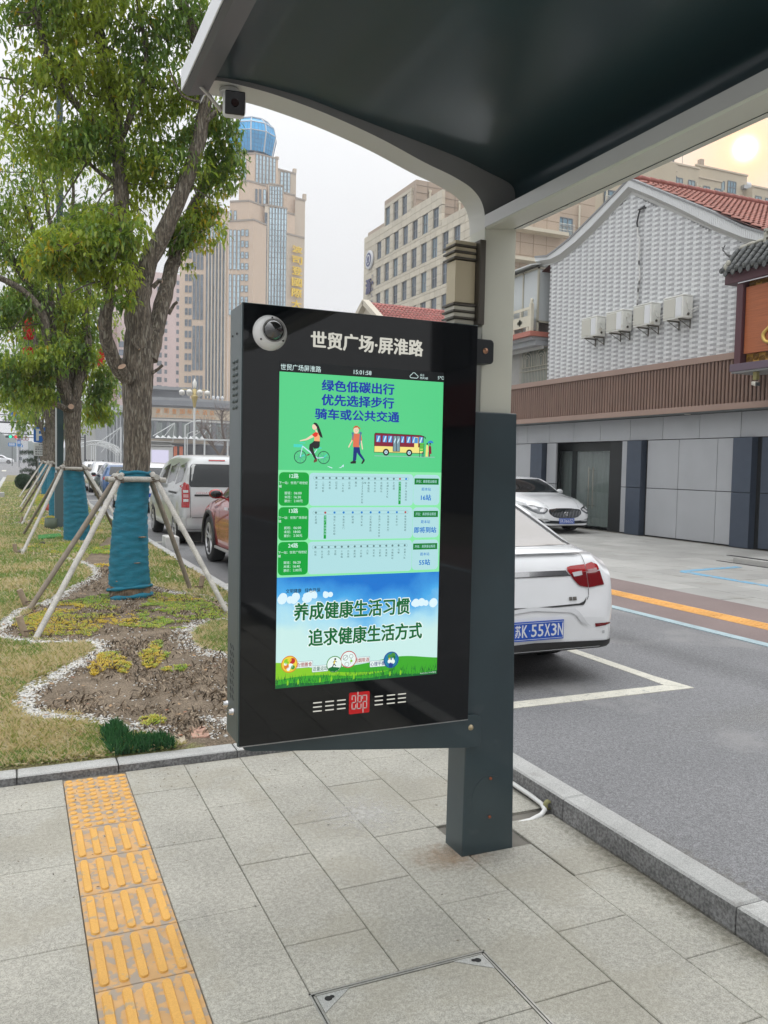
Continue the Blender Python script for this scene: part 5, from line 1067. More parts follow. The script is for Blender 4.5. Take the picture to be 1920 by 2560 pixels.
# rake: ribbed white tile band with grey coping and lower moulding
ro=[(20.92,7.856),(20.32,7.747),(19.94,7.817),(19.22,7.994),(18.55,8.245),(17.91,8.483),(17.31,8.708),(16.87,8.888),(16.15,8.485),(15.08,7.888),(14.11,7.344),(13.22,6.798),(12.3,6.36)]
rl_=[(20.93,7.70),(20.16,7.60),(19.71,7.634),(19.0,7.815),(18.28,8.073),(17.5,8.41),(16.89,8.672),(16.14,8.26),(15.07,7.636),(14.1,7.036),(13.21,6.552),(12.3,6.17)]
def itp(P,y): P=sorted(P); return float(np.interp(y,[a for a,b in P],[b for a,b in P]))
q=MB(); q2=MB(); y=20.92; 
while y>12.3:
    a,b=y,max(y-.052,12.3); 
    q.add([(13.985,a-.005,itp(rl_,a)),(13.985,b+.005,itp(rl_,b)),(13.985,b+.003,itp(ro,b)-.055),(13.985,a-.003,itp(ro,a)-.055),(14.0,a,itp(rl_,a)),(14.0,b,itp(rl_,b)),(14.0,b,itp(ro,b)-.05),(14.0,a,itp(ro,a)-.05)],[(3,2,1,0),(0,1,5,4),(1,2,6,5),(2,3,7,6),(3,0,4,7)])
    q2.add([(x,t+(-.003 if t==a else .003),itp(ro,t)+h) for x in (13.965,14.2) for t in (a,b) for h in (-.055,.0)],[(0,2,3,1),(4,5,7,6),(0,1,5,4),(2,6,7,3),(1,3,7,5),(0,4,6,2)]); y-=.056
tag(q.build('rake_tiles',M('rake_white',(.66,.67,.67),.5),sb),kind='stuff'); tag(q2.build('rake_coping',M('coping_grey',(.27,.275,.28),.55),sb),kind='stuff')
q=MB(); Y_=[20.9-.2*i for i in range(43)]+[12.3]
for a,b in zip(Y_[:-1],Y_[1:]):
    q.add([(14.0,a,itp(rl_,a)),(14.0,b,itp(rl_,b)),(14.0,b,itp(ro,b)-.05),(14.0,a,itp(ro,a)-.05)],[(3,2,1,0)],1)
    q.add([(14.0,a,itp(rl_,a)),(14.0,b,itp(rl_,b)),(14.10,b,itp(rl_,b)-.10),(14.10,a,itp(rl_,a)-.10)],[(0,1,2,3)],0); q.add([(14.10,a,itp(rl_,a)-.10),(14.10,b,itp(rl_,b)-.10),(14.10,b,min(itp(gy,b),itp(rl_,b)-.12)-.01),(14.10,a,min(itp(gy,a),itp(rl_,a)-.12)-.01)],[(0,1,2,3)],0)
q.build('rake_moulding',[M('moulding_grey',(.44,.44,.42),.5),M('rake_gap',(.22,.22,.22),.7)],sb)
# roof: red tiles facing the camera side
m_tile=M('red_tile',(.36,.15,.115),.65,var=.15,vs=4,rnd=.14,wear=((.22,.10,.08),4,.58,.5)); m_ridge=M('ridge_tile',(.27,.08,.06),.65,var=.15,rnd=.1)
q=MB(); q.add([(14.0,16.87,8.86),(14.0,12.3,6.34),(26,12.3,6.34),(26,16.87,8.86)],[(0,1,2,3)]); q.add([(14.1,16.87,8.7),(14.1,20.9,7.3),(26,20.9,7.3),(26,16.87,8.7)],[(3,2,1,0)]); q.build('roof_deck',M('roof_deck',(.10,.04,.035),.9),sb)
def rooftile(W,Ln,n=5,m=None,name='roof_tile',lift=.035):
    """pan-and-roll tile, local x across, y up the slope"""
    q=MB(); P=[]
    for i in range(n+1): a=math.pi*i/n; P.append((-W*.5+W*.62*.5-W*.31*math.cos(a),.008+W*.26*math.sin(a)))
    P=P+[(W*.30,.004),(W*.5,.008)]
    k=len(P); vs=[(x,0,z+lift) for x,z in P]+[(x,Ln,z+.004) for x,z in P]+[(x,0,z+lift-.018) for x,z in P]
    q.add(vs,[(i,i+1,k+i+1,k+i) for i in range(k-1)],0,True); q.add(vs[:k]+vs[2*k:],[(k+i,k+i+1,i+1,i) for i in range(k-1)],0)
    return q,q.mesh(name,m) 
tq,tm=rooftile(.155,.31,5,m_tile)
sl=Vector((0,4.57,2.52)); sln=sl.length; sl.normalize(); ang=math.atan2(2.52,4.57)
L=[]
for r_ in range(16):
    for k in range(62):
        x=14.18+.155*k; s_=.31*r_+.02; y=12.3+sl.y*s_; z=6.34+sl.z*s_; sc_=abs(.155/max(x,1)); 
        L.append((0 if (y/x<1.05 and z-6.34>.55*(x-14)*.3) else 1,x,y,z))
q=MB(); cnt=0
L.sort(key=lambda t:(t[1]*1.0+(0 if 1.6+(t[3]-1.6)>1.6 else 9)-t[3]*.6))
rot=Matrix.Rotation(ang,3,'X')
for f,x,y,z in L:
    if cnt<300 and x<19: o=link('roof_tile',tm,sb,(x-14.3,y-16.5,z)); o.rotation_euler=(ang,0,0); cnt+=1
    else: q.add([tuple(rot@Vector(v)+Vector((x,y,z))) for v in tq.v],tq.f,0,True)
tag(q.build('roof_tiles',m_tile,sb),kind='stuff')
q=MB(); q.lathe([(.085,0),(.10,.03),(.085,.31)],(0,0,0),axis='x',n=10); rm=q.mesh('ridge_tile',m_ridge)
for k in range(34): link('ridge_tile',rm,sb,(14.0+.305*k-14.3,16.87-16.5,8.90))
# exposed hose down the gable
q=MB(); q.tube([(14.13,16.347,8.03),(14.06,16.36,8.02),(14.05,16.50,8.02),(14.05,16.54,7.92),(14.05,16.60,7.71),(14.06,16.57,7.6)],.022,7); q.tube([(14.06,16.41,8.0),(14.06,16.35,8.06),(14.07,16.60,8.03)],.015,6)
q.build('pipe_dark',M('pipe_black',(.03,.03,.03),.5),sb)
q=MB(); P=crv([(14.06,16.57,7.6),(14.05,16.55,7.4),(14.05,16.474,7.27),(14.05,16.478,6.81),(14.05,16.427,6.38),(14.05,16.466,6.05),(14.05,16.476,5.6)],4); q.tube(P,.024,7,m=0); q.build('pipe_white',M('pipe_white',(.62,.62,.60),.5,wear=((.05,.05,.05),2.2,.55,.95)),sb)
# stains below the air conditioners handled as thin streaks
# air conditioners
m_ac=M('ac_white',(.72,.72,.67),.45,var=.05,vs=4,wear=((.42,.38,.28),5,.6,.5)); m_acf=M('ac_fan_panel',(.52,.51,.45),.6); m_acl=M('ac_white_panel',(.66,.67,.68),.3)
def ac(y1,label):
    r=thing('air_conditioner',label,'air conditioner',(14.0,y1-.31,5.08),'air conditioners on the gable wall'); y0=y1-.63
    q=MB(); q.box(13.75,14.04,y0,y1,5.085,5.57); bevel(q.build('casing',m_ac,r),.012)
    q=MB(); q.box(13.738,13.752,y1-.39,y1-.02,5.12,5.545); bevel(q.build('fan_panel',m_acf,r),.005)
    q=MB(); q.box(13.738,13.752,y0+.04,y1-.41,5.12,5.545); bevel(q.build('service_panel',m_acl,r),.004)
    q=MB(); q.box(13.742,14.048,y0-.006,y1+.006,5.572,5.60); bevel(q.build('lid',m_ac,r),.006)
    q=MB(); q.box(13.84,13.91,y0-.025,y0-.001,5.40,5.52); bevel(q.build('valve_cover',m_ac,r),.006); 
    q=MB(); q.tube([(13.87,y0-.012,5.40),(13.88,y0-.03,5.30),(13.93,y0-.07,5.24),(14.0,y0-.10,5.30),(14.09,y0-.11,5.33)],.013,6); q.tube([(13.90,y0-.012,5.22),(13.95,y0-.06,5.19),(14.02,y0-.09,5.24),(14.09,y0-.10,5.27)],.011,6); q.build('refrigerant_pipe',M('ac_pipe',(.62,.62,.58),.5),r)
    q=MB(); q.ell((13.90,y0-.02,5.17),(.035,.02,.03),8,5); q.build('valve',M('valve_dark',(.06,.055,.04),.5),r)
    for y in (y0+.12,y1-.16):
        q=MB(); q.box(13.74,14.10,y-.012,y+.012,5.055,5.083); q.tube([(13.76,y,5.06),(14.09,y,4.90)],.008,5); q.box(14.085,14.104,y-.010,y+.010,4.88,5.08); q.build('bracket',M('bracket_iron',(.12,.115,.09),.7),r)
ac(18.281,'air conditioner nearest the balcony, first in the row of four'); ac(17.276,'air conditioner second from the balcony in the row'); ac(16.262,'air conditioner third from the balcony, directly below the wall pipe'); ac(15.235,'air conditioner nearest the red hanging signboard, last of the four')
# balcony side of the neighbour
m_cream=M('cream_stone',(.60,.56,.45),.6,var=.05,vs=3); m_gfr=M('greige_frame',(.42,.40,.32),.5)
nb=thing('balcony_house','cream balcony with pierced stone balustrade over an arched window grille','building',(14.5,21.8,4.1))
q=MB(); q.box(14.55,22,20.75,24.8,4.0,7.75); q.build('wall',M('house_wall',(.40,.40,.38),.7,var=.06),nb)
q=MB(); q.box(13.72,14.54,19.95+.7,24.5,5.49,5.63); bevel(q.build('slab_edge',M('salmon_slab',(.42,.15,.11),.5),nb),.005)
q=MB(); q.box(13.85,14.54,20.72,24.4,5.40,5.489); q.box(13.98,14.54,20.74,24.3,5.25,5.399); q.build('cornice',M('cornice_grey',(.35,.36,.37),.6),nb)
q=MB()
for i in range(60): y=20.75+.06*i; q.box(14.24,14.27,y,y+.05,5.16,5.40)
tag(q.build('ribbed_frieze',M('ribbed_white',(.52,.52,.50),.6),nb),kind='stuff')
for y in (20.75,21.9,23.1,24.3):
    q=MB(); q.box(13.76,13.86,y-.05,y+.05,5.631,6.42); q.lathe([(.05,0),(.055,.02),(.04,.04),(.05,.08),(.045,.13),(.02,.16),(0,.17)],(13.81,y,6.42),n=10); q.build('balustrade_post',m_cream,nb)
for y0,y1 in ((20.8,21.85),(21.95,23.05),(23.15,24.25)):
    q=MB(); q.box(13.79,13.83,y0+.001,y1-.001,6.27,6.35); q.box(13.79,13.83,y0+.001,y1-.001,5.78,6.10)
    for y in (y0+.1,(y0+y1)/2,y1-.1): q.box(13.795,13.825,y-.03,y+.03,6.101,6.269)
    for y in (y0+.15,y1-.15): q.box(13.795,13.825,y-.05,y+.05,5.632,5.779)
    c=(y0+y1)/2
    q.build('balustrade_panel',m_cream,nb)
    q=MB(); 
    for dy,dz,r_ in ((0,.05,.055),(0,-.05,.055),(.09,0,.05),(-.09,0,.05),(0,0,.07)): q.lathe([(r_,-.003),(0,-.003)],(13.787,c+dy,5.94+dz),axis='x',n=12)
    q.build('quatrefoil',M('pierced_shadow',(.12,.12,.09),.8),nb)
q=MB(); 
for y in (20.72,21.5,22.3,23.1): q.box(13.98,14.03,y-.03,y+.03,5.64,7.50)
q.box(13.98,14.03,20.69,23.13,7.44,7.50); q.box(13.98,14.54,20.69,20.74,7.44,7.50); q.box(13.98,14.54,20.69,20.74,5.9,5.95); q.build('glazing_frame',m_gfr,nb)
q=MB(); q.box(14.0,14.01,20.75,23.1,5.7,7.44); q.box(14.03,14.5,20.712,20.718,5.96,7.44); q.build('balcony_glass',M('pale_glass',(.50,.53,.53),.1,spec=.7),nb)
q=MB(); q.add([(13.7,20.7,7.55),(14.5,20.7,7.72),(14.5,24.5,7.72),(13.7,24.5,7.55),(13.7,20.7,7.51),(14.5,20.7,7.68),(14.5,24.5,7.68),(13.7,24.5,7.51)],[(0,1,2,3),(7,6,5,4),(0,4,5,1),(1,5,6,2),(2,6,7,3),(3,7,4,0)]); q.build('glass_canopy',M('canopy_sheet',(.56,.58,.56),.3),nb)
q=MB(); q.box(14.52,14.545,20.78,22.25,4.2,5.24); q.build('window_pane',M('room_glass',(.22,.25,.22),.1,spec=.8),nb)
q=MB()
def bar(y0,z0,y1,z1,r=.012): q.tube([(14.44,y0,z0),(14.44,y1,z1)],r,5)
for i in range(19): bar(20.80+.08*i,4.19,20.80+.08*i,4.72 if i%8 in (3,4,5) else 5.2,.009)
for z in (4.22,4.60,4.72,5.25): bar(20.78,z,22.27,z,.014)
for cy in (21.12,21.86):
    for r_ in (.24,.14,.07): q.tube([(14.435,cy+r_*math.cos(a),4.95+r_*math.sin(a)*.98) for a in [math.pi*i/10 for i in range(11)]],.012,5); q.tube([(14.435,cy+r_,4.72),(14.435,cy+r_,4.95)],.012,5); q.tube([(14.435,cy-r_,4.72),(14.435,cy-r_,4.95)],.012,5)
q.build('window_grille',m_gfr,nb)
# hanging signboard in temple-gate style
m_mar=M('maroon_paint',(.085,.030,.038),.5,var=.05); m_vio=M('violet_beam',(.12,.085,.115),.45)
gs=thing('hanging_signboard','red wood signboard in maroon frame under a small grey tiled roof','signboard',(13.2,11.0,3.6))
q=MB(); q.box(13.2,13.42,12.40,12.56,3.78,5.40); bevel(q.build('frame_post',m_mar,gs),.006)
q=MB(); q.box(13.2,13.42,8.9,9.05,3.78,5.40); bevel(q.build('frame_post',m_mar,gs),.006)
q=MB(); q.box(13.16,13.5,8.7,12.84,5.401,5.62); bevel(q.build('frame_beam',m_mar,gs),.006)
q=MB(); q.box(13.15,13.5,8.8,12.615,3.633,3.779); bevel(q.build('bottom_beam',m_vio,gs),.006)
q=MB(); q.box(13.19,13.9,8.85,12.6,3.60,3.632); q.build('soffit_panel',M('soffit_pale',(.33,.34,.34),.5),gs)
q=MB(); q.box(13.36,13.40,9.06,12.39,3.78,5.40); q.build('gold_back',M('gold_back',(.50,.28,.04),.5,var=.1),gs)
q=MB(); rg=random.Random(9)
for zc in (3.86,5.36):
    for i in range(22):
        y=12.3-.15*i; z=zc+(.05 if i%2 else -.02)
        for r_ in (.07,.045,.02): q.tube([(13.352,y+r_*math.cos(a),z+r_*math.sin(a)) for a in [math.pi*2*k/12 for k in range(13)]],.007,4,cap=False)
q.build('gold_scrolls',M('scroll_brown',(.16,.07,.015),.6),gs)
q=MB(); q.box(13.27,13.345,9.1,12.385,3.97,5.285); bevel(q.build('board',M('board_wood',(.36,.105,.035),.5,var=.16,vs=3,stretch=(1,.6,16),bump=.5,bs=8,bd=.01),gs),.006)
q=MB(); q.tube([(13.17,12.50,5.375),(13.17,9,5.375)],.011,6); q.build('light_tube',M('tube_white',(.75,.77,.80),.3),gs)
m_gold=M('gold_letter',(.62,.43,.12),.3,metal=.5)
q=MB(); P=crv([(13.25,11.62,4.62),(13.25,11.78,4.42),(13.25,11.90,4.30),(13.25,11.86,4.17),(13.25,11.70,4.12),(13.25,11.60,4.20)],5); q.tube(P,[.012+.028*math.sin(math.pi*i/(len(P)-1)) for i in range(len(P))],8); P=crv([(13.25,11.85,4.36),(13.25,11.74,4.44),(13.25,11.60,4.46)],4); q.tube(P,.018,7); q.build('gilt_letter',m_gold,gs)
m_gt=M('grey_tile',(.075,.08,.078),.6,var=.25,vs=12,wear=((.20,.20,.18),14,.58,.6))
q=MB(); q.prism([(13.10,5.63),(13.42,6.06),(13.6,6.06),(13.9,5.63)],'y',8.7,12.83); q.m=[0]*len(q.m); q.v=[(x,y,z) for x,y,z in q.v]; q.build('roof_deck',m_gt,gs,fix=True)
for i in range(22):
    y=12.80-.19*i; q=MB(); A=Vector((13.04,y,5.66)); B=Vector((13.44,y,6.12)); 
    for k in range(5):
        a=A+(B-A)*(k/5); b=A+(B-A)*((k+1.1)/5); q.tube([a,b],[.052,.044],9)
    q.lathe([(0,-.03),(.058,-.028),(.060,-.005),(.052,.0)],tuple(A),axis='x',n=12); q.build('roll_tile',m_gt,gs)
    q=MB(); q.prism([(y-.095-.06,5.645),(y-.095+.06,5.645),(y-.095+.045,5.56),(y-.095,5.52),(y-.095-.045,5.56)],'x',13.02,13.04); q.build('drip_tile',m_gt,gs,fix=True)
q=MB(); q.box(13.44,13.58,8.7,12.75,6.06,6.13); q.build('ridge_beam',M('ridge_cap',(.05,.055,.055),.5),gs)
q=MB(); q.box(13.46,13.56,8.7,11.95,6.131,6.30); q.build('ridge_wall',M('ridge_plaster',(.05,.06,.06),.6),gs)
q=MB(); P=crv([(13.5,12.75,6.02),(13.5,12.95,6.03),(13.5,13.12,6.10),(13.5,13.22,6.20),(13.5,13.29,6.31)],4); q.tube(P,[.055-.004*i for i in range(len(P)-2)]+[.012,.004],7)
P=crv([(13.5,13.2,6.18),(13.5,13.26,6.24),(13.5,13.20,6.32)],3); q.tube(P,.012,5); q.build('fish_finial',M('finial_iron',(.045,.045,.042),.5),gs)
q=MB(); q.ell((13.5,12.70,6.17),(.05,.12,.05)); q.ell((13.5,12.52,6.19),(.05,.14,.045)); q.ell((13.5,12.30,6.2),(.045,.12,.04)); q.box(13.46,13.54,11.98,12.04,6.13,6.38); q.box(13.46,13.54,12.13,12.19,6.13,6.36); q.box(13.46,13.54,11.98,12.19,6.34,6.40); q.box(13.46,13.54,12.02,12.13,6.22,6.26); q.build('ridge_ornament',M('ornament_pale',(.40,.39,.33),.7),gs)
q=MB(); q.ell((13.08,12.72,5.72),(.05,.09,.09)); q.ell((13.05,12.66,5.79),(.04,.05,.06)); q.build('corner_ornament',M('ornament_pale',(.4,.4,.33)),gs)
c2=thing('wall_camera','small bullet camera on olive bracket below the red signboard','camera',(13.2,12.1,3.3))
q=MB(); q.box(13.28,13.36,12.05,12.14,3.44,3.598); q.build('bracket',M('olive_bracket',(.28,.25,.10),.6),c2); q=MB(); q.obox((13.2,12.0,3.35),(Vector((.8,-.6,0)),Vector((.6,.8,.15)).normalized(),Vector((0,0,1))),(.05,.15,.04)); bevel(q.build('housing',M('cam_body',(.55,.53,.46),.4),c2),.02); q=MB(); q.obox((13.13,11.88,3.33),(Vector((.8,-.6,0)),Vector((.6,.8,.15)).normalized(),Vector((0,0,1))),(.042,.02,.036)); q.build('lens_face',m_bk,c2)
# neighbour frontage behind the camera, seen only in reflections
bh=thing('facing_shop','dark shop front with red fascia further along the row','building',(14.3,-3,0))
q=MB(); q.box(14.1,20,-22,4.9,0,7.5); q.build('wall',M('behind_wall',(.10,.10,.11),.7),bh)
q=MB(); q.box(13.7,14.099,-22,4.9,3.0,4.4); q.build('fascia',M('red_fascia',(.16,.02,.02),.5),bh)
for i in range(8):
    q=MB(); q.box(14.05,14.099,-21+3.2*i,-19+3.2*i,5,6.6); q.build('window',M('window_dark',(.02,.025,.03),.2),bh)
q=MB(); q.box(-14,10,-74,-72,0,9); tag(q.build('street_end_building',M('behind_wall',(.1,.1,.1))),'plain dark building closing the street behind the viewer','building')
# ================= VEHICLES =================
m_tyre=M('tyre',(.018,.018,.018),.8,bump=.3,bs=80); m_rim=M('alloy',(.50,.50,.51),.3,metal=.8); m_rimd=M('alloy_dark',(.03,.03,.032),.4,metal=.5)
m_cgl=M('car_glass',(.012,.016,.018),.05,spec=.6); m_blk=M('black_trim',(.014,.014,.015),.5); m_seam=M('seam',(.03,.03,.03),.7)
m_chr=M('chrome_trim',(.55,.55,.55),.08,metal=1); m_redl=M('red_lens',(.36,.005,.008),.12,coat=.8); m_redd=M('red_lens_dark',(.16,.003,.006),.12,coat=.8); m_clr=M('clear_lens',(.55,.55,.56),.1,coat=.6); m_under_=M('underbody',(.012,.012,.012),.8)
m_plate=M('plate_blue',(.010,.080,.45),.35); m_platew=M('plate_white',(.72,.74,.76),.4)
def itf(P): 
    xs_=[p[0] for p in P]; ys_=[p[1] for p in P]; return lambda v: float(np.interp(v,xs_,ys_))
def sm(P,k=6):
    C=dense(P,k); return itf(C)
def car(name,label,cat,L,W,top,belt,wid,wheels,wr,paint,loc,rz=0,tum=.42,group=None,bot=.20,z2=.50,rimstyle=5,spokes=None,bmat=None,shoulder=.985,cut=None):
    """body lofted from cross sections; y runs from tail (0) to nose (L)"""
    root=thing(name,label,cat,(0,0,0),group)
    T=sm(top); B=itf(belt); Wf=sm(wid); hw=W/2
    ys=sorted(set([round(v,4) for v in list(np.linspace(0,.5,22))+list(np.linspace(.5,L-.5,70))+list(np.linspace(L-.5,L,22))]+[round(c+wr*1.13*math.cos(a*math.pi/14),4) for c in wheels for a in range(15)]))
    q=MB(); n=0; rings=[]
    for y in ys:
        zt=T(y); W_=Wf(y)*hw; zb=bot+ .09*max(0,1-y/.35)+.05*max(0,1-(L-y)/.35)
        for c in wheels:
            R_=wr*1.13
            if abs(y-c)<R_: zb=max(zb,wr-.01+math.sqrt(R_*R_-(y-c)**2))
        zbl=min(B(y),zt-.055); zbl=max(zbl,zb+.06); cab=max(zt-zbl-.055,0)
        if (lambda h:h>0)(cab): wr_=W_*.965-tum*cab-.03
        else: wr_=W_*.93
        k=min(cab*1.5,.075)
        P=[(0,zb),(W_*.88,zb),(W_*.975,max(zb+.012,bot+.06)),(W_*1.0,max(zb+.024,min(z2,zbl-.06))),(W_*shoulder,max(zb+.036,min((z2+zbl)/2+.06,zbl-.03))),(W_*.965,zbl),(wr_+.015 if cab else W_*.945,zt-k-.022),(wr_*.88,zt-.016),(wr_*.5,zt-.004),(0,zt)]
        P=[(x,min(z,zt)) for x,z in P]
        rings.append([(x,y,z) for x,z in P]+[(-x,y,z) for x,z in P[-2:0:-1]])
    m_=len(rings[0]); vs=[p for r_ in rings for p in r_]
    for i in range(len(ys)-1):
        for j in range(m_):
            a,b=i*m_+j,i*m_+(j+1)%m_; mid=(j==0 or j==m_-1)
            q.f.append((a,b,b+m_,a+m_)); q.m.append(1 if mid else (2 if (j in (1,m_-2) and bmat) else 0)); q.s.append(True)
    q.v=vs; q.add(rings[0],[tuple(range(m_))],0,False); q.add(rings[-1],[tuple(range(m_))[::-1]],0,False)
    body=q.build('body',[paint,m_under_,bmat or paint],root,fix=True); md=body.modifiers.new('split','EDGE_SPLIT'); md.split_angle=R(38)
    bv_=BVHTree.FromPolygons([tuple(v.co) for v in body.data.vertices],[tuple(p.vertices) for p in body.data.polygons])
    for i,c in enumerate(wheels):
        for s_ in (-1,1):
            wheel(root,(s_*(Wf(c)*hw-.115),c,wr),wr,s_,rimstyle)
    return root,bv_
def wheel(root,c,r,s,style=5):
    x,y,z=c; w_=.105
    q=MB(); q.lathe([(r*.66,-w_),(r*.80,-w_-.008),(r*.94,-w_),(r*.995,-w_*.7),(r,0),(r*.995,w_*.7),(r*.94,w_),(r*.80,w_+.008),(r*.66,w_)],c,axis='x',n=36); q.build('tyre',m_tyre,root)
    q=MB(); xo=s*(w_-.012); q.lathe([(r*.68,xo+s*.012),(r*.66,xo-s*.01),(r*.62,xo-s*.03),(r*.60,xo-s*.09),(0,xo-s*.09)],c,axis='x',n=36,m=1); q.lathe([(r*.70,xo+s*.016),(r*.66,xo+s*.018),(r*.64,xo-s*.005)],c,axis='x',n=36,m=0)
    for k in range(style):
        for d in (-.12,.12):
            a=2*math.pi*k/style+.3; u=Vector((0,math.cos(a+d*.4),math.sin(a+d*.4))); u2=Vector((0,math.cos(a+d*1.6),math.sin(a+d*1.6)))
            p0=Vector(c)+Vector((xo-s*.018,0,0))+u*r*.10; p1=Vector(c)+Vector((xo+s*.004,0,0))+u2*r*.66
            q.tube([p0,p1],[.020,.013],5,0)
    q.lathe([(r*.15,xo-s*.03),(r*.15,xo-s*.004),(r*.11,xo+s*.004),(0,xo+s*.006)],c,axis='x',n=14,m=0)
    return q.build('rim',[m_rim,m_rimd],root)
DIRS={'L':((-5,0,0),Vector((1,0,0))),'R':((5,0,0),Vector((-1,0,0))),'B':((0,-5,0),Vector((0,1,0))),'F':((0,12,0),Vector((0,-1,0))),'T':((0,0,5),Vector((0,0,-1)))}
def decal(root,bv_,poly,side,mat,name,off=.005,rows=8,cols=10,thick=0):
    """flat outline (two coordinates) projected on to the body surface"""
    o,d=DIRS[side]; 
    def ray(a,b):
        O=Vector((o[0],a,b)) if side in 'LR' else Vector((a,o[1],b)) if side in 'BF' else Vector((a,b,o[2]))
        h=bv_.ray_cast(O,d); return (h[0]+h[1]*off*(1 if h[1].dot(d)<0 else -1)) if h[0] else None
    zs=[p[1] for p in poly]; z0,z1=min(zs),max(zs); G=[]; n=len(poly)
    for i in range(rows+1):
        z=z0+(z1-z0)*i/rows; z=min(max(z,z0+1e-5),z1-1e-5); X=[]
        for k in range(n):
            (x1,a),(x2,b)=poly[k],poly[(k+1)%n]
            if (a>z)!=(b>z): X.append(x1+(x2-x1)*(z-a)/(b-a))
        if len(X)<2: G.append(None); continue
        xa,xb=min(X),max(X); G.append([ray(xa+(xb-xa)*j/cols,z) for j in range(cols+1)])
    q=MB()
    for i in range(rows):
        if not G[i] or not G[i+1]: continue
        for j in range(cols):
            P=[G[i][j],G[i][j+1],G[i+1][j+1],G[i+1][j]]
            if all(P) and (P[0]-P[2]).length<.6: q.add(P,[(0,1,2,3)],0,True)
    if not q.v: return None
    ob=q.build(name,mat,root,fix=True)
    return ob
def strokes(root,bv_,pts,side,mat,name,w_=.006,off=.002):
    for (a,b),(c,d) in zip(pts[:-1],pts[1:]):
        L_=math.hypot(c-a,d-b); nx_,nz_=-(d-b)/L_*w_/2,(c-a)/L_*w_/2
        if abs(nx_)<1e-6: nx_=1e-5
        decal(root,bv_,[(a+nx_,b+nz_),(c+nx_,d+nz_),(c-nx_,d-nz_),(a-nx_,b-nz_)],side,mat,name,off,6 if abs(d-b)>abs(c-a) else 2,2 if abs(d-b)>abs(c-a) else 8)
def mirror(root,x,y,z,s,mat):
    q=MB(); q.ell((x+s*.10,y,z),(.11,.06,.075),12,8); q.tube([(x-s*.03,y+.02,z-.06),(x+s*.05,y+.01,z-.04)],.02,6); q.build('mirror_housing',mat,root)
    q=MB(); q.ell((x+s*.105,y-.040,z),(.088,.03,.056),12,8); q.build('mirror_glass',m_cgl,root)
def plate(root,c,nrm,body,w_=.44,h_=.14,sub=None):
    """number plate at c, facing nrm (unit, horizontal)"""
    n_=Vector(nrm); ux=Vector((0,0,1)).cross(n_).normalized(); uy=Vector((0,0,1)); c=Vector(c)
    q=MB(); q.obox(c,(ux,n_,uy),(w_/2,.004,h_/2)); pl=q.build('number_plate',m_plate,root)
    off=c+n_*.0046
    q=MB()
    for a,b,cc,d in ((-w_/2+.006,w_/2-.006,h_/2-.012,h_/2-.009),(-w_/2+.006,w_/2-.006,-h_/2+.009,-h_/2+.012)): q.add([tuple(off+ux*x+uy*z) for x,z in ((a,cc),(b,cc),(b,d),(a,d))],[(0,1,2,3)])
    for a,b in ((-w_/2+.006,-w_/2+.009),(w_/2-.009,w_/2-.006)): q.add([tuple(off+ux*x+uy*z) for x,z in ((a,-h_/2+.01),(b,-h_/2+.01),(b,h_/2-.01),(a,h_/2-.01))],[(0,1,2,3)])
    q.build('plate_border',m_platew,pl)
    k=w_/.44; x=-w_/2+.022*k; O=off+ux*x-uy*(.042*k)
    for i,ch in enumerate(body):
        cw=.048*k if ch!='·' else .012*k
        if ch=='·': q=MB(); cc=O+uy*.045*k+ux*.006*k; q.add([tuple(cc+ux*(.005*k*math.cos(a))+uy*(.005*k*math.sin(a))) for a in [j*.785 for j in range(8)]],[tuple(range(8))]); q.build('lettering',m_platew,pl)
        else: text(ch,m_platew,pl,tuple(O),tuple(ux),tuple(uy),w=cw*.93,h=.088*k,bold=.03)
        O=O+ux*(cw+.0095*k)
    for sx_ in (-.1,.1):
        for sz_ in (-.05,.05):
            q=MB(); p=c+ux*sx_*k+uy*sz_*k+n_*.004; q.lathe([(.006*k,-.004),(.006*k,.004)],tuple(p),axis='y',n=8); q.build('plate_screw',m_chr,pl)
    return pl
def turn(root,loc,rz=0): root.location=loc; root.rotation_euler=(0,0,rz); return root

# ---- white saloon parked by the kerb, seen from its tail ----
m_wht=M('white_paint',(.76,.77,.78),.22,coat=.8,var=.02)
r_,b_=car('parked_car','white saloon by the kerb, its tail towards the pavement','car',4.60,1.75,
 [(0,.52),(.03,.62),(.07,.78),(.11,.90),(.16,.962),(.22,.975),(.34,.99),(.55,1.03),(.80,1.16),(1.1,1.31),(1.5,1.43),(2.0,1.475),(2.5,1.46),(2.9,1.36),(3.3,1.12),(3.5,1.02),(4.0,.94),(4.4,.80),(4.56,.62),(4.6,.5)],
 [(0,.5),(.1,.80),(.3,.90),(1,.94),(2.5,.93),(3.5,.90),(4.6,.7)],
 [(0,.76),(.05,.84),(.12,.90),(.25,.955),(.45,.985),(.8,1.0),(3.6,1.0),(4.1,.95),(4.4,.85),(4.6,.68)],(.98,3.62),.325,m_wht,(0,0,0),tum=.62,bot=.19,z2=.55)
D=lambda P,s,m,n,off=.004,r=8,c=10: decal(r_,b_,P,s,m,n,off,r,c)
D([(-.62,1.0),(.62,1.0),(.56,1.10),(.48,1.24),(.40,1.37),(-.40,1.37),(-.48,1.24),(-.56,1.10)],'B',M('rear_screen',(.30,.28,.26),.12,coat=.8),'rear_window',.003,14,14)
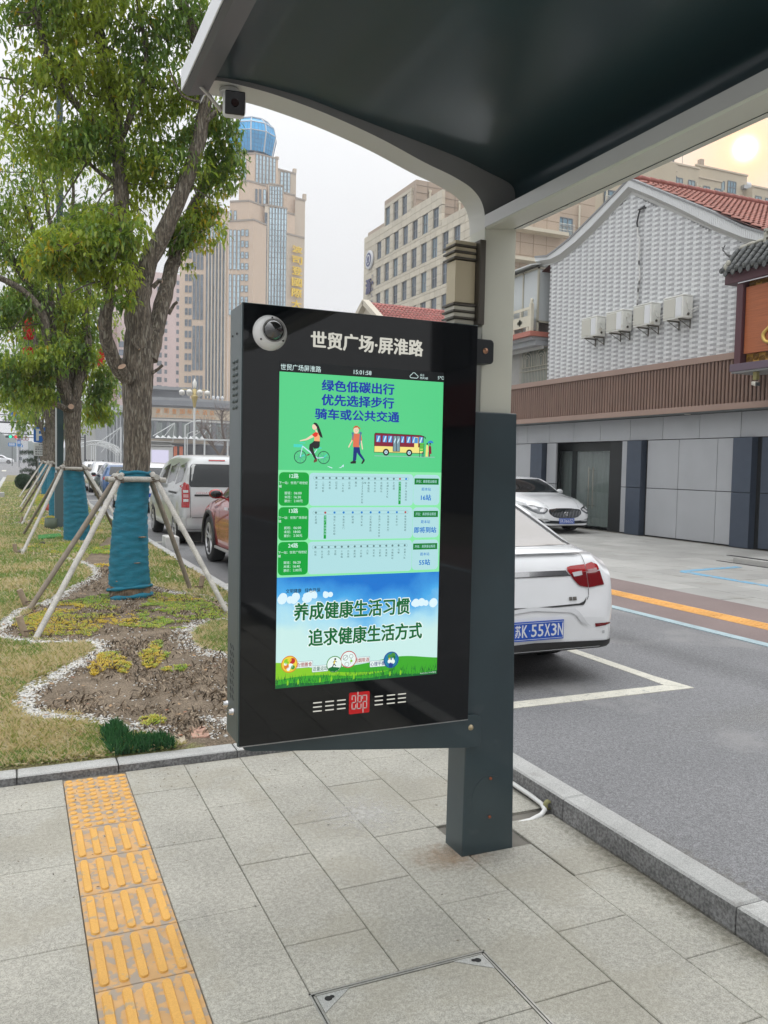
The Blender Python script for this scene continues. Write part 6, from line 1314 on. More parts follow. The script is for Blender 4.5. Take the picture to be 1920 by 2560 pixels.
for s in (-1,1):
    D([(s*.665,1.0),(s*.635,1.0),(s*.415,1.36),(s*.445,1.38)],'B',m_blk,'window_trim',.005,12,2)
    for P,mt in (([(.32,.868),(.335,.878),(.520,.888),(.520,.835),(.345,.822),(.325,.845)],m_redl),([(.345,.822),(.520,.835),(.520,.72),(.455,.725),(.42,.742),(.372,.785)],m_redd),([(.365,.832),(.47,.842),(.475,.810),(.38,.802)],m_clr),
                 ([(.526,.888),(.60,.902),(.66,.88),(.672,.84),(.526,.835)],m_redl),([(.526,.834),(.672,.838),(.70,.732),(.69,.722),(.526,.719)],m_redd),([(.535,.852),(.64,.860),(.645,.828),(.535,.822)],M('lens_stripes',(.45,.30,.30),.12,coat=.6))):
        D([(s*(a*.86+.062),b) for a,b in P],'B',mt,'tail_lamp',.009 if mt is not m_clr else .013,8,8)
    for P,mt in (([(.0,.832-.0),(.02,.84)],m_redl),): pass
    D([(s*.0+(0 if s>0 else 0),.850),(s*.325,.850),(s*.345,.822),(s*.352,.813),(s*.0,.813)],'B',m_chr,'chrome_bar',.008,4,16)
    D([(s*.0,.817),(s*.36,.817),(s*.365,.809),(s*.0,.809)],'B',m_seam,'lid_seam',.006,2,12)
    D([(s*.54,.458),(s*.545,.43),(s*.70,.442),(s*.69,.458),(s*.62,.446),(s*.565,.438)],'B',m_redd,'reflector',.006,4,8)
    D([(s*.0,.602),(s*.40,.604),(s*.46,.622),(s*.485,.655),(s*.47,.612),(s*.44,.588),(s*.0,.584)],'B',m_seam,'boot_gap',.006,6,16)
    strokes(r_,b_,[(s*.512,.985),(s*.512,.888)],'B',m_seam,'lid_seam',.004,.006); strokes(r_,b_,[(s*.512,.718),(s*.505,.66),(s*.485,.63)],'B',m_seam,'lid_seam',.005,.006)
    D([(s*.0,.345),(s*.72,.335),(s*.70,.27),(s*.66,.24),(s*.45,.20),(s*.0,.20)],'B',m_blk,'lower_valance',.010,8,14)
    for x_ in (.12,.62): D([(s*(x_-.011),.333+.045),(s*(x_+.011),.333+.045),(s*(x_+.011),.355+.045),(s*(x_-.011),.355+.045)],'B',M('sensor',(.42,.43,.44),.4),'parking_sensor',.006,2,2)
    D([(s*.0,.60),(s*.0,.56),(s*.30,.555),(s*.36,.53),(s*.42,.46),(s*.50,.44),(s*.46,.47),(s*.40,.545),(s*.36,.575),(s*.28,.585)],'B',M('white_fold',(.60,.61,.62),.25,coat=.5),'bumper_crease',.012,6,14)
D([(-.54,.955),(.54,.955),(.50,.978),(-.50,.978)],'B',m_wht,'spoiler_lip',.03,3,14)
D([(-.24,.53),(.24,.53),(.24,.36),(-.24,.36)],'B',m_wht,'plate_recess',.004,4,6)
for x0,x1 in ((.325,.352),(.358,.392)): D([(x0,.632),(x1,.632),(x1,.658),(x0,.658)],'B',M('badge_grey',(.20,.19,.17),.3,metal=.6),'badge',.007,2,2)
plate(r_,(.03,-.012,.435),(0,-1,0),'苏K·55X3N',.44,.14)
for s,sd in ((-1,'L'),(1,'R')):
    D([(.95,.985),(1.15,1.10),(1.5,1.28),(2.1,1.37),(2.6,1.34),(3.05,1.08),(3.1,.98),(2.2,.965)],sd,m_cgl,'side_window',.004,8,20)
    strokes(r_,b_,[(2.0,.30),(2.0,1.36)],sd,m_seam,'door_seam',.008,.004); strokes(r_,b_,[(1.2,.52),(1.05,.9),(1.1,1.1)],sd,m_seam,'door_seam',.008,.004); strokes(r_,b_,[(3.05,.30),(3.1,.98)],sd,m_seam,'door_seam',.008,.004)
    D([(1.3,.84),(1.5,.84),(1.5,.87),(1.3,.87)],sd,m_wht,'door_handle',.02,2,4); D([(2.3,.83),(2.5,.83),(2.5,.86),(2.3,.86)],sd,m_wht,'door_handle',.02,2,4)
    mirror(r_,s*.86,2.95,1.02,s,m_wht)
D([(-.60,1.0),(.60,1.0),(.52,1.20),(.42,1.40),(-.42,1.40),(-.52,1.20)],'F',m_cgl,'windscreen',.003,12,12)
turn(r_,(3.42,4.99,0),0)

# ---- white saloon facing the road in front of the shop ----
r_,b_=car('parked_car','white saloon with fan shaped chrome grille parked before the shop door','car',4.75,1.84,
 [(0,.55),(.08,.82),(.2,.95),(.6,1.0),(1.0,1.18),(1.5,1.33),(2.1,1.385),(2.6,1.37),(3.0,1.24),(3.35,1.03),(3.6,.955),(4.0,.89),(4.35,.80),(4.55,.70),(4.68,.58),(4.73,.45),(4.75,.35)],
 [(0,.5),(.2,.8),(1,.90),(2.5,.89),(3.4,.86),(4.2,.74),(4.75,.5)],[(0,.76),(.15,.9),(.5,.98),(1,1.0),(3.7,1.0),(4.15,.965),(4.45,.90),(4.62,.80),(4.72,.70),(4.75,.64)],(.95,3.72),.33,m_wht,(0,0,0),tum=.60,bot=.17,z2=.48)
gl=M('grille_black',(.01,.015,.02),.3)
gp=[(-.42,.60),(-.46,.565),(-.44,.50),(-.34,.435),(-.18,.40),(0,.39),(.18,.40),(.34,.435),(.44,.50),(.46,.565),(.42,.60),(.2,.622),(-.2,.622)]
D([(a*1.05,.505+(b-.505)*1.12) for a,b in gp],'F',m_chr,'grille_surround',.006,10,14); D(gp,'F',gl,'grille',.012,10,14)
for i in range(19):
    x=-.41+.0455*i; zt=.612-.10*max(0,(abs(x)-.30))*2; zb=.40+.35*x*x*1.1
    D([(x*.96-.008,zb),(x*.96+.008,zb),(x*1.0+.010,zt),(x*1.0-.010,zt)],'F',m_chr,'grille_slat',.020,4,2)
q=MB(); q.lathe([(.055,.0),(.055,.012),(.045,.016),(.045,.01),(0,.01)],(0,4.735,.505),axis='y',n=20); 
for i in (-1,0,1): q.box(-.011+i*.024,.011+i*.024,4.742,4.756,.485-i*.008,.520-i*.008)
q.build('badge',m_chr,r_)
for s in (-1,1):
    D([(s*.47,.62),(s*.50,.57),(s*.62,.50),(s*.74,.50),(s*.83,.56),(s*.88,.66),(s*.90,.705),(s*.80,.70),(s*.60,.665)],'F',M('lamp_dark',(.12,.13,.14),.15,coat=.8),'headlamp',.008,8,10)
    D([(s*.52,.60),(s*.60,.545),(s*.70,.545),(s*.66,.60),(s*.58,.635)],'F',m_clr,'headlamp_lens',.014,5,6); D([(s*.70,.60),(s*.80,.60),(s*.85,.68),(s*.72,.66)],'F',m_clr,'headlamp_lens',.014,5,6); D([(s*.48,.622),(s*.60,.668),(s*.88,.71),(s*.89,.70),(s*.62,.655),(s*.50,.61)],'F',m_chr,'lamp_brow',.016,4,10)
    D([(s*.0,.335),(s*.60,.345),(s*.80,.39),(s*.74,.31),(s*.55,.255),(s*.0,.25)],'F',gl,'lower_intake',.008,6,14); D([(s*.50,.352),(s*.60,.385),(s*.84,.415),(s*.80,.395),(s*.62,.365)],'F',m_chr,'intake_trim',.016,3,10)
    D([(s*.0,.20),(s*.75,.21),(s*.70,.165),(s*.0,.155)],'F',m_blk,'front_lip',.006,3,10)
D([(-.66,.99),(.66,.99),(.62,1.08),(.52,1.24),(.44,1.33),(-.44,1.33),(-.52,1.24),(-.62,1.08)],'F',m_cgl,'windscreen',.003,14,14)
plate(r_,(0,4.775,.33),(0,1,0),'苏K066SD',.44,.14)
strokes(r_,b_,[(-.58,.96),(-.56,.86),(-.48,.72),(-.44,.64)],'F',m_seam,'bonnet_seam',.006,.005); strokes(r_,b_,[(.58,.96),(.56,.86),(.48,.72),(.44,.64)],'F',m_seam,'bonnet_seam',.006,.005)
for s,sd in ((-1,'L'),(1,'R')):
    D([(.95,.95),(1.2,1.10),(1.6,1.23),(2.2,1.29),(2.7,1.25),(3.15,1.02),(3.2,.92),(2.2,.91)],sd,m_cgl,'side_window',.004,8,20); mirror(r_,s*.86,3.0,1.0,s,m_wht)
    strokes(r_,b_,[(3.15,.28),(3.2,.92)],sd,m_seam,'door_seam',.008,.004); strokes(r_,b_,[(2.1,.28),(2.1,1.28)],sd,m_seam,'door_seam',.008,.004)
turn(r_,(12.66,21.75,0),math.pi-.03)

# ---- silver van ----
m_sil=M('silver_paint',(.52,.53,.53),.28,metal=.35,coat=.7,var=.03,vs=1)
r_,b_=car('parked_van','silver van with tall red tail lamps, parked ahead of the red car','van',4.45,1.74,
 [(0,.62),(.02,.85),(.05,1.05),(.13,1.45),(.22,1.66),(.35,1.725),(.8,1.755),(1.8,1.76),(2.5,1.73),(3.0,1.60),(3.4,1.30),(3.75,1.05),(4.1,.97),(4.35,.82),(4.45,.55)],
 [(0,.6),(.1,1.05),(1,1.07),(3,1.04),(3.7,.98),(4.45,.6)],[(0,.90),(.05,.95),(.15,.98),(.4,1.0),(3.7,1.0),(4.1,.95),(4.35,.85),(4.45,.75)],(.72,3.48),.31,m_sil,(0,0,0),tum=.24,bot=.24,z2=.6)
D([(-.66,1.13),(.66,1.13),(.70,1.18),(.66,1.52),(.62,1.57),(-.62,1.57),(-.66,1.52),(-.70,1.18)],'B',m_cgl,'rear_window',.004,10,12)
D([(-.30,1.655),(.02,1.655),(.02,1.63),(-.30,1.63)],'B',m_redl,'brake_lamp',.008,2,6)
for s in (-1,1):
    D([(s*.70,1.20),(s*.765,1.22),(s*.815,1.16),(s*.83,.74),(s*.70,.74),(s*.685,1.0)],'B',m_redl,'tail_lamp',.012,12,5)
    for z0,z1,mt in ((1.02,1.07,m_clr),(.93,.99,M('lens_pink',(.55,.30,.30),.15)),(.85,.90,m_clr)): D([(s*.715,z0),(s*.80,z0),(s*.80,z1),(s*.715,z1)],'B',mt,'lamp_reflector',.018,2,3)
D([(-.60,.99),(.60,.99),(.58,.955),(-.60,.955)],'B',m_blk,'handle_strip',.010,2,10); 
D([(-.83,.55),(.83,.55),(.80,.30),(-.80,.30)],'B',m_sil,'bumper',.03,4,12); strokes(r_,b_,[(-.68,.55),(-.68,1.15)],'B',m_seam,'door_seam',.008,.006); strokes(r_,b_,[(-.66,.55),(.66,.55)],'B',m_seam,'door_seam',.012,.034)
text('DESSAV',m_chr,r_,(-.58,-.06,1.005),(1,0,0),(0,0,1),w=.26,h=.035,bold=.02)
for s,sd in ((-1,'L'),(1,'R')):
    D([(.30,1.18),(.90,1.16),(.90,1.55),(.36,1.60),(.28,1.52)],sd,m_cgl,'side_window',.004,6,8); D([(1.05,1.16),(1.85,1.14),(1.85,1.56),(1.05,1.60)],sd,m_cgl,'side_window',.004,6,8); D([(2.05,1.13),(3.1,1.10),(2.85,1.42),(2.55,1.54),(2.05,1.57)],sd,m_cgl,'side_window',.004,6,10)
    for y in (.98,1.95,3.1): strokes(r_,b_,[(y,.30),(y,1.12)],sd,m_seam,'door_seam',.010,.004)
    D([(.55,.98),(1.45,.98),(1.45,1.02),(.55,1.02)],sd,m_blk,'slide_rail',.006,2,6); mirror(r_,s*.84,2.95,1.15,s,m_sil); D([(1.75,.93),(1.92,.93),(1.92,.97),(1.75,.97)],sd,m_sil,'door_handle',.02,2,3)
turn(r_,(3.72,15.9,0),0)

# ---- red SUV ----
m_rdp=M('red_paint',(.36,.018,.014),.20,metal=.15,coat=1.0,var=.08,vs=1.2)
r_,b_=car('parked_car','dark red sport utility car behind the cabinet with alloy wheels','car',4.60,1.86,
 [(0,.7),(.05,.95),(.15,1.15),(.4,1.45),(.8,1.62),(1.5,1.68),(2.2,1.67),(2.7,1.52),(3.1,1.28),(3.4,1.12),(3.9,1.06),(4.3,.97),(4.5,.82),(4.6,.6)],
 [(0,.7),(.2,1.02),(1.5,1.03),(3,1.0),(3.6,.97),(4.6,.75)],[(0,.82),(.15,.93),(.4,.98),(.8,1.0),(3.8,1.0),(4.2,.95),(4.45,.86),(4.6,.72)],(.92,3.72),.375,m_rdp,(0,0,0),tum=.42,bot=.26,z2=.62,bmat=m_blk)
for s,sd in ((-1,'L'),(1,'R')):
    D([(.45,1.10),(.7,1.40),(1.2,1.50),(2.1,1.50),(2.55,1.38),(2.98,1.12),(3.05,1.04),(2,1.06)],sd,m_cgl,'side_window',.004,8,20)
    D([(.45,1.06),(3.05,1.0),(3.05,1.02),(.45,1.085)],sd,m_chr,'window_trim',.010,2,16)
    for P in ([(2.95,.36),(2.98,1.02)],[(1.9,.36),(1.9,1.45)],[(.85,.9),(.9,1.2)]): strokes(r_,b_,P,sd,m_seam,'door_seam',.009,.004)
    mirror(r_,s*.90,2.88,1.13,s,m_rdp); D([(2.35,.90),(2.58,.90),(2.58,.94),(2.35,.94)],sd,m_chr,'door_handle',.025,2,4); D([(1.3,.92),(1.53,.92),(1.53,.96),(1.3,.96)],sd,m_chr,'door_handle',.025,2,4)
    q=MB(); q.box(s*.86-.09,s*.86+.09,1.35,3.22,.27,.315); bevel(q.build('running_board',M('board_alu',(.42,.42,.42),.4,metal=.6),r_),.015,3)
    for i in range(20): q=MB(); q.box(s*.88-.05,s*.88+.05,1.42+.09*i,1.45+.09*i,.3155,.32); q.build('board_rib',m_blk,r_)
    q=MB(); pts=[(s*.925,3.72+.44*math.cos(a),.375+.44*math.sin(a)) for a in [math.pi*(-.08+1.16*i/20) for i in range(21)]]; q.tube(pts,.032,6); q.build('wheel_arch',m_blk,r_); q=MB(); pts=[(s*.915,.92+.44*math.cos(a),.375+.44*math.sin(a)) for a in [math.pi*(-.08+1.16*i/20) for i in range(21)]]; q.tube(pts,.032,6); q.build('wheel_arch',m_blk,r_)
    D([(s*.5,.80),(s*.55,.86),(s*.82,.90),(s*.84,.80)],'F',m_clr,'headlamp',.01,4,6); D([(s*.4,.95),(s*.8,.97),(s*.82,.86),(s*.5,.85)],'B',m_redl,'tail_lamp',.01,4,6)
D([(-.62,1.14),(.62,1.14),(.5,1.55),(-.5,1.55)],'F',m_cgl,'windscreen',.004,10,12); D([(-.58,1.18),(.58,1.18),(.48,1.50),(-.48,1.50)],'B',m_cgl,'rear_window',.004,8,10)
q=MB(); q.box(-.80,.80,4.5,4.62,.45,.62); bevel(q.build('front_bumper',m_blk,r_),.03)
turn(r_,(3.79,9.72,0),0)

# ---- cars further along the kerb and on the far roads ----
def simple(label,paint,loc,rz=0,L=4.4,W=1.8,H=1.55,grp='cars parked along the kerb',roof=None,name='parked_car'):
    k=H/1.55
    r_,b_=car(name,label,'car',L,W,[(0,.6*k),(.05,.85*k),(.15,1.05*k),(.5,1.38*k),(.9,1.5*k),(1.7,1.55*k),(2.3,1.52*k),(2.8,1.32*k),(3.2,1.06*k),(3.6,.98*k),(4.1,.86*k),(L-.05,.62*k),(L,.5)],
     [(0,.6),(.2,.93*k),(2,.95*k),(3.3,.92*k),(L,.6)],[(0,.82),(.15,.92),(.5,.99),(1,1),(3.6,1.0),(4.05,.94),(L,.72)],(.85,L-.92),.32,paint,(0,0,0),tum=.42,bot=.20,z2=.55)
    dd=lambda P,s,m,n,off=.006,r=6,c=8: decal(r_,b_,P,s,m,n,off,r,c)
    dd([(-.56,1.02*k),(.56,1.02*k),(.46,1.38*k),(-.46,1.38*k)],'B',m_cgl,'rear_window'); dd([(-.62,1.05*k),(.62,1.05*k),(.5,1.40*k),(-.5,1.40*k)],'F',m_cgl,'windscreen')
    for s,sd in ((-1,'L'),(1,'R')):
        dd([(.55,1.0*k),(.8,1.30*k),(1.2,1.38*k),(1.85,1.40*k),(1.85,.98*k)],sd,m_cgl,'side_window'); dd([(1.95,.98*k),(1.95,1.40*k),(2.35,1.36*k),(2.85,1.08*k),(2.95,.97*k)],sd,m_cgl,'side_window')
        dd([(s*.50,.80*k),(s*.50,.92*k),(s*.76,.95*k),(s*.80,.82*k)],'B',m_redl,'tail_lamp',.012); dd([(s*.5,.70*k),(s*.55,.76*k),(s*.78,.80*k),(s*.76,.70*k)],'F',m_clr,'headlamp',.012)
        mirror(r_,s*.86,2.75,1.02*k,s,m_blk if paint is not m_wht else m_wht); strokes(r_,b_,[(1.9,.3),(1.9,1.0)],sd,m_seam,'door_seam',.012,.006)
    if roof: dd([(-.5,.7),(.5,.7),(.5,2.4),(-.5,2.4)],'T',roof,'roof_panel',.004,8,8)  # pale sheet painted over the roof to stand for its white reflection
    dd([(-.78,.36),(.78,.36),(.76,.24),(-.76,.24)],'B',m_blk,'rear_valance',.01); dd([(-.4,.62),(.4,.62),(.38,.42),(-.38,.42)],'F',m_blk,'grille',.01)
    q=MB(); q.box(-.22,.22,-.012,-.002,.50,.62); q.build('number_plate',m_plate,r_)
    turn(r_,loc,rz); return r_
m_blu=M('blue_paint',(.025,.085,.22),.2,metal=.3,coat=1)
simple('white crossover parked ahead of the silver van with a black wing mirror',m_wht,(3.98,26.4,0),0,4.5,1.84,1.58)
simple('dark blue hatchback parked in the kerb row ahead of the white crossover',m_blu,(4.16,36.6,0),0,4.2,1.76,1.52,roof=m_wht)
simple('white hatchback parked just beyond the blue one in the kerb row',m_wht,(4.25,43.2,0),0,4.4,1.8,1.55)
simple('white car at the far end of the kerb row',m_wht,(4.3,50.5,0),0,4.4,1.8,1.55)
HAZE=.0006
# ================= BUILDINGS BEYOND =================
def wallbox(par,name,mat,plan,z0,z1):
    q=MB(); q.prism(plan,'z',z0,z1); return q.build(name,mat,par,fix=True)
def panegrid(w_,h_,nu,nv,mats,fr=.06,dep=.25,fm=None,proud=.05):
    """window: dark reveal, frame bars and panes, facing -y, centred"""
    q=MB(); q.add([(-w_/2,0,-h_/2),(w_/2,0,-h_/2),(w_/2,0,h_/2),(-w_/2,0,h_/2)],[(0,1,2,3)],0)
    for i in range(nu+1): x=-w_/2+w_*i/nu; q.box(x-fr/2,x+fr/2,-proud,-.004,-h_/2,h_/2,1)
    for j in range(nv+1): z=-h_/2+h_*j/nv; q.box(-w_/2,w_/2,-proud-.004,-.008,z-fr/2,z+fr/2,1)
    return q.mesh('window',mats)
def place(me,par,p,az,name='window'):
    o=link(name,me,par,tuple(Vector(p)-offs(par))); o.rotation_euler=(0,0,az); return o
m_hot=M('hotel_buff',(.60,.46,.34),.8,var=.05,vs=.06); m_hotd=M('hotel_shade_tile',(.52,.43,.33),.8,var=.05,vs=.1); m_hotl=M('hotel_cream',(.66,.57,.45),.8)
m_gbl=M('sky_glass',(.40,.56,.64),.15,spec=1,metal=.35,var=.25,vs=.12); m_gdk=M('dark_glass',(.10,.13,.16),.15,spec=.8,var=.45,vs=.35); m_gbl2=M('pale_glass_strip',(.50,.65,.72),.12,metal=.4,var=.2,vs=.15)
m_frg=M('frame_grey',(.16,.17,.18),.5); m_crown=M('crown_blue',(.02,.30,.60),.1,metal=.3,var=.35,vs=.2); m_crf=M('crown_frame',(.50,.53,.56),.4)
AZ=R(14.65); HX,HY=61.7,236.06; HU=(math.cos(AZ),-math.sin(AZ)); HV=(math.sin(AZ),math.cos(AZ))
def hw_(px,v): return (px-620)*.1175*(1+v/244)
def hp(px,v): u=hw_(px,v); return (HX+u*HU[0]+v*HV[0],HY+u*HU[1]+v*HV[1])
def hz(py,v=0): return 1.6+240.8*(1+v/244)*math.tan(math.atan((1273.3-py)/2077)-R(3.154))
ho=thing('hotel_tower','tall buff hotel tower with blue glass crown and vertical gold lettering','building',(HX,HY,0))
def hblock(pts,ytop,ybot=1120,mat=None,depth=22):
    """pts: (px,v) along the visible edge from one end to the other"""
    P=[hp(a,v) for a,v in pts]; back=[hp(pts[-1][0]-3,pts[-1][1]+depth),hp(pts[0][0]+3,pts[0][1]+depth)]
    vm_=sum(v for _,v in pts)/len(pts); wallbox(ho,'wall',mat or m_hot,P+back,0,hz(ytop,vm_)); 
    q=MB(); q.prism([tuple(np.array(p)+np.array(HV)*-.25) for p in P]+back,'z',hz(ytop,vm_)-.02,hz(ytop,vm_)+.45); q.build('parapet',M('parapet_grey',(.32,.27,.22),.8),ho,fix=True)
def hface(a,b):
    """returns function mapping px -> point on face a-b, and its azimuth"""
    A,B=Vector((*hp(*a),0)),Vector((*hp(*b),0)); d=(B-A).normalized(); az=math.atan2(d.y,d.x); n_=Vector((d.y,-d.x,0))
    def f(px,py,o=.12): 
        t=(px-a[0])/(b[0]-a[0]); v=a[1]+(b[1]-a[1])*t; p=A+(B-A)*t+n_*o; return Vector((p.x,p.y,hz(py,v)))
    return f,az
wcache={}
def hwin(f,az,px0,px1,py0,py1,nu,nv,mats=None,key='',fr=.12):
    c=(px0+px1)/2; cy=(py0+py1)/2; W_=(f(px1,cy)-f(px0,cy)).length; H_=(f(c,py0)-f(c,py1)).length; k=(round(W_,1),round(H_,1),nu,nv,key)
    if k not in wcache: wcache[k]=panegrid(W_,H_,nu,nv,mats or [m_gdk,m_frg],fr)
    return place(wcache[k],ho,f(c,cy),az)
# A: left slab
hblock([(452,7.5),(567,.2)],545)
f,az=hface((452,7.5),(567,.2))
pitch=27.9
for k in range(14):
    y=611+pitch*k
    for x0,x1 in ((466,472),(475,481)): hwin(f,az,x0,x1,y,y+16,1,2)
for x0,x1 in ((484.5,490.5),(493.5,499.5),(502.5,508)):
    for y0,y1 in ((600,681),(694,805),(821,930),(944,1000)): hwin(f,az,x0,x1,y0,y1,1,int((y1-y0)/14),[m_gdk,m_frg],'d')
for i in range(6):
    x=515.5+7.8*i; hwin(f,az,x,x+6.2,560,612,1,4,[m_gbl,m_frg],'b'); hwin(f,az,x,x+6.2,612.5,1000,1,28,[m_gdk,m_frg],'d')
    q=MB(); p=f(x+7,780,.35); dz=(hz(555)-hz(1000)); d=Vector((math.cos(az),math.sin(az),0)); q.obox((p.x,p.y,hz(777)),(d,Vector((-d.y,d.x,0)),Vector((0,0,1))),(.12,.25,dz/2)); q.build('fin',m_hotl,ho)
# B: middle face
hblock([(567.5,.1),(626,-3.4),(657,1.2)],557)
f,az=hface((567.5,.1),(626,-3.4))
for k in range(8):
    y=575.5+pitch*k
    for x0,x1 in ((597.5,604),(607.5,614)): hwin(f,az,x0,x1,y,y+15.5,1,2,[m_gbl,m_frg],'l')
for x0,x1 in ((569.5,575),(579,585),(588.5,594.5)):
    for y0,y1 in ((578,676),(689,790)): hwin(f,az,x0,x1,y0,y1,1,7,[m_gbl2,m_frg],'b')
hblock([(569,1.5),(615,-.5),(655,4)],510); f,az=hface((569,1.5),(615,-.5))
for x0,x1 in ((569.5,574),(579.5,585)): hwin(f,az,x0,x1,530,564,1,3,[m_gbl2,m_frg],'b')
q=MB(); f2,az2=hface((597,-1.3),(626,-3.2)); 
hblock([(595,2.2),(613,.8),(655,4)],459); f,az=hface((613,.8),(655,4)); f1,az1=hface((595,2.2),(613,.8))
for x0,x1 in ((613.8,618.5),(623.5,628.5)): hwin(f,az,x0,x1,522,552,1,2,[m_gdk,m_frg],'d')
for x0,x1 in ((629,633.5),(638,643),(648,654)): hwin(f,az,x0,x1,472,508,1,3,[m_gdk if x0<640 else m_gbl2,m_frg],'d')
# D: central glazed bay
hblock([(652,2.2),(707,4.8)],514,mat=m_hotl,depth=16); f,az=hface((652,2.2),(707,4.8))
hwin(f,az,652.5,658,530,770,1,16,[m_gdk,m_frg],'dd')
for i in range(6):
    x=663.5+7.2*i; hwin(f,az,x,x+5.2,516,780,1,19,[m_gbl2,m_frg],'b')
hblock([(660,6),(696,7.5)],459,mat=m_hotl,depth=12); f,az=hface((660,6),(696,7.5))
for i in range(5): x=663+6.6*i; hwin(f,az,x,x+4.6,462,512,1,5,[m_gbl2,m_frg],'b')
# upper shaft
hblock([(590,9),(627,6.8),(683,10)],390,mat=m_hot,depth=14); f,az=hface((627,6.8),(683,10))
for i in range(6): x=629.5+8.2*i; hwin(f,az,x,x+5.6,385+i*1.2,457,1,6,[m_gbl2,m_frg],'b')
f,az=hface((590,9),(627,6.8))
for i in range(2): hwin(f,az,594+8*i,599+8*i,397,450,1,4,[m_gbl2 if i==0 else m_gdk,m_frg],'b')
hblock([(683,12),(727,15)],424,mat=m_hotd,depth=10); f,az=hface((683,12),(727,15))
for i in range(3): x=689+8.4*i; hwin(f,az,x,x+6,425,478,1,5,[m_gbl2,m_frg],'b')
hblock([(697,9),(726,11)],480,mat=m_hot,depth=10)
# E: lettered wall
hblock([(704,4.6),(750,8.4)],584,mat=m_hotd); hblock([(704,5.2),(725.6,7)],529,mat=m_hot); hblock([(725.5,9.2),(750,11)],491,mat=m_hotd,depth=12)
for x_,y0,y1,v in ((749,475,491,11),(724,413,424,15),(681,386,392,10)):
    q=MB(); p=hp(x_,v); q.box(p[0]-.5,p[0]+.5,p[1],p[1]+1,hz(y1,v),hz(y0,v)); q.build('chimney_post',m_hotd,ho)
f,az=hface((704,4.6),(750,8.4)); d=(math.cos(az),math.sin(az),0)
m_gl_=M('gold_sign',(.85,.58,.03),.4,metal=.2)
for ch,y0,y1 in (('波',607,624),('司',633,652),('登',659,680),('國',688,709),('際',714,736),('大',744,764),('酒',772,792)):
    p=f(717,y1,.5); W_=(f(740.5,y1)-f(717,y1)).length; text(ch,m_gl_,ho,tuple(p),d,(0,0,1),w=W_,h=hz(y0)-hz(y1),bold=.05,ext=.3)
# crown lantern
q=MB(); cx,vv=621,10; lv=[(388,53),(340,63),(318,57),(302,40)]; n=10; vs=[]
for py,rw in lv:
    for k in range(n):
        a=2*math.pi*k/n+.25; u=(cx-620)*.1175+rw*.1175*math.cos(a); v=vv+rw*.1175*math.sin(a)+4; vs.append((HX+u*HU[0]+v*HV[0],HY+u*HU[1]+v*HV[1],hz(py,12)))
q.add(vs,[(i*n+k,i*n+(k+1)%n,(i+1)*n+(k+1)%n,(i+1)*n+k) for i in range(3) for k in range(n)]+[tuple(range(3*n,4*n))]); q.build('glass_crown',m_crown,ho,fix=True)
q=MB(); V=[Vector(v) for v in vs]
for k in range(n):
    for i in range(3): q.tube([V[i*n+k],V[(i+1)*n+k]],.22,4); 
    q.tube([V[3*n+k],V[3*n+(k+1)%n]],.4,4); q.tube([V[2*n+k]+Vector((0,0,0)),V[2*n+(k+1)%n]],.2,4); q.tube([V[n+k],V[n+(k+1)%n]],.15,4)
q.build('crown_frame',m_crf,ho); q=MB()
for k in range(n):
    for t in (.25,.5,.75):
        for i in range(2): q.tube([V[i*n+k].lerp(V[i*n+(k+1)%n],t),V[(i+1)*n+k].lerp(V[(i+1)*n+(k+1)%n],t)],.07,3)
    for t in (.2,.4,.6,.8): q.tube([V[k].lerp(V[n+k],t),V[(k+1)%n].lerp(V[n+(k+1)%n],t)],.07,3)
tag(q.build('crown_mullions',M('mullion_navy',(.01,.10,.25),.4),ho),kind='stuff')
# pink tower
m_pk=M('pink_render',(.60,.47,.45),.85,var=.04,vs=.05); m_pk2=M('brown_pier',(.33,.20,.17),.85)
pk=thing('apartment_tower','pinkish apartment tower behind the hotel with rows of small windows','building',(50,316,0))
wallbox(pk,'wall',m_pk,[(33.2,317.5),(44.6,316),(60,316),(60,335),(33.2,335)],0,70.8); wallbox(pk,'wing',m_pk2,[(32.3,315.2),(33.6,315.0),(33.6,330),(32.3,330)],0,52); wallbox(pk,'wing',m_pk,[(33.61,316.4),(38.2,316.4),(38.2,317.4),(33.61,317.4)],0,46)
w1=panegrid(1.7,1.75,2,1,[m_gdk,m_frg],.1); w2=panegrid(.9,1.4,1,1,[m_gdk,m_frg],.1); w3=panegrid(2.4,2.0,3,1,[M('blue_pane',(.10,.14,.20),.15,spec=.9),m_frg],.12)
for k in range(16):
    z=25.9+2.99*k
    if z<69: place(w1,pk,(48.6,315.9,z),0); place(w2,pk,(50.95,315.9,z),0); place(w2,pk,(55.2,315.9,z),0)
    if z<45: place(w3,pk,(35.6,316.3,z),0)
for k in range(12): place(w1,pk,(42,316.2,40+2.4*k),0) if 0 else None
# hotel podium
m_pod=M('podium_grey',(.26,.27,.28),.6,var=.05,vs=.3); m_corn=M('cornice_slate',(.19,.20,.215),.6); m_podg=M('podium_glass',(.11,.13,.135),.15,spec=.8,var=.35,vs=.5)
pd=thing('hotel_podium','low grey hotel podium with curved cream sign band and fan awnings','building',(32,182,0))
def cur(x): return 180.0+((x-25.6)/17.2-.45)**2*7
def arc(x0,x1,n=14): return [(x0+(x1-x0)*i/n,cur(x0+(x1-x0)*i/n)) for i in range(n+1)]
def cband(name,mat,x0,x1,z0,z1,o=0,dep=3):
    P=[(x,y-o) for x,y in arc(x0,x1)]; wallbox(pd,name,mat,P+[(x1,cur(x1)+dep),(x0,cur(x0)+dep)],z0,z1)
cband('wall',m_pod,25.4,46,0,13.5,0,16); cband('cornice',m_corn,25.2,46,13.51,14.6,.8); cband('cornice',m_pod,25.3,46,14.61,15.2,.4)
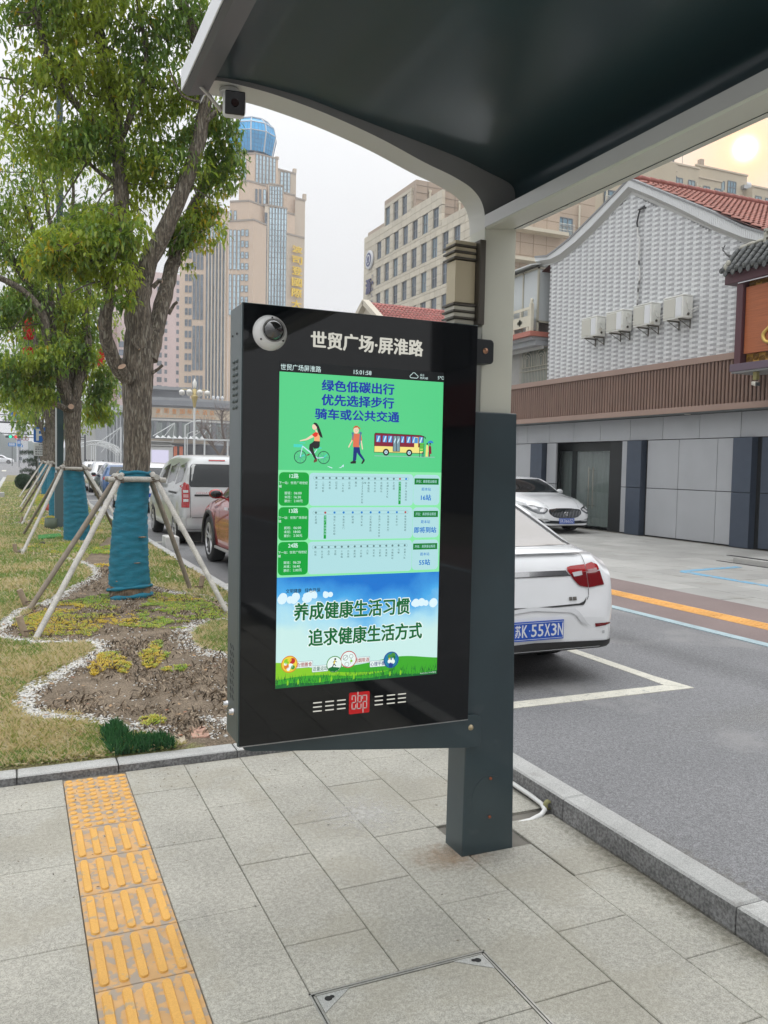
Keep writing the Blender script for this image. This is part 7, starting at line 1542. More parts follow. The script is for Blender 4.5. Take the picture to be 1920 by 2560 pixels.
cband('sign_band',M('cream_band',(.52,.44,.33),.6),25.4,46,10.9,13.1,.25,.2); cband('band_trim',M('trim_pale',(.5,.5,.48),.5),25.4,46,10.3,10.7,.35,.2); cband('glazing',m_podg,25.8,45,6.6,10.1,.12,.1); cband('canopy',M('canopy_tan',(.30,.25,.19),.6),25.4,38,5.6,6.4,2.5,.2); cband('shopfront',M('shop_dark',(.05,.055,.065),.3,var=.5,vs=.6),25.6,45,0.6,5.4,.1,.1)
for i in range(8):
    x=27.2+2.45*i; q=MB(); q.box(x-.35,x+.35,cur(x)-.32,cur(x)-.14,6.6,10.2); q.build('pier',m_corn,pd)
for i in range(7):
    x=28.1+2.45*i; q=MB()
    for j in range(9): q.box(x-.8+.2*j,x-.72+.2*j,cur(x)-.2,cur(x)-.125,6.7,9.9)
    tag(q.build('blind',M('blind_green',(.35,.40,.37),.7),pd),kind='stuff')
m_or=M('orange_letters',(.68,.28,.06),.4)
for i,ch in enumerate('波司登国际大酒店'):
    x=27.1+1.62*i; text(ch,m_or,pd,(x,cur(x)-.45,11.85),(1,.0,0),(0,0,1),w=.95,h=1.0,bold=.012,ext=.1)
s_='BOSIDENG INTERNATIONAL HOTEL'
for i,ch in enumerate(s_):
    if ch!=' ': x=27.1+.458*i; text(ch,m_or,pd,(x,cur(x)-.42,11.1),(1,0,0),(0,0,1),w=.27 if ch!='I' else .07,h=.38)
for x0,dx in ((25.9,4.4),(33.8,4.0)):
    q=MB(); top_=Vector((x0+dx,176.2,9.7)); q.tube([top_,(x0,176.0,6.9)],.09,4); q.tube([top_,(x0+dx*.45,176.0,6.5)],.07,4); q.tube([top_,(x0+dx*.95,177,6.0)],.07,4); q.build('awning_stay',M('white_steel',(.6,.62,.62),.4),pd)
for i in range(9):
    x=27+1.15*i; q=MB(); q.add([(x-.6,176.8,6.55),(x+.6,176.8,6.55),(x,178,7.2)],[(0,1,2)]); q.build('awning_sail',M('white_sail',(.68,.70,.70),.5),pd)
# receding left wing
wallbox(pd,'wing_wall',m_pod,[(25.3,180.4),(18.6,190),(18.2,236),(40,236),(40,196.5)],0,12.0)
q=MB(); q.prism([(25.2,179.4),(17.9,189.6),(17.5,236),(20,236),(20,190.5),(26,181.4)],'z',12.01,13.5); q.build('cornice',M('cornice_pale',(.42,.43,.44),.6),pd,fix=True)
for i in range(12):
    t=i/11; q=MB(); x,y=25.2+(18.5-25.2)*t,180.1+(190-180.1)*t; q.obox((x-.2,y-.1,6),(Vector((.81,.58,0)),Vector((-.58,.81,0)),Vector((0,0,1))),(.25,.12,5.9)); q.build('wing_pier',M('pier_pale',(.40,.42,.43),.6),pd)
wallbox(pd,'roof_block',m_corn,[(26.7,192),(36,190),(36,206),(26.7,206)],13.6,17.6); q=MB(); q.box(26.2,36.4,189,207,17.61,18.3); q.build('roof_slab',m_pod,pd)
for x,c_ in ((30.9,(.60,.13,.04)),(32.1,(.55,.12,.04))):
    q=MB(); q.box(x-.35,x+.35,178.6,178.8,2.2,4.9); q.build('shop_banner',M('banner_red',(.6,.13,.04),.5),pd)
q=MB(); q.tube([(26.3,186,18.3),(26.3,186,18.9)],.05,4)
for i in range(3): q.ell((40.0+1.0*i,184,15.9),(.35,.35,.5),8,6)
q.build('roof_tanks',M('tank_white',(.6,.62,.64),.4),pd)
# mid beige office block, facade parallel to the street
m_bg=M('beige_stone',(.43,.385,.30),.8,var=.05,vs=.3); m_bgs=M('beige_side',(.40,.32,.25),.8,var=.05,vs=.3); m_jt=M('stone_joint',(.22,.19,.15),.9)
ob=thing('office_block','beige stone office block with stepped roofline and tall recessed windows','building',(48,100,0))
for y0,y1,z0,z1 in ((110.65,116.6,0,36.3),(100.42,110.64,0,39.3),(92.78,100.41,0,35.8),(86.9,92.77,0,31.95),(83.4,86.89,0,31.9)):
    q=MB(); q.box(48.3,70,y0,y1,z0,z1); q.build('wall',m_bgs,ob)
rows=[(38.0,35.5,(109.7,108.1),3,2.79),(33.85,31.4,(112.5,110.9),7,2.95),(30.25,27.75,(112.46,111.0),9,2.93),(26.55,24.0,(112.4,110.9),9,2.93),(22.75,20.3,(112.4,110.9),9,2.93)]
openings=[]
for zt,zb,(ya,yb),n,pt in rows:
    for i in range(n):
        openings.append((yb-pt*i-.02,yb-pt*i+1.55,zb,zt))
def top48(y): return 36.3 if y>110.65 else 39.3 if y>100.42 else 35.8 if y>92.78 else 31.95
# stone cladding panels, cut round the openings
q=MB(); z=18.0; cnt=0
sp=[]
while z<39.2:
    y=83.5
    while y<116.5:
        y1=y+1.47; z1=z+.93
        if z1<=top48(y+.7)+.05:
            hit=[o for o in openings if y1>o[0]+.01 and y<o[1]-.01 and z1>o[2]+.01 and z<o[3]-.01]
            if not hit: sp.append((y,y1,z,z1))
            else:
                o=hit[0]
                if z<o[2]-.1: sp.append((y,y1,z,o[2]))
                if z1>o[3]+.1: sp.append((y,y1,o[3],z1))
                if y<o[0]-.15: sp.append((y,o[0],max(z,o[2]) if z<o[2]-.1 else z,min(z1,o[3]) if z1>o[3]+.1 else z1))
                if y1>o[1]+.15: sp.append((o[1],y1,max(z,o[2]) if z<o[2]-.1 else z,min(z1,o[3]) if z1>o[3]+.1 else z1))
        y=y1
    z+=.93
sp.sort(key=lambda s:-(s[1]-s[0])*(s[3]-s[2])/((s[0]+s[1])**2))
pm={}
for i,(a,b,c_,d_) in enumerate(sp):
    if i<300:
        k=(round(b-a,2),round(d_-c_,2))
        if k not in pm:
            g=MB(); g.box(-.4,0,-(b-a)/2+.02,(b-a)/2-.02,-(d_-c_)/2+.02,(d_-c_)/2-.02); pm[k]=g.mesh('stone_panel',M('beige_panel',(.55,.50,.40),.8,rnd=.06,var=.05,vs=.5))
        link('stone_panel',pm[k],ob,(48.4-48,(a+b)/2-100,(c_+d_)/2))
    else: q.box(48.0,48.4,a+.02,b-.02,c_+.02,d_-.02)
tag(q.build('stone_panels',M('beige_panel',(.45,.4,.315)),ob),kind='stuff')
q=MB(); q.box(48.25,48.42,83.4,116.6,0,31.9); q.build('joint_wall',m_jt,ob)
wm=panegrid(1.5,2.5,2,2,[m_gdk,m_frg],.1); wm2=panegrid(1.5,2.5,2,2,[M('window_lit_sky',(.20,.27,.31),.12,metal=.3),m_frg],.1)
for i,(y0,y1,zb,zt) in enumerate(openings):
    o=place(wm if i%4 else wm2,ob,(48.22,(y0+y1)/2,(zb+zt)/2),-math.pi/2)
q=MB()
for x,y,z0,z1 in ((50.3,100.38,33,37.9),(50.6,92.74,31,34.4),(51.0,83.35,24,30.0)): q.tube([(x,y-.12,z0),(x,y-.12,z1)],.14,6); q.tube([(x,y-.12,z1),(x,y-.12,z1+.25)],.22,6)
q.build('drain_pipe',M('pipe_cream',(.62,.57,.45),.5),ob)
for (yy_,zA,zB,x1) in ((100.4,33,39.2,64),(92.76,31,35.7,62),(83.38,18,31.8,66)):
    q=MB(); 
    z=zA
    while z<zB: q.box(48.3,x1,yy_-.03,yy_-.005,z,z+.05); z+=.93
    x=50
    while x<x1: q.box(x,x+.05,yy_-.035,yy_-.008,zA,zB); x+=2.2
    tag(q.build('side_joints',m_jt,ob),kind='stuff')
# logo roundel and lettering on the corner
q=MB(); q.lathe([(1.35,0),(1.35,-.2),(1.2,-.25),(0,-.25)],(47.9,114.7,31.9),axis='x',n=28,m=0); q.lathe([(1.0,0),(0,0)],(47.62,114.7,31.9),axis='x',n=24,m=1); q.lathe([(.72,0),(0,0)],(47.60,114.7,31.9),axis='x',n=24,m=2); q.lathe([(.42,0),(0,0)],(47.58,114.7,32.0),axis='x',n=16,m=1); q.box(47.56,47.57,114.3,115.1,31.4,31.6,1)
q.build('roundel',[M('logo_white_',(.6,.61,.62),.5),M('logo_navy',(.05,.06,.16),.5),M('logo_white2',(.62,.63,.65),.5)],ob)
for ch,zz in (('源',27.5),('氏',24.3),('古',20.8)): text(ch,M('sign_navy',(.05,.05,.13),.5),ob,(47.85,115.75,zz-.5),(0,-1,0),(0,0,1),w=1.7,h=2.1,bold=.05,ext=.15)
for i,zz in enumerate((29.0,28.1,27.2,26.3,25.4,24.5,23.6,22.7,21.8)): text('Y·NSHICG'[i%8],M('sign_navy',(.05,.05,.13)),ob,(47.85,113.85,zz),(0,-1,0),(0,0,1),h=.55,bold=.05)
q=MB(); q.lathe([(2.2,0),(2.2,2.2),(1.8,2.5),(0,2.5)],(54,113,36.3),n=20); q.build('cooling_drum',M('drum_grey',(.45,.46,.46),.5),ob)
# low red roofed house below it
m_rt=M('far_red_tile',(.36,.12,.10),.7,var=.2,vs=2,rnd=.15)
rh=thing('tiled_house','small house with pink red tiled roof showing over the cabinet','building',(24,46,0))
q=MB(); q.box(20.7,34,46.2,53.9,0,9.6); q.prism([(46.1,9.6),(50.0,11.8),(53.9,9.6)],'x',20.7,34); q.build('wall',M('cream_wall',(.50,.45,.36),.7),rh,fix=True)
q=MB()
for s in (-1,1): q.obox((20.62,50.0+s*2.3,10.75),(Vector((1,0,0)),Vector((0,s*.862,-.507)),Vector((0,s*.507,.862))),(.22,2.7,.16))
q.build('verge_trim',M('cream_trim',(.55,.50,.40),.6),rh)
t0,t1_=rooftile(.26,.40,4,m_rt,'roof_tile',.06); an=math.atan2(2.4,3.9); cnt=0; L=[]
for r_ in range(12):
    for k in range(44): L.append((r_,k))
L.sort(key=lambda t:(-t[0]//1,t[1]))
for r_,k in L:
    s_=.38*r_; x=20.75+.26*k; y=45.9+math.cos(an)*s_; z=9.62+math.sin(an)*s_
    if cnt<300: o=link('roof_tile',t1_,rh,(x-24,y-46,z)); o.rotation_euler=(an,0,0); cnt+=1
    else:
        if cnt==300: q=MB(); rot=Matrix.Rotation(an,3,'X')
        cnt+=1; q.add([tuple(rot@Vector(v)+Vector((x,y,z))) for v in t0.v],t0.f,0,True)
tag(q.build('roof_tiles',m_rt,rh),kind='stuff')
q=MB(); q.tube([(20.6,50.0,12.0),(34,50.0,12.0)],.14,8); q.build('ridge',m_ridge,rh)
for z in (2.4,5.6,8.2):
    for y in (48,51.5): place(panegrid(1.3,1.3,2,1,[m_gdk,m_frg],.1),rh,(20.68,y,z),-math.pi/2)
    for x in (22.5,25.5,28.5): place(panegrid(1.3,1.3,2,1,[m_gdk,m_frg],.1),rh,(x,46.18,z),0)
# apartments behind the gable
m_ap=M('apartment_beige',(.50,.43,.32),.85,var=.05,vs=.3); m_ap2=M('apartment_pinkbeige',(.48,.38,.29),.85,var=.05,vs=.3)
ap=thing('apartment_block','beige apartment block with caged windows and cream ledges behind the gable','building',(44,60,0))
def fx(par,name,mat,x0,x1,y,dep,z0,z1): q=MB(); q.box(x0,x1,y,y+dep,z0,z1); return q.build(name,mat,par)
fx(ap,'wall',m_ap2,37.5,42.52,60,1.2,0,23.6); fx(ap,'wall',m_ap2,42.521,46.4,60.3,14,0,25.6); fx(ap,'wall',m_ap,46.41,56,61,14,0,30)
for z in (21.3,18.8): fx(ap,'ledge',M('ledge_cream',(.60,.54,.42),.6),37.4,42.8,59.0,.999,z,z+.28)
aw=panegrid(1.5,1.35,3,2,[M('apt_glass',(.20,.30,.36),.12,metal=.3),m_frg],.09); aw2=panegrid(1.1,2.0,2,2,[M('apt_glass2',(.28,.36,.38),.12,metal=.3),m_frg],.09); 
def cage(par,x,y,z,w_,h_):
    q=MB(); n=int(w_/.14)
    for i in range(n+1): xx=x-w_/2+w_*i/n; q.tube([(xx,y,z-h_/2),(xx,y,z+h_/2)],.022,4)
    for zz in (-h_/2,0,h_/2): q.tube([(x-w_/2,y,z+zz),(x+w_/2,y,z+zz)],.03,4)
    q.build('window_cage',M('cage_white',(.62,.61,.56),.5),par)
for x,z in ((43.27,22.5),(43.27,19.4),(43.27,16.4),(39,17.3),(39.0,14.3),(39.0,11.4),(48.6,25.8),(50.6,27.6)): place(aw,ap,(x,59.98 if x<42.5 else 60.28 if x<46 else 60.98,z),0); cage(ap,x,59.7 if x<42.5 else 60.0 if x<46 else 60.7,z-.4,1.6,1.0)
q=MB()
for z in [10+1.05*i for i in range(14)]: q.box(37.5,42.5,59.985,59.996,z,z+.05)
for x in (38.6,39.9,41.2): q.box(x,x+.04,59.982,59.992,10,23.6)
for z in [12+1.05*i for i in range(13)]: q.box(42.55,46.35,60.285,60.296,z,z+.05)
tag(q.build('stone_joints',M('joint_tan',(.33,.25,.18),.9),ap),kind='stuff')
q=MB(); q.tube([(44.6,60.1,18),(44.6,60.1,24.4)],.09,6); q.tube([(48.0,60.8,18),(48.0,60.8,27.2)],.09,6); q.build('drain_pipe',M('pipe_cream',(.62,.57,.45)),ap)
# blue glazed hall, white drum and red lattice seen in the slot beside the column
bgx=thing('blue_glass_wall','strip of blue glazed wall behind the balcony','building',(36,50,10)); fx(bgx,'glass',M('hall_blue',(.05,.13,.25),.15,metal=.3,var=.4,vs=.8),31.2,35.3,50,1,11.6,14.2)
q=MB()
for i in range(5): q.box(31.2+i*1.0,31.26+i*1.0,49.93,49.99,11.6,14.2)
for z in (12.2,13.2): q.box(31.2,35.3,49.9,49.95,z,z+.07)
q.build('glass_frame',M('hall_frame',(.14,.25,.38),.5),bgx); fx(bgx,'base_wall',m_ap2,31.2,35.3,50.1,.8,0,11.55)
q=MB(); q.lathe([(.62,-3),(.62,3.5)],(19.2,27.5,7.55),axis='x',n=20); tag(q.build('white_duct',M('duct_white',(.6,.61,.62),.35)),'fat white pipe crossing behind the balcony','duct')
rl2=thing('red_lattice','white and red slatted lattice beside the balcony','lattice',(17.5,26,5))
for i in range(16):
    q=MB(); x=16.4+.16*i; q.tube([(x,25.6,5.3),(x+.42,25.6,6.95)],.035,4); q.build('slat',M('slat_white',(.55,.52,.50),.5),rl2)
q=MB(); q.box(16.3,19.2,25.5,25.56,6.75,6.86); q.box(16.3,19.2,25.5,25.56,5.35,5.45); q.build('red_rail',M('rail_red',(.45,.03,.05),.5),rl2)
q=MB(); q.box(16.2,19.3,25.75,26,4.6,7.0); q.build('backing',m_bk,rl2)
sh2=thing('tiled_annex','low annex with red tiled eave between the column and the balcony','building',(17,25.2,0))
q=MB(); q.box(15.6,19.3,24.9,30,0,4.55); q.build('wall',M('annex_wall',(.28,.24,.19),.8),sh2)
t0,t2_=rooftile(.16,.2,4,m_tile,'roof_tile',.04)
for r_ in range(7):
    for k in range(24):
        o=link('roof_tile',t2_,sh2,(15.7+.15*k-17,24.5+.16*r_-25.2,4.62+.12*r_)); o.rotation_euler=(.62,0,0)
# top right apartments
at_=thing('apartment_row','cream flats with stepped roofs under the sun at the upper edge','building',(85,85,0))
for x0,x1,y,z1 in ((71.5,78.1,85,40.2),(76.6,82.4,85.6,41.4),(82.41,87.0,86.2,40.6),(83.7,93,87.5,42.7),(92.5,104,86,40.8),(60,71.4,87,36.6)): fx(at_,'wall',m_ap,x0,x1,y,12,0,z1); fx(at_,'parapet',M('parapet_cream',(.55,.47,.36),.8),x0-.1,x1+.1,y-.15,.3,z1+.01,z1+.22)
w4=panegrid(1.1,1.3,2,1,[M('apt_glass2',(.28,.36,.38)),m_frg],.1); w5=panegrid(1.5,1.6,3,2,[M('apt_glass',(.2,.3,.36)),m_frg],.1)
for x,z,y,mm in ((76.05,39.3,84.95,w5),(77.5,39.0,84.95,w4),(79.1,39.1,85.55,w4),(81.2,39.1,85.55,w4),(84.4,39.0,86.15,w4),(86.4,39.0,86.15,w4),(77.1,41.0,85.55,w4),(88.3,40.7,87.45,w4),(90.2,40.8,87.45,w5),(88.0,38.9,87.45,w4),(90.2,39.1,87.45,w4),(93.6,39.0,85.95,w4),(73,38.6,84.95,w4),(95.5,39,85.95,w4)): place(mm,at_,(x,y,z),0)
q=MB()
for x,y in ((78.3,85.4),(82.0,85.4),(83.3,86.1),(87.3,86.0),(92.4,85.8)): q.tube([(x,y,30),(x,y,39.6)],.08,5)
q.build('drain_pipe',M('pipe_cream',(.62,.57,.45)),at_)
q=MB(); q.box(84.6,85.2,87.6,88.2,42.5,43.8); q.build('chimney',m_bgs,at_); q=MB(); q.lathe([(.75,0),(.75,1.9)],(92.9,89,41.9),axis='x',n=14); q.box(91.9,95.5,86.9,88,40.81,41.3); q.build('water_tank',M('tank_steel',(.42,.43,.43),.3,metal=.6),at_)
q=MB(); q.tube([(79.9,86,41.4),(79.9,86,43.0)],.04,4); q.tube([(78.2,87,41.4),(78.2,87,42.6)],.06,4); q.box(78.0,79.3,86.8,87.4,42.3,42.5); q.build('roof_mast',m_frg,at_)
# far apartments and hills on the left
fa=thing('apartment_block','grey far apartment house with small balconies seen past the second tree','building',(21,220,0))
wallbox(fa,'wall',M('far_grey_wall',(.42,.42,.40),.9,var=.06,vs=.2),[(14,224),(18.6,219),(24,219),(24,235),(14,235)],0,11.2); fx(fa,'attic',M('attic_grey',(.36,.36,.36),.9),19.2,24,219.6,14,11.21,13.2); fx(fa,'attic',M('attic_grey',(.36,.36,.36),.9),20.5,23.6,220.6,10,13.21,14.3)
w6=panegrid(1.2,1.5,2,1,[m_gdk,m_frg],.12)
for k in range(4):
    for x in (19.4,21,22.6): place(w6,fa,(x,218.9,2+2.9*k+.6),0)
    fx(fa,'balcony',M('balcony_pale',(.5,.5,.48),.8),18.8,23.4,218.2,.6,.8+2.9*k+.3,1.0+2.9*k+.9)
m_hill=M('far_hill',(.20,.235,.22),.95,var=.1,vs=.02)
def hillm(cx,y,w_,h_,lab):
    q=MB(); n=40; P=[(cx+w_*(i/n-.5),max(h_*math.sin(math.pi*i/n)**.8*(1+.06*math.sin(i*1.7)),.01)) for i in range(n+1)]
    q.prism([(P[0][0],-2)]+P+[(P[-1][0],-2)],'y',y,y+60); return tag(q.build('hill',m_hill,fix=True),kind='structure')
hillm(-18,440,44,19,''); hillm(-2,500,40,15,''); hillm(16,560,55,12,'')
def block(x,y,w_,h_,lab,mat):
    t=thing('far_building',lab,'building',(x,y,0)); fx(t,'wall',mat,x-w_/2,x+w_/2,y,14,0,h_)
    for k in range(int(h_/3.2)):
        for i in range(int(w_/3)): q=MB(); q.box(x-w_/2+1+3*i,x-w_/2+2.4+3*i,y-.06,y-.01,1+3.2*k,2.6+3.2*k); q.build('window',m_gdk,t)
block(13.5,420,9,14,'pale distant block low over the roofs beyond the road',M('far_pale',(.50,.52,.53),.9)); block(3,430,5,17,'slim pale distant tower beyond the traffic signals',M('far_pale2',(.52,.54,.55),.9)); block(27,300,16,9,'long low pale building behind the steel shed',M('far_pale',(.5,.52,.53)))
# rising crossing road far ahead
q=MB(); q.add([(-60,70,-.004),(8,70,-.004),(8,175,.78),(-60,175,.78),(-60,260,.8),(8,260,.8)],[(0,1,2,3),(3,2,5,4)]); tag(q.build('junction_road',m_asph),kind='structure')
for k in range(9): q=MB(); x=-9+.95*k; q.add([(x,100,.235),(x+.45,100,.235),(x+.45,106,.28),(x,106,.28)],[(0,1,2,3)]); q.build('crossing_bar',m_paintw,rl)
simple('white crossover car crossing the junction far ahead',m_wht,(-4.55,169,.72),-math.pi/2-.1,4.4,1.8,1.6,'cars on the far junction')
simple('pale car standing beyond the pedestrians near the steel shed',m_wht,(9.6,128,0),-math.pi/2,4.4,1.8,1.5,'cars on the far junction')
# ---------- street furniture in the distance ----------
m_wst=M('white_steel',(.6,.62,.62),.4)
cl=thing('chandelier_lamp','white street lamp with a ring of milky globes and gold collar','street lamp',(11.7,60,0))
q=MB(); q.lathe([(.16,0),(.12,.6),(.085,1),(.075,5.5)],(11.7,60,0),n=12); q.build('post',M('lamp_white',(.66,.68,.68),.35),cl)
q=MB(); q.lathe([(.08,5.5),(.14,5.9),(.24,6.25),(.24,6.35),(.12,6.4),(.14,6.8),(.08,6.85)],(11.7,60,0),n=8); q.build('gold_collar',M('collar_gold',(.50,.40,.18),.4,metal=.3),cl)
for k in range(8):
    a=k*math.pi/4+.2; d=.95; c=(11.7+d*math.cos(a),60+d*math.sin(a),6.55); q=MB(); q.tube(crv([(11.7,60,6.3),(11.7+.5*math.cos(a),60+.5*math.sin(a),6.75),(c[0],c[1],c[2]+.2)],3),.018,4); q.build('arm',M('collar_gold',(.5,.4,.18)),cl); q=MB(); q.ell(c,(.21,.21,.17),14,10); q.build('globe',M('globe_milk',(.75,.74,.70),.3),cl)
q=MB(); q.lathe([(.05,6.85),(.13,6.95),(.15,7.3),(.09,7.4),(.03,7.55),(0,7.6)],(11.7,60,0),n=10); q.build('top_lantern',M('globe_milk',(.75,.74,.7)),cl)
for px_,y_,h_,lab in ((22.4,120,5.6,'thin white street light with a curved head before the podium'),(15.1,82,5.2,'thin white camera pole left of the truck screen')):
    t=thing('slim_pole',lab,'pole',(px_,y_,0)); q=MB(); q.tube([(px_,y_,0),(px_,y_,h_)],.07,6); q.build('post',m_wst,t); q=MB(); q.tube([(px_,y_,h_),(px_+.6,y_,h_+.35),(px_+1.5,y_,h_+.5)],[.05,.05,.10],6); q.build('head',m_wst,t)
sg=thing('steel_gate','white steel portal frame with lamps beside the podium entrance','gate frame',(21,75,0)); q=MB(); q.box(17.6,17.72,75,75.12,0,3.6); q.box(15.5,15.62,75,75.12,0,3.6); q.box(14.9,18.2,74.9,75.2,3.6,3.75); q.build('frame',m_wst,sg)
# screen truck
tk=thing('screen_truck','white display truck with blank lavender screen and roof rail behind the cars','truck',(9,58,0))
q=MB(); q.box(7.6,9.87,58,62.5,.5,2.66); bevel(q.build('body',M('truck_white',(.60,.61,.60),.4),tk),.04); q=MB(); q.box(8.44,9.57,57.97,57.999,1.50,2.40); q.build('led_screen',M('screen_lav',(.60,.58,.74),.5,emis=.9),tk); q=MB(); q.box(7.6,9.95,57.9,62.6,2.68,2.74); q.box(7.65,9.8,58.2,62.3,2.74,2.95); q.box(7.6,9.9,57.9,62.6,2.96,3.02); q.build('roof_rail',M('rail_white',(.5,.5,.49),.5),tk)
for y in (59,61.8): wheel(tk,(9.7,y,.4),.4,1); wheel(tk,(7.8,y,.4),.4,-1)
bl=thing('blue_cart','small blue cargo cart beside the screen truck','cart',(8.2,50,0)); q=MB(); q.box(7.05,7.75,50,51.5,.5,1.45); q.box(7.8,8.5,50,51.2,.45,.9); bevel(q.build('body',M('cart_blue',(.01,.12,.45),.4),bl),.03); wheel(bl,(7.7,50.4,.25),.25,1,4); wheel(bl,(7.2,50.4,.25),.25,-1,4)
# steel shed arches
sd=thing('steel_shed','white tubular steel canopy frame on slim posts in the distance','canopy',(13,150,0))
for y in (146,150,154):
    q=MB(); P=crv([(8.0,y,3.2),(10,y,4.4),(12.6,y,4.9),(15.0,y,4.3),(16.4,y,3.2)],4); q.tube(P,.10,5); P2=[p+Vector((0,0,-.6)) for p in P]; q.tube(P2,.07,4)
    for a,b in zip(P[::2],P2[1::2]): q.tube([a,b],.05,3)
    for x in (8.2,12.2,16.2): q.tube([(x,y,0),(x,y,4.2)],.09,5)
    q.build('arch',m_wst,sd)
q=MB(); q.tube([(12.2,145,4.2),(16.0,144,7.2)],.09,4); q.tube([(13.0,145,3.0),(15.9,144,7.1)],.05,4); q.tube([(16,144,0),(16,144,7.2)],.12,5); q.build('mast_stay',m_wst,sd)
for i in range(4):
    q=MB(); x=13.6+.75*i; q.box(x,x+.42,118,118.4,0,3.5+.3*(i%2)); tag(q.build('gate_pillar',M('pillar_white',(.55,.56,.56),.6)),('first','second','third','fourth')[i]+' of four pale square pillars by the steel shed','pillar',group='pale gate pillars')
# pine and clipped ball
def cloudtree():
    t=thing('cloud_pine','dark pine trained in flat layered pads on the end of the lawn','tree',(.95,48,.1)); q=MB(); limb(q,[(1.1,48,0),(.95,48,.7),(1.05,48,1.3),(.85,48,2.0)],.07,.03,6); q.build('trunk',m_bark2,t)
    pads=[(.62,1.98,.42),(.72,1.55,.38),(1.0,1.35,.4),(.60,1.02,.40),(.95,.85,.34),(.78,.55,.34),(1.15,1.75,.25)]; P=[]
    for x,z,r in pads:
        n=500; a=RNG.uniform(0,6.283,n); d=np.sqrt(RNG.random(n))*r; P.append(np.c_[x+d*np.cos(a),48+d*np.sin(a),z+RNG.normal(0,.055,n)-.10*(d/r)**2])
    P=np.concatenate(P); n=len(P); tag(scatter('foliage',[(-.1,0,0),(.1,0,0),(.06,.3,.7),(0,.2,1)],[(0,1,2,3)],P,RNG.uniform(0,6.3,n),RNG.uniform(.05,.10,n),[M('pine_green',(.035,.075,.03),.7),M('pine_dark',(.012,.03,.016),.7)],RNG.integers(0,2,n),tilt=RNG.uniform(-.4,.9,n),parent=t),kind='stuff')
cloudtree()
bb=thing('clipped_bush','round clipped dark green bush at the end of the lawn','bush',(.36,44,.1)); n=5200; a=RNG.normal(0,1,(n,3)); a/=np.linalg.norm(a,axis=1)[:,None]; a*=.40*RNG.uniform(.85,1.03,n)[:,None]
tag(scatter('foliage',[(-.3,0,0),(.3,0,0),(.2,.5,.6),(0,.8,.8)],[(0,1,2,3)],a*np.array([1,1,.95])+np.array([.36,44,.5]),RNG.uniform(0,6.3,n),RNG.uniform(.03,.05,n),[M('bush_green',(.025,.075,.022),.6),M('bush_dark',(.015,.045,.018),.6)],RNG.integers(0,2,n),tilt=RNG.uniform(-.6,1.2,n),parent=bb),kind='stuff')
q=MB(); q.tube([(.36,44,.05),(.36,44,.4)],.05,6); q.ell((.36,44,.5),(.34,.34,.32)); q.build('core',M('bush_core',(.012,.03,.012),.9),bb)
hd=thing('hedge','low dark hedge beside the post at the lawn end','hedge',(1.3,46,0)); n=6000; tag(scatter('foliage',[(-.3,0,0),(.3,0,0),(.2,.5,.6),(0,.8,.8)],[(0,1,2,3)],np.c_[RNG.uniform(1.25,2.2,n),RNG.uniform(45,54,n),RNG.uniform(.1,1.35,n)],RNG.uniform(0,6.3,n),RNG.uniform(.05,.09,n),[M('bush_green',(.025,.075,.022)),M('bush_dark',(.015,.045,.018))],RNG.integers(0,2,n),tilt=RNG.uniform(-.6,1.2,n),parent=hd),kind='stuff')
# parking sign
ps_=thing('parking_sign','blue P parking sign over a white notice plate between the props','road sign',(1.05,40,0))
m_sb=M('sign_blue',(.005,.13,.50),.4); m_sw=M('sign_white',(.68,.70,.70),.4)
for x in (.93,1.25):
    q=MB(); q.tube([(x,40.06,.05),(x,40.06,3.0)],.025,6); q.build('sign_post',M('post_grey',(.3,.3,.3),.5,metal=.5),ps_)
q=MB(); q.prism(rrect(.74,1.46,2.36,3.02,.05),'y',40.0,40.03); q.build('blue_plate',m_sb,ps_); q=MB(); q.prism(rrect(.74,1.46,1.76,2.33,.04),'y',40.0,40.03); q.build('white_plate',m_sw,ps_)
text('P',m_sw,ps_,(.86,39.99,2.44),(1,0,0),(0,0,1),w=.34,h=.5,bold=.06)
for i,t in enumerate(('新海雅苑路','（泊位内限车辆','需靠停机动车','需令标志停内','至8:00 17:30')): text(t,M('sign_ink',(.02,.02,.02)),ps_,(.80 if i else .95,39.99,2.22-.105*i),(1,0,0),(0,0,1),w=.60 if i else .4,h=.075,bold=.02)
# gantry with direction sign, cameras and signals
m_iron=M('gantry_iron',(.06,.065,.07),.5)
gt=thing('camera_gantry','dark steel road gantry carrying small cameras above the far junction','gantry',(3,95,0)); q=MB(); q.tube([(-6,95,5.42),(1.2,95,5.38),(6,95,5.3)],.11,6); q.build('beam',m_iron,gt); q=MB(); q.tube([(6,95,0),(6,95,6.2)],.14,6); q.build('mast',m_iron,gt)
for x in (-1.1,-.78,-.30,-.08): q=MB(); q.ell((x,94.9,5.62),(.12,.14,.11),8,6); q.build('camera',M('cam_grey',(.3,.3,.3),.5),gt)
ds_=thing('direction_sign','blue direction sign with white arrow hung over the far junction','road sign',(.2,96,5.7)); q=MB(); q.prism(rrect(-.56,1.0,5.72,6.98,.08),'y',96,96.06); q.build('plate',m_sb,ds_)
q=MB(); q.prism([(-.05,6.9),(.35,6.95),(.55,6.6),(.38,6.5),(.62,6.05),(.50,5.82),(.36,6.1),(.25,6.4),(.05,6.5),(-.22,6.62)],'y',95.97,95.998); q.box(-.40,-.34,95.97,95.998,6.45,6.62); q.box(-.40,-.34,95.97,95.998,6.05,6.22); q.build('arrow',m_sw,ds_); q=MB(); q.tube([(-6,96.1,7.12),(6,96.1,7.05)],.06,5); q.tube([(-6,96.1,6.2),(6,96.1,6.2)],.05,5); q.build('beam',m_iron,ds_)
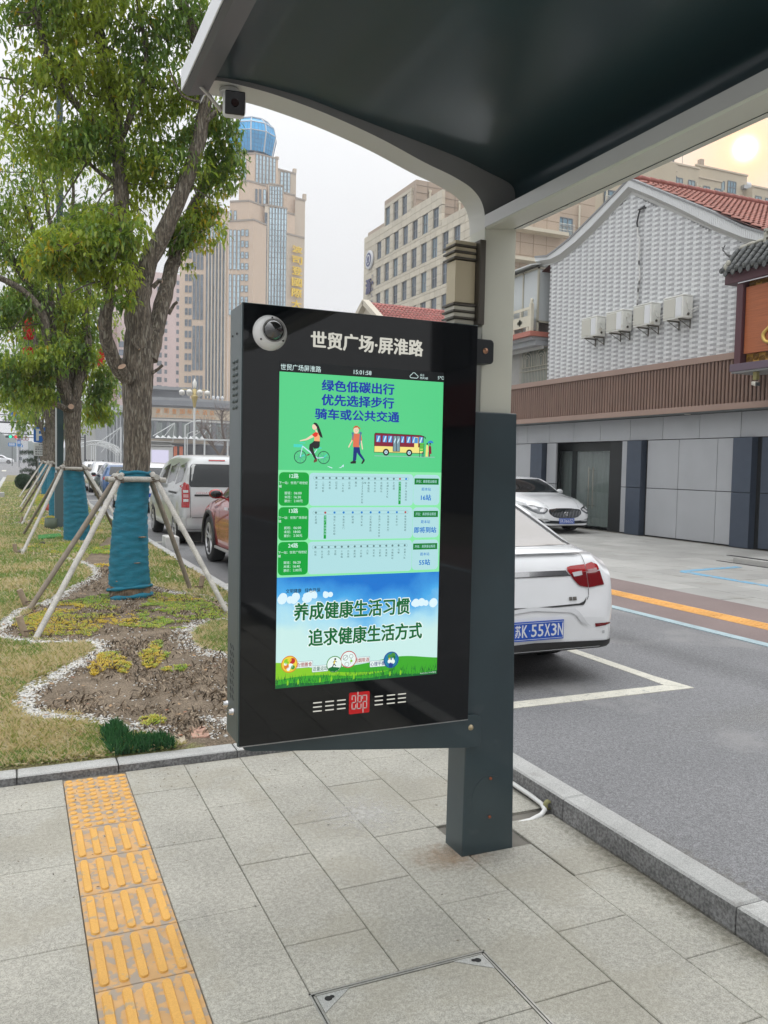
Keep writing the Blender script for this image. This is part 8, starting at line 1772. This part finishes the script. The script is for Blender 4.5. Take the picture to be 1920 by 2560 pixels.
ts=thing('traffic_signal','signal gantry with green and red lights far ahead','traffic light',(0,97,0)); q=MB(); q.tube([(-1.4,97,4.30),(7,97,4.12)],.05,5); q.tube([(-.7,97,3.95),(7,97,3.85)],.04,5); q.tube([(7,97,0),(7,97,4.4)],.1,6); q.build('beam',m_iron,ts)
for x0,xl,cc in ((-.95,-.52,(.02,.9,.45)),(-.10,.02,(.95,.02,.04))):
    q=MB(); q.box(x0-.0,x0+.72 if x0<-.5 else x0+.85,96.9,97.1,3.82,4.08); q.build('signal_head',m_iron,ts); q=MB(); q.lathe([(.15,0),(0,-.01)],(xl+.05,96.88,3.95),axis='y',n=14); q.build('signal_light',M('light_%d'%int(cc[0]*100),cc,.4,emis=1.2),ts)
for x in (.2,.5,.85,1.15): q=MB(); q.lathe([(.20,-.02),(.14,-.02),(.14,.0)],(x,96.95,3.78),axis='y',n=16); q.build('round_sign',M('sign_ringred',(.40,.10,.12) if x<.6 else (.35,.3,.3),.5),ts)
for x,y,z,w_,h_,lab in ((-.44,140,3.8,1.1,.55,'small blue destination sign low over the far road'),(.48,128,3.9,.5,1.0,'upright blue sign beyond the parking notice'),(.9,180,4.2,1.0,.5,'tiny blue sign furthest along the road')):
    t=thing('blue_sign',lab,'road sign',(x,y,z)); q=MB(); q.prism(rrect(x-w_/2,x+w_/2,z-h_/2,z+h_/2,.08),'y',y,y+.05); q.build('plate',M('sign_blue2',(.05,.22,.55),.4),t); q=MB()
    for i in range(3): q.box(x-w_*.35+i*w_*.25,x-w_*.2+i*w_*.25,y-.02,y-.001,z-.15,z+.2)
    q.build('lettering',m_sw,t); q=MB(); q.tube([(x,y+.1,0),(x,y+.1,z+h_/2)],.05,5); q.build('sign_post',m_iron,t)
# red lanterns hung on the lamp post arm
m_lr=M('lantern_red',(.55,.008,.012),.5,tl=.3)
def lantern(x,y,z1,lab,k=1.0,sec=((0,.60),(.74,.94))):
    t=thing('red_lantern',lab,'lantern',(x,y,z1),'red lanterns hung on the street poles')
    for a,b in sec:
        q=MB(); r=.105*k; n=12; prof=[(.03*k,-a*k),(r,-a*k-.03)]+[(r*(1+.10*(i%2)),-a*k-.03-(b-a-.06)*k*i/8) for i in range(9)]+[(.03*k,-b*k)]; q.lathe(prof,(x,y,z1),n=n); q.build('lantern_body',m_lr,t)
    q=MB(); q.lathe([(.115*k,-.085*k),(.115*k,-.125*k)],(x,y,z1),n=12); q.build('dark_band',M('lantern_band',(.03,.05,.06),.5),t)
    q=MB()
    for i in range(8): a=i*.785; q.tube([(x+.05*k*math.cos(a),y+.05*k*math.sin(a),z1-1.0*k),(x+.06*k*math.cos(a),y+.06*k*math.sin(a),z1-1.18*k)],.012,3)
    for i in range(6): a=i*1.05; q.tube([(x+.03*math.cos(a),y+.03*math.sin(a),z1+.02),(x+.13*k*math.cos(a),y+.13*k*math.sin(a),z1+.04)],.02,3)
    q.build('tassel',m_lr,t); q=MB(); q.tube([(x,y,z1+.5),(x,y,z1-1.0*k)],.008,4); q.build('cord',m_iron,t); return t
lantern(.265,19.3,4.72,'tall red lantern hanging left of the forked second tree')
lantern(1.97,22.0,4.4,'red lantern half hidden by leaves beside the near trunk',.8); lantern(-.15,24.5,5.9,'red lantern glimpsed high among the outer leaves',.8); lantern(.42,27,6.5,'small red lantern highest among the leaves',.6)
q=MB(); q.box(.25,.82,19.49,19.53,5.20,5.25); q.build('lantern_arm',m_post,lp)
q=MB(); q.tube([(1.05,27.3,7.2),(.2,27,7.1)],.02,4); tag(q.build('lantern_rod',m_iron),'thin dark rod holding the highest lantern','rod')
# bare winter tree
bt=thing('bare_tree','leafless pollarded tree in front of the hotel podium','tree',(20.6,90,0)); rg=random.Random(3)
q=MB(); limb(q,[(20.6,90,0),(20.55,90,1.6),(20.4,90,2.4)],.28,.22,8); q.build('trunk',M('bare_bark',(.16,.13,.11),.9),bt)
q=MB(); q2=MB(); tips=[]
for P in ([(20.4,90,2.3),(19.6,90,3.4),(19.3,90,4.6),(18.9,90,5.3)],[(20.4,90,2.3),(20.9,90,3.6),(20.6,90,5.0),(20.5,90,6.4),(20.6,90,7.2)],[(20.5,90,2.4),(21.6,90,3.6),(22.0,90,4.6),(22.6,90,5.4)],[(19.5,90,3.5),(18.6,90,4.4),(18.2,90,5.2)]): tips+=limb(q,P,.17,.05,6,rg=rg)[4:]
for p in tips*6:
    e=p+Vector((rg.uniform(-1.5,1.5),rg.uniform(-1,1),rg.uniform(.2,2.0))); m_2=(p+e)/2+Vector((rg.uniform(-.3,.3),0,rg.uniform(-.3,.1))); q2.tube([p,m_2,e],[.03,.02,.008],3)
q.build('branch',M('bare_bark',(.16,.13,.11)),bt); tag(q2.build('twigs',M('bare_twig',(.24,.20,.18),.9),bt),kind='stuff')
# people walking far away
def person(x,y,z,h,lab,coat,lean=0,step=.16,face=0):
    me=bpy.data.meshes.new('person'); k=h/1.72
    V=[(0,0,.95),(0,0,1.15),(0,lean*.1,1.40),(0,lean*.15,1.50),(0,lean*.2,1.60),(-.10,0,.88),(-.11,step*.5,.50),(-.11,step,.09),(-.11,step-.14,.05),(.10,0,.88),(.11,-step*.3,.50),(.11,-step,.09),(.11,-step-.12,.05),(-.19,lean*.1,1.40),(-.25,.02,1.14),(-.24,-.10,.92),(.19,lean*.1,1.40),(.25,-.02,1.14),(.24,-.06,.92)]
    E_=[(0,1),(1,2),(2,3),(3,4),(0,5),(5,6),(6,7),(7,8),(0,9),(9,10),(10,11),(11,12),(2,13),(13,14),(14,15),(2,16),(16,17),(17,18)]
    me.from_pydata([(a*k,b*k,c*k) for a,b,c in V],E_,[]); o=link('person',me)
    s=o.modifiers.new('skin','SKIN'); rad=[.16,.15,.17,.07,.105,.10,.075,.05,.045,.10,.075,.05,.045,.085,.06,.045,.085,.06,.045]
    for v,r_ in zip(me.skin_vertices[0].data,rad): v.radius=(r_*k,r_*k*.85)
    me.skin_vertices[0].data[0].use_root=True; s.use_smooth_shade=True; sb_=o.modifiers.new('sub','SUBSURF'); sb_.levels=1; sb_.render_levels=1
    me.materials.append(coat); o.location=(x,y,z); o.rotation_euler=(0,0,face)
    q=MB(); q.ell((0,lean*.2*k,1.66*k),(.10*k,.11*k,.10*k),10,8); hr=q.build('hair',M('hair_black',(.01,.01,.01),.6),o,world=False); return tag(o,lab,'person')
mcoat=M('coat_navy',(.012,.016,.035),.8); mco2=M('coat_black',(.012,.012,.014),.8)
person(8.83,120,.0,1.72,'walker in a dark navy coat beyond the parked cars',mcoat); person(9.25,121,0,1.68,'walker in black beside the navy coated one',mco2,face=.5)
person(9.45,112,0,1.66,'stooping figure in a black coat pushing a cart',mco2,lean=3,face=.8); person(11.0,120,0,1.65,'figure in a dark coat standing by the pale far car',mcoat,face=1.5)
# scooter rider near the blue cart reads as a small dark figure
person(8.65,52,0,1.2,'small crouching figure in dark clothes by the blue cart',mcoat,lean=2.5,face=1.2)
# green light gantry partner: roadside steel frame (poles at the lawn end)

# ---------- haze ----------
hz_=bpy.data.materials.new('haze_air'); hz_.use_nodes=True; t=hz_.node_tree; t.nodes.remove(t.nodes['Principled BSDF']); pv=t.nodes.new('ShaderNodeVolumePrincipled'); pv.inputs['Color'].default_value=(.93,.95,1,1); pv.inputs['Density'].default_value=HAZE; t.links.new(pv.outputs[0],t.nodes['Material Output'].inputs['Volume'])
q=MB(); q.box(-420,420,-170,720,-1.06,125); h_=q.build('haze',hz_); tag(h_,kind='stuff')
scn.cycles.volume_bounces=2
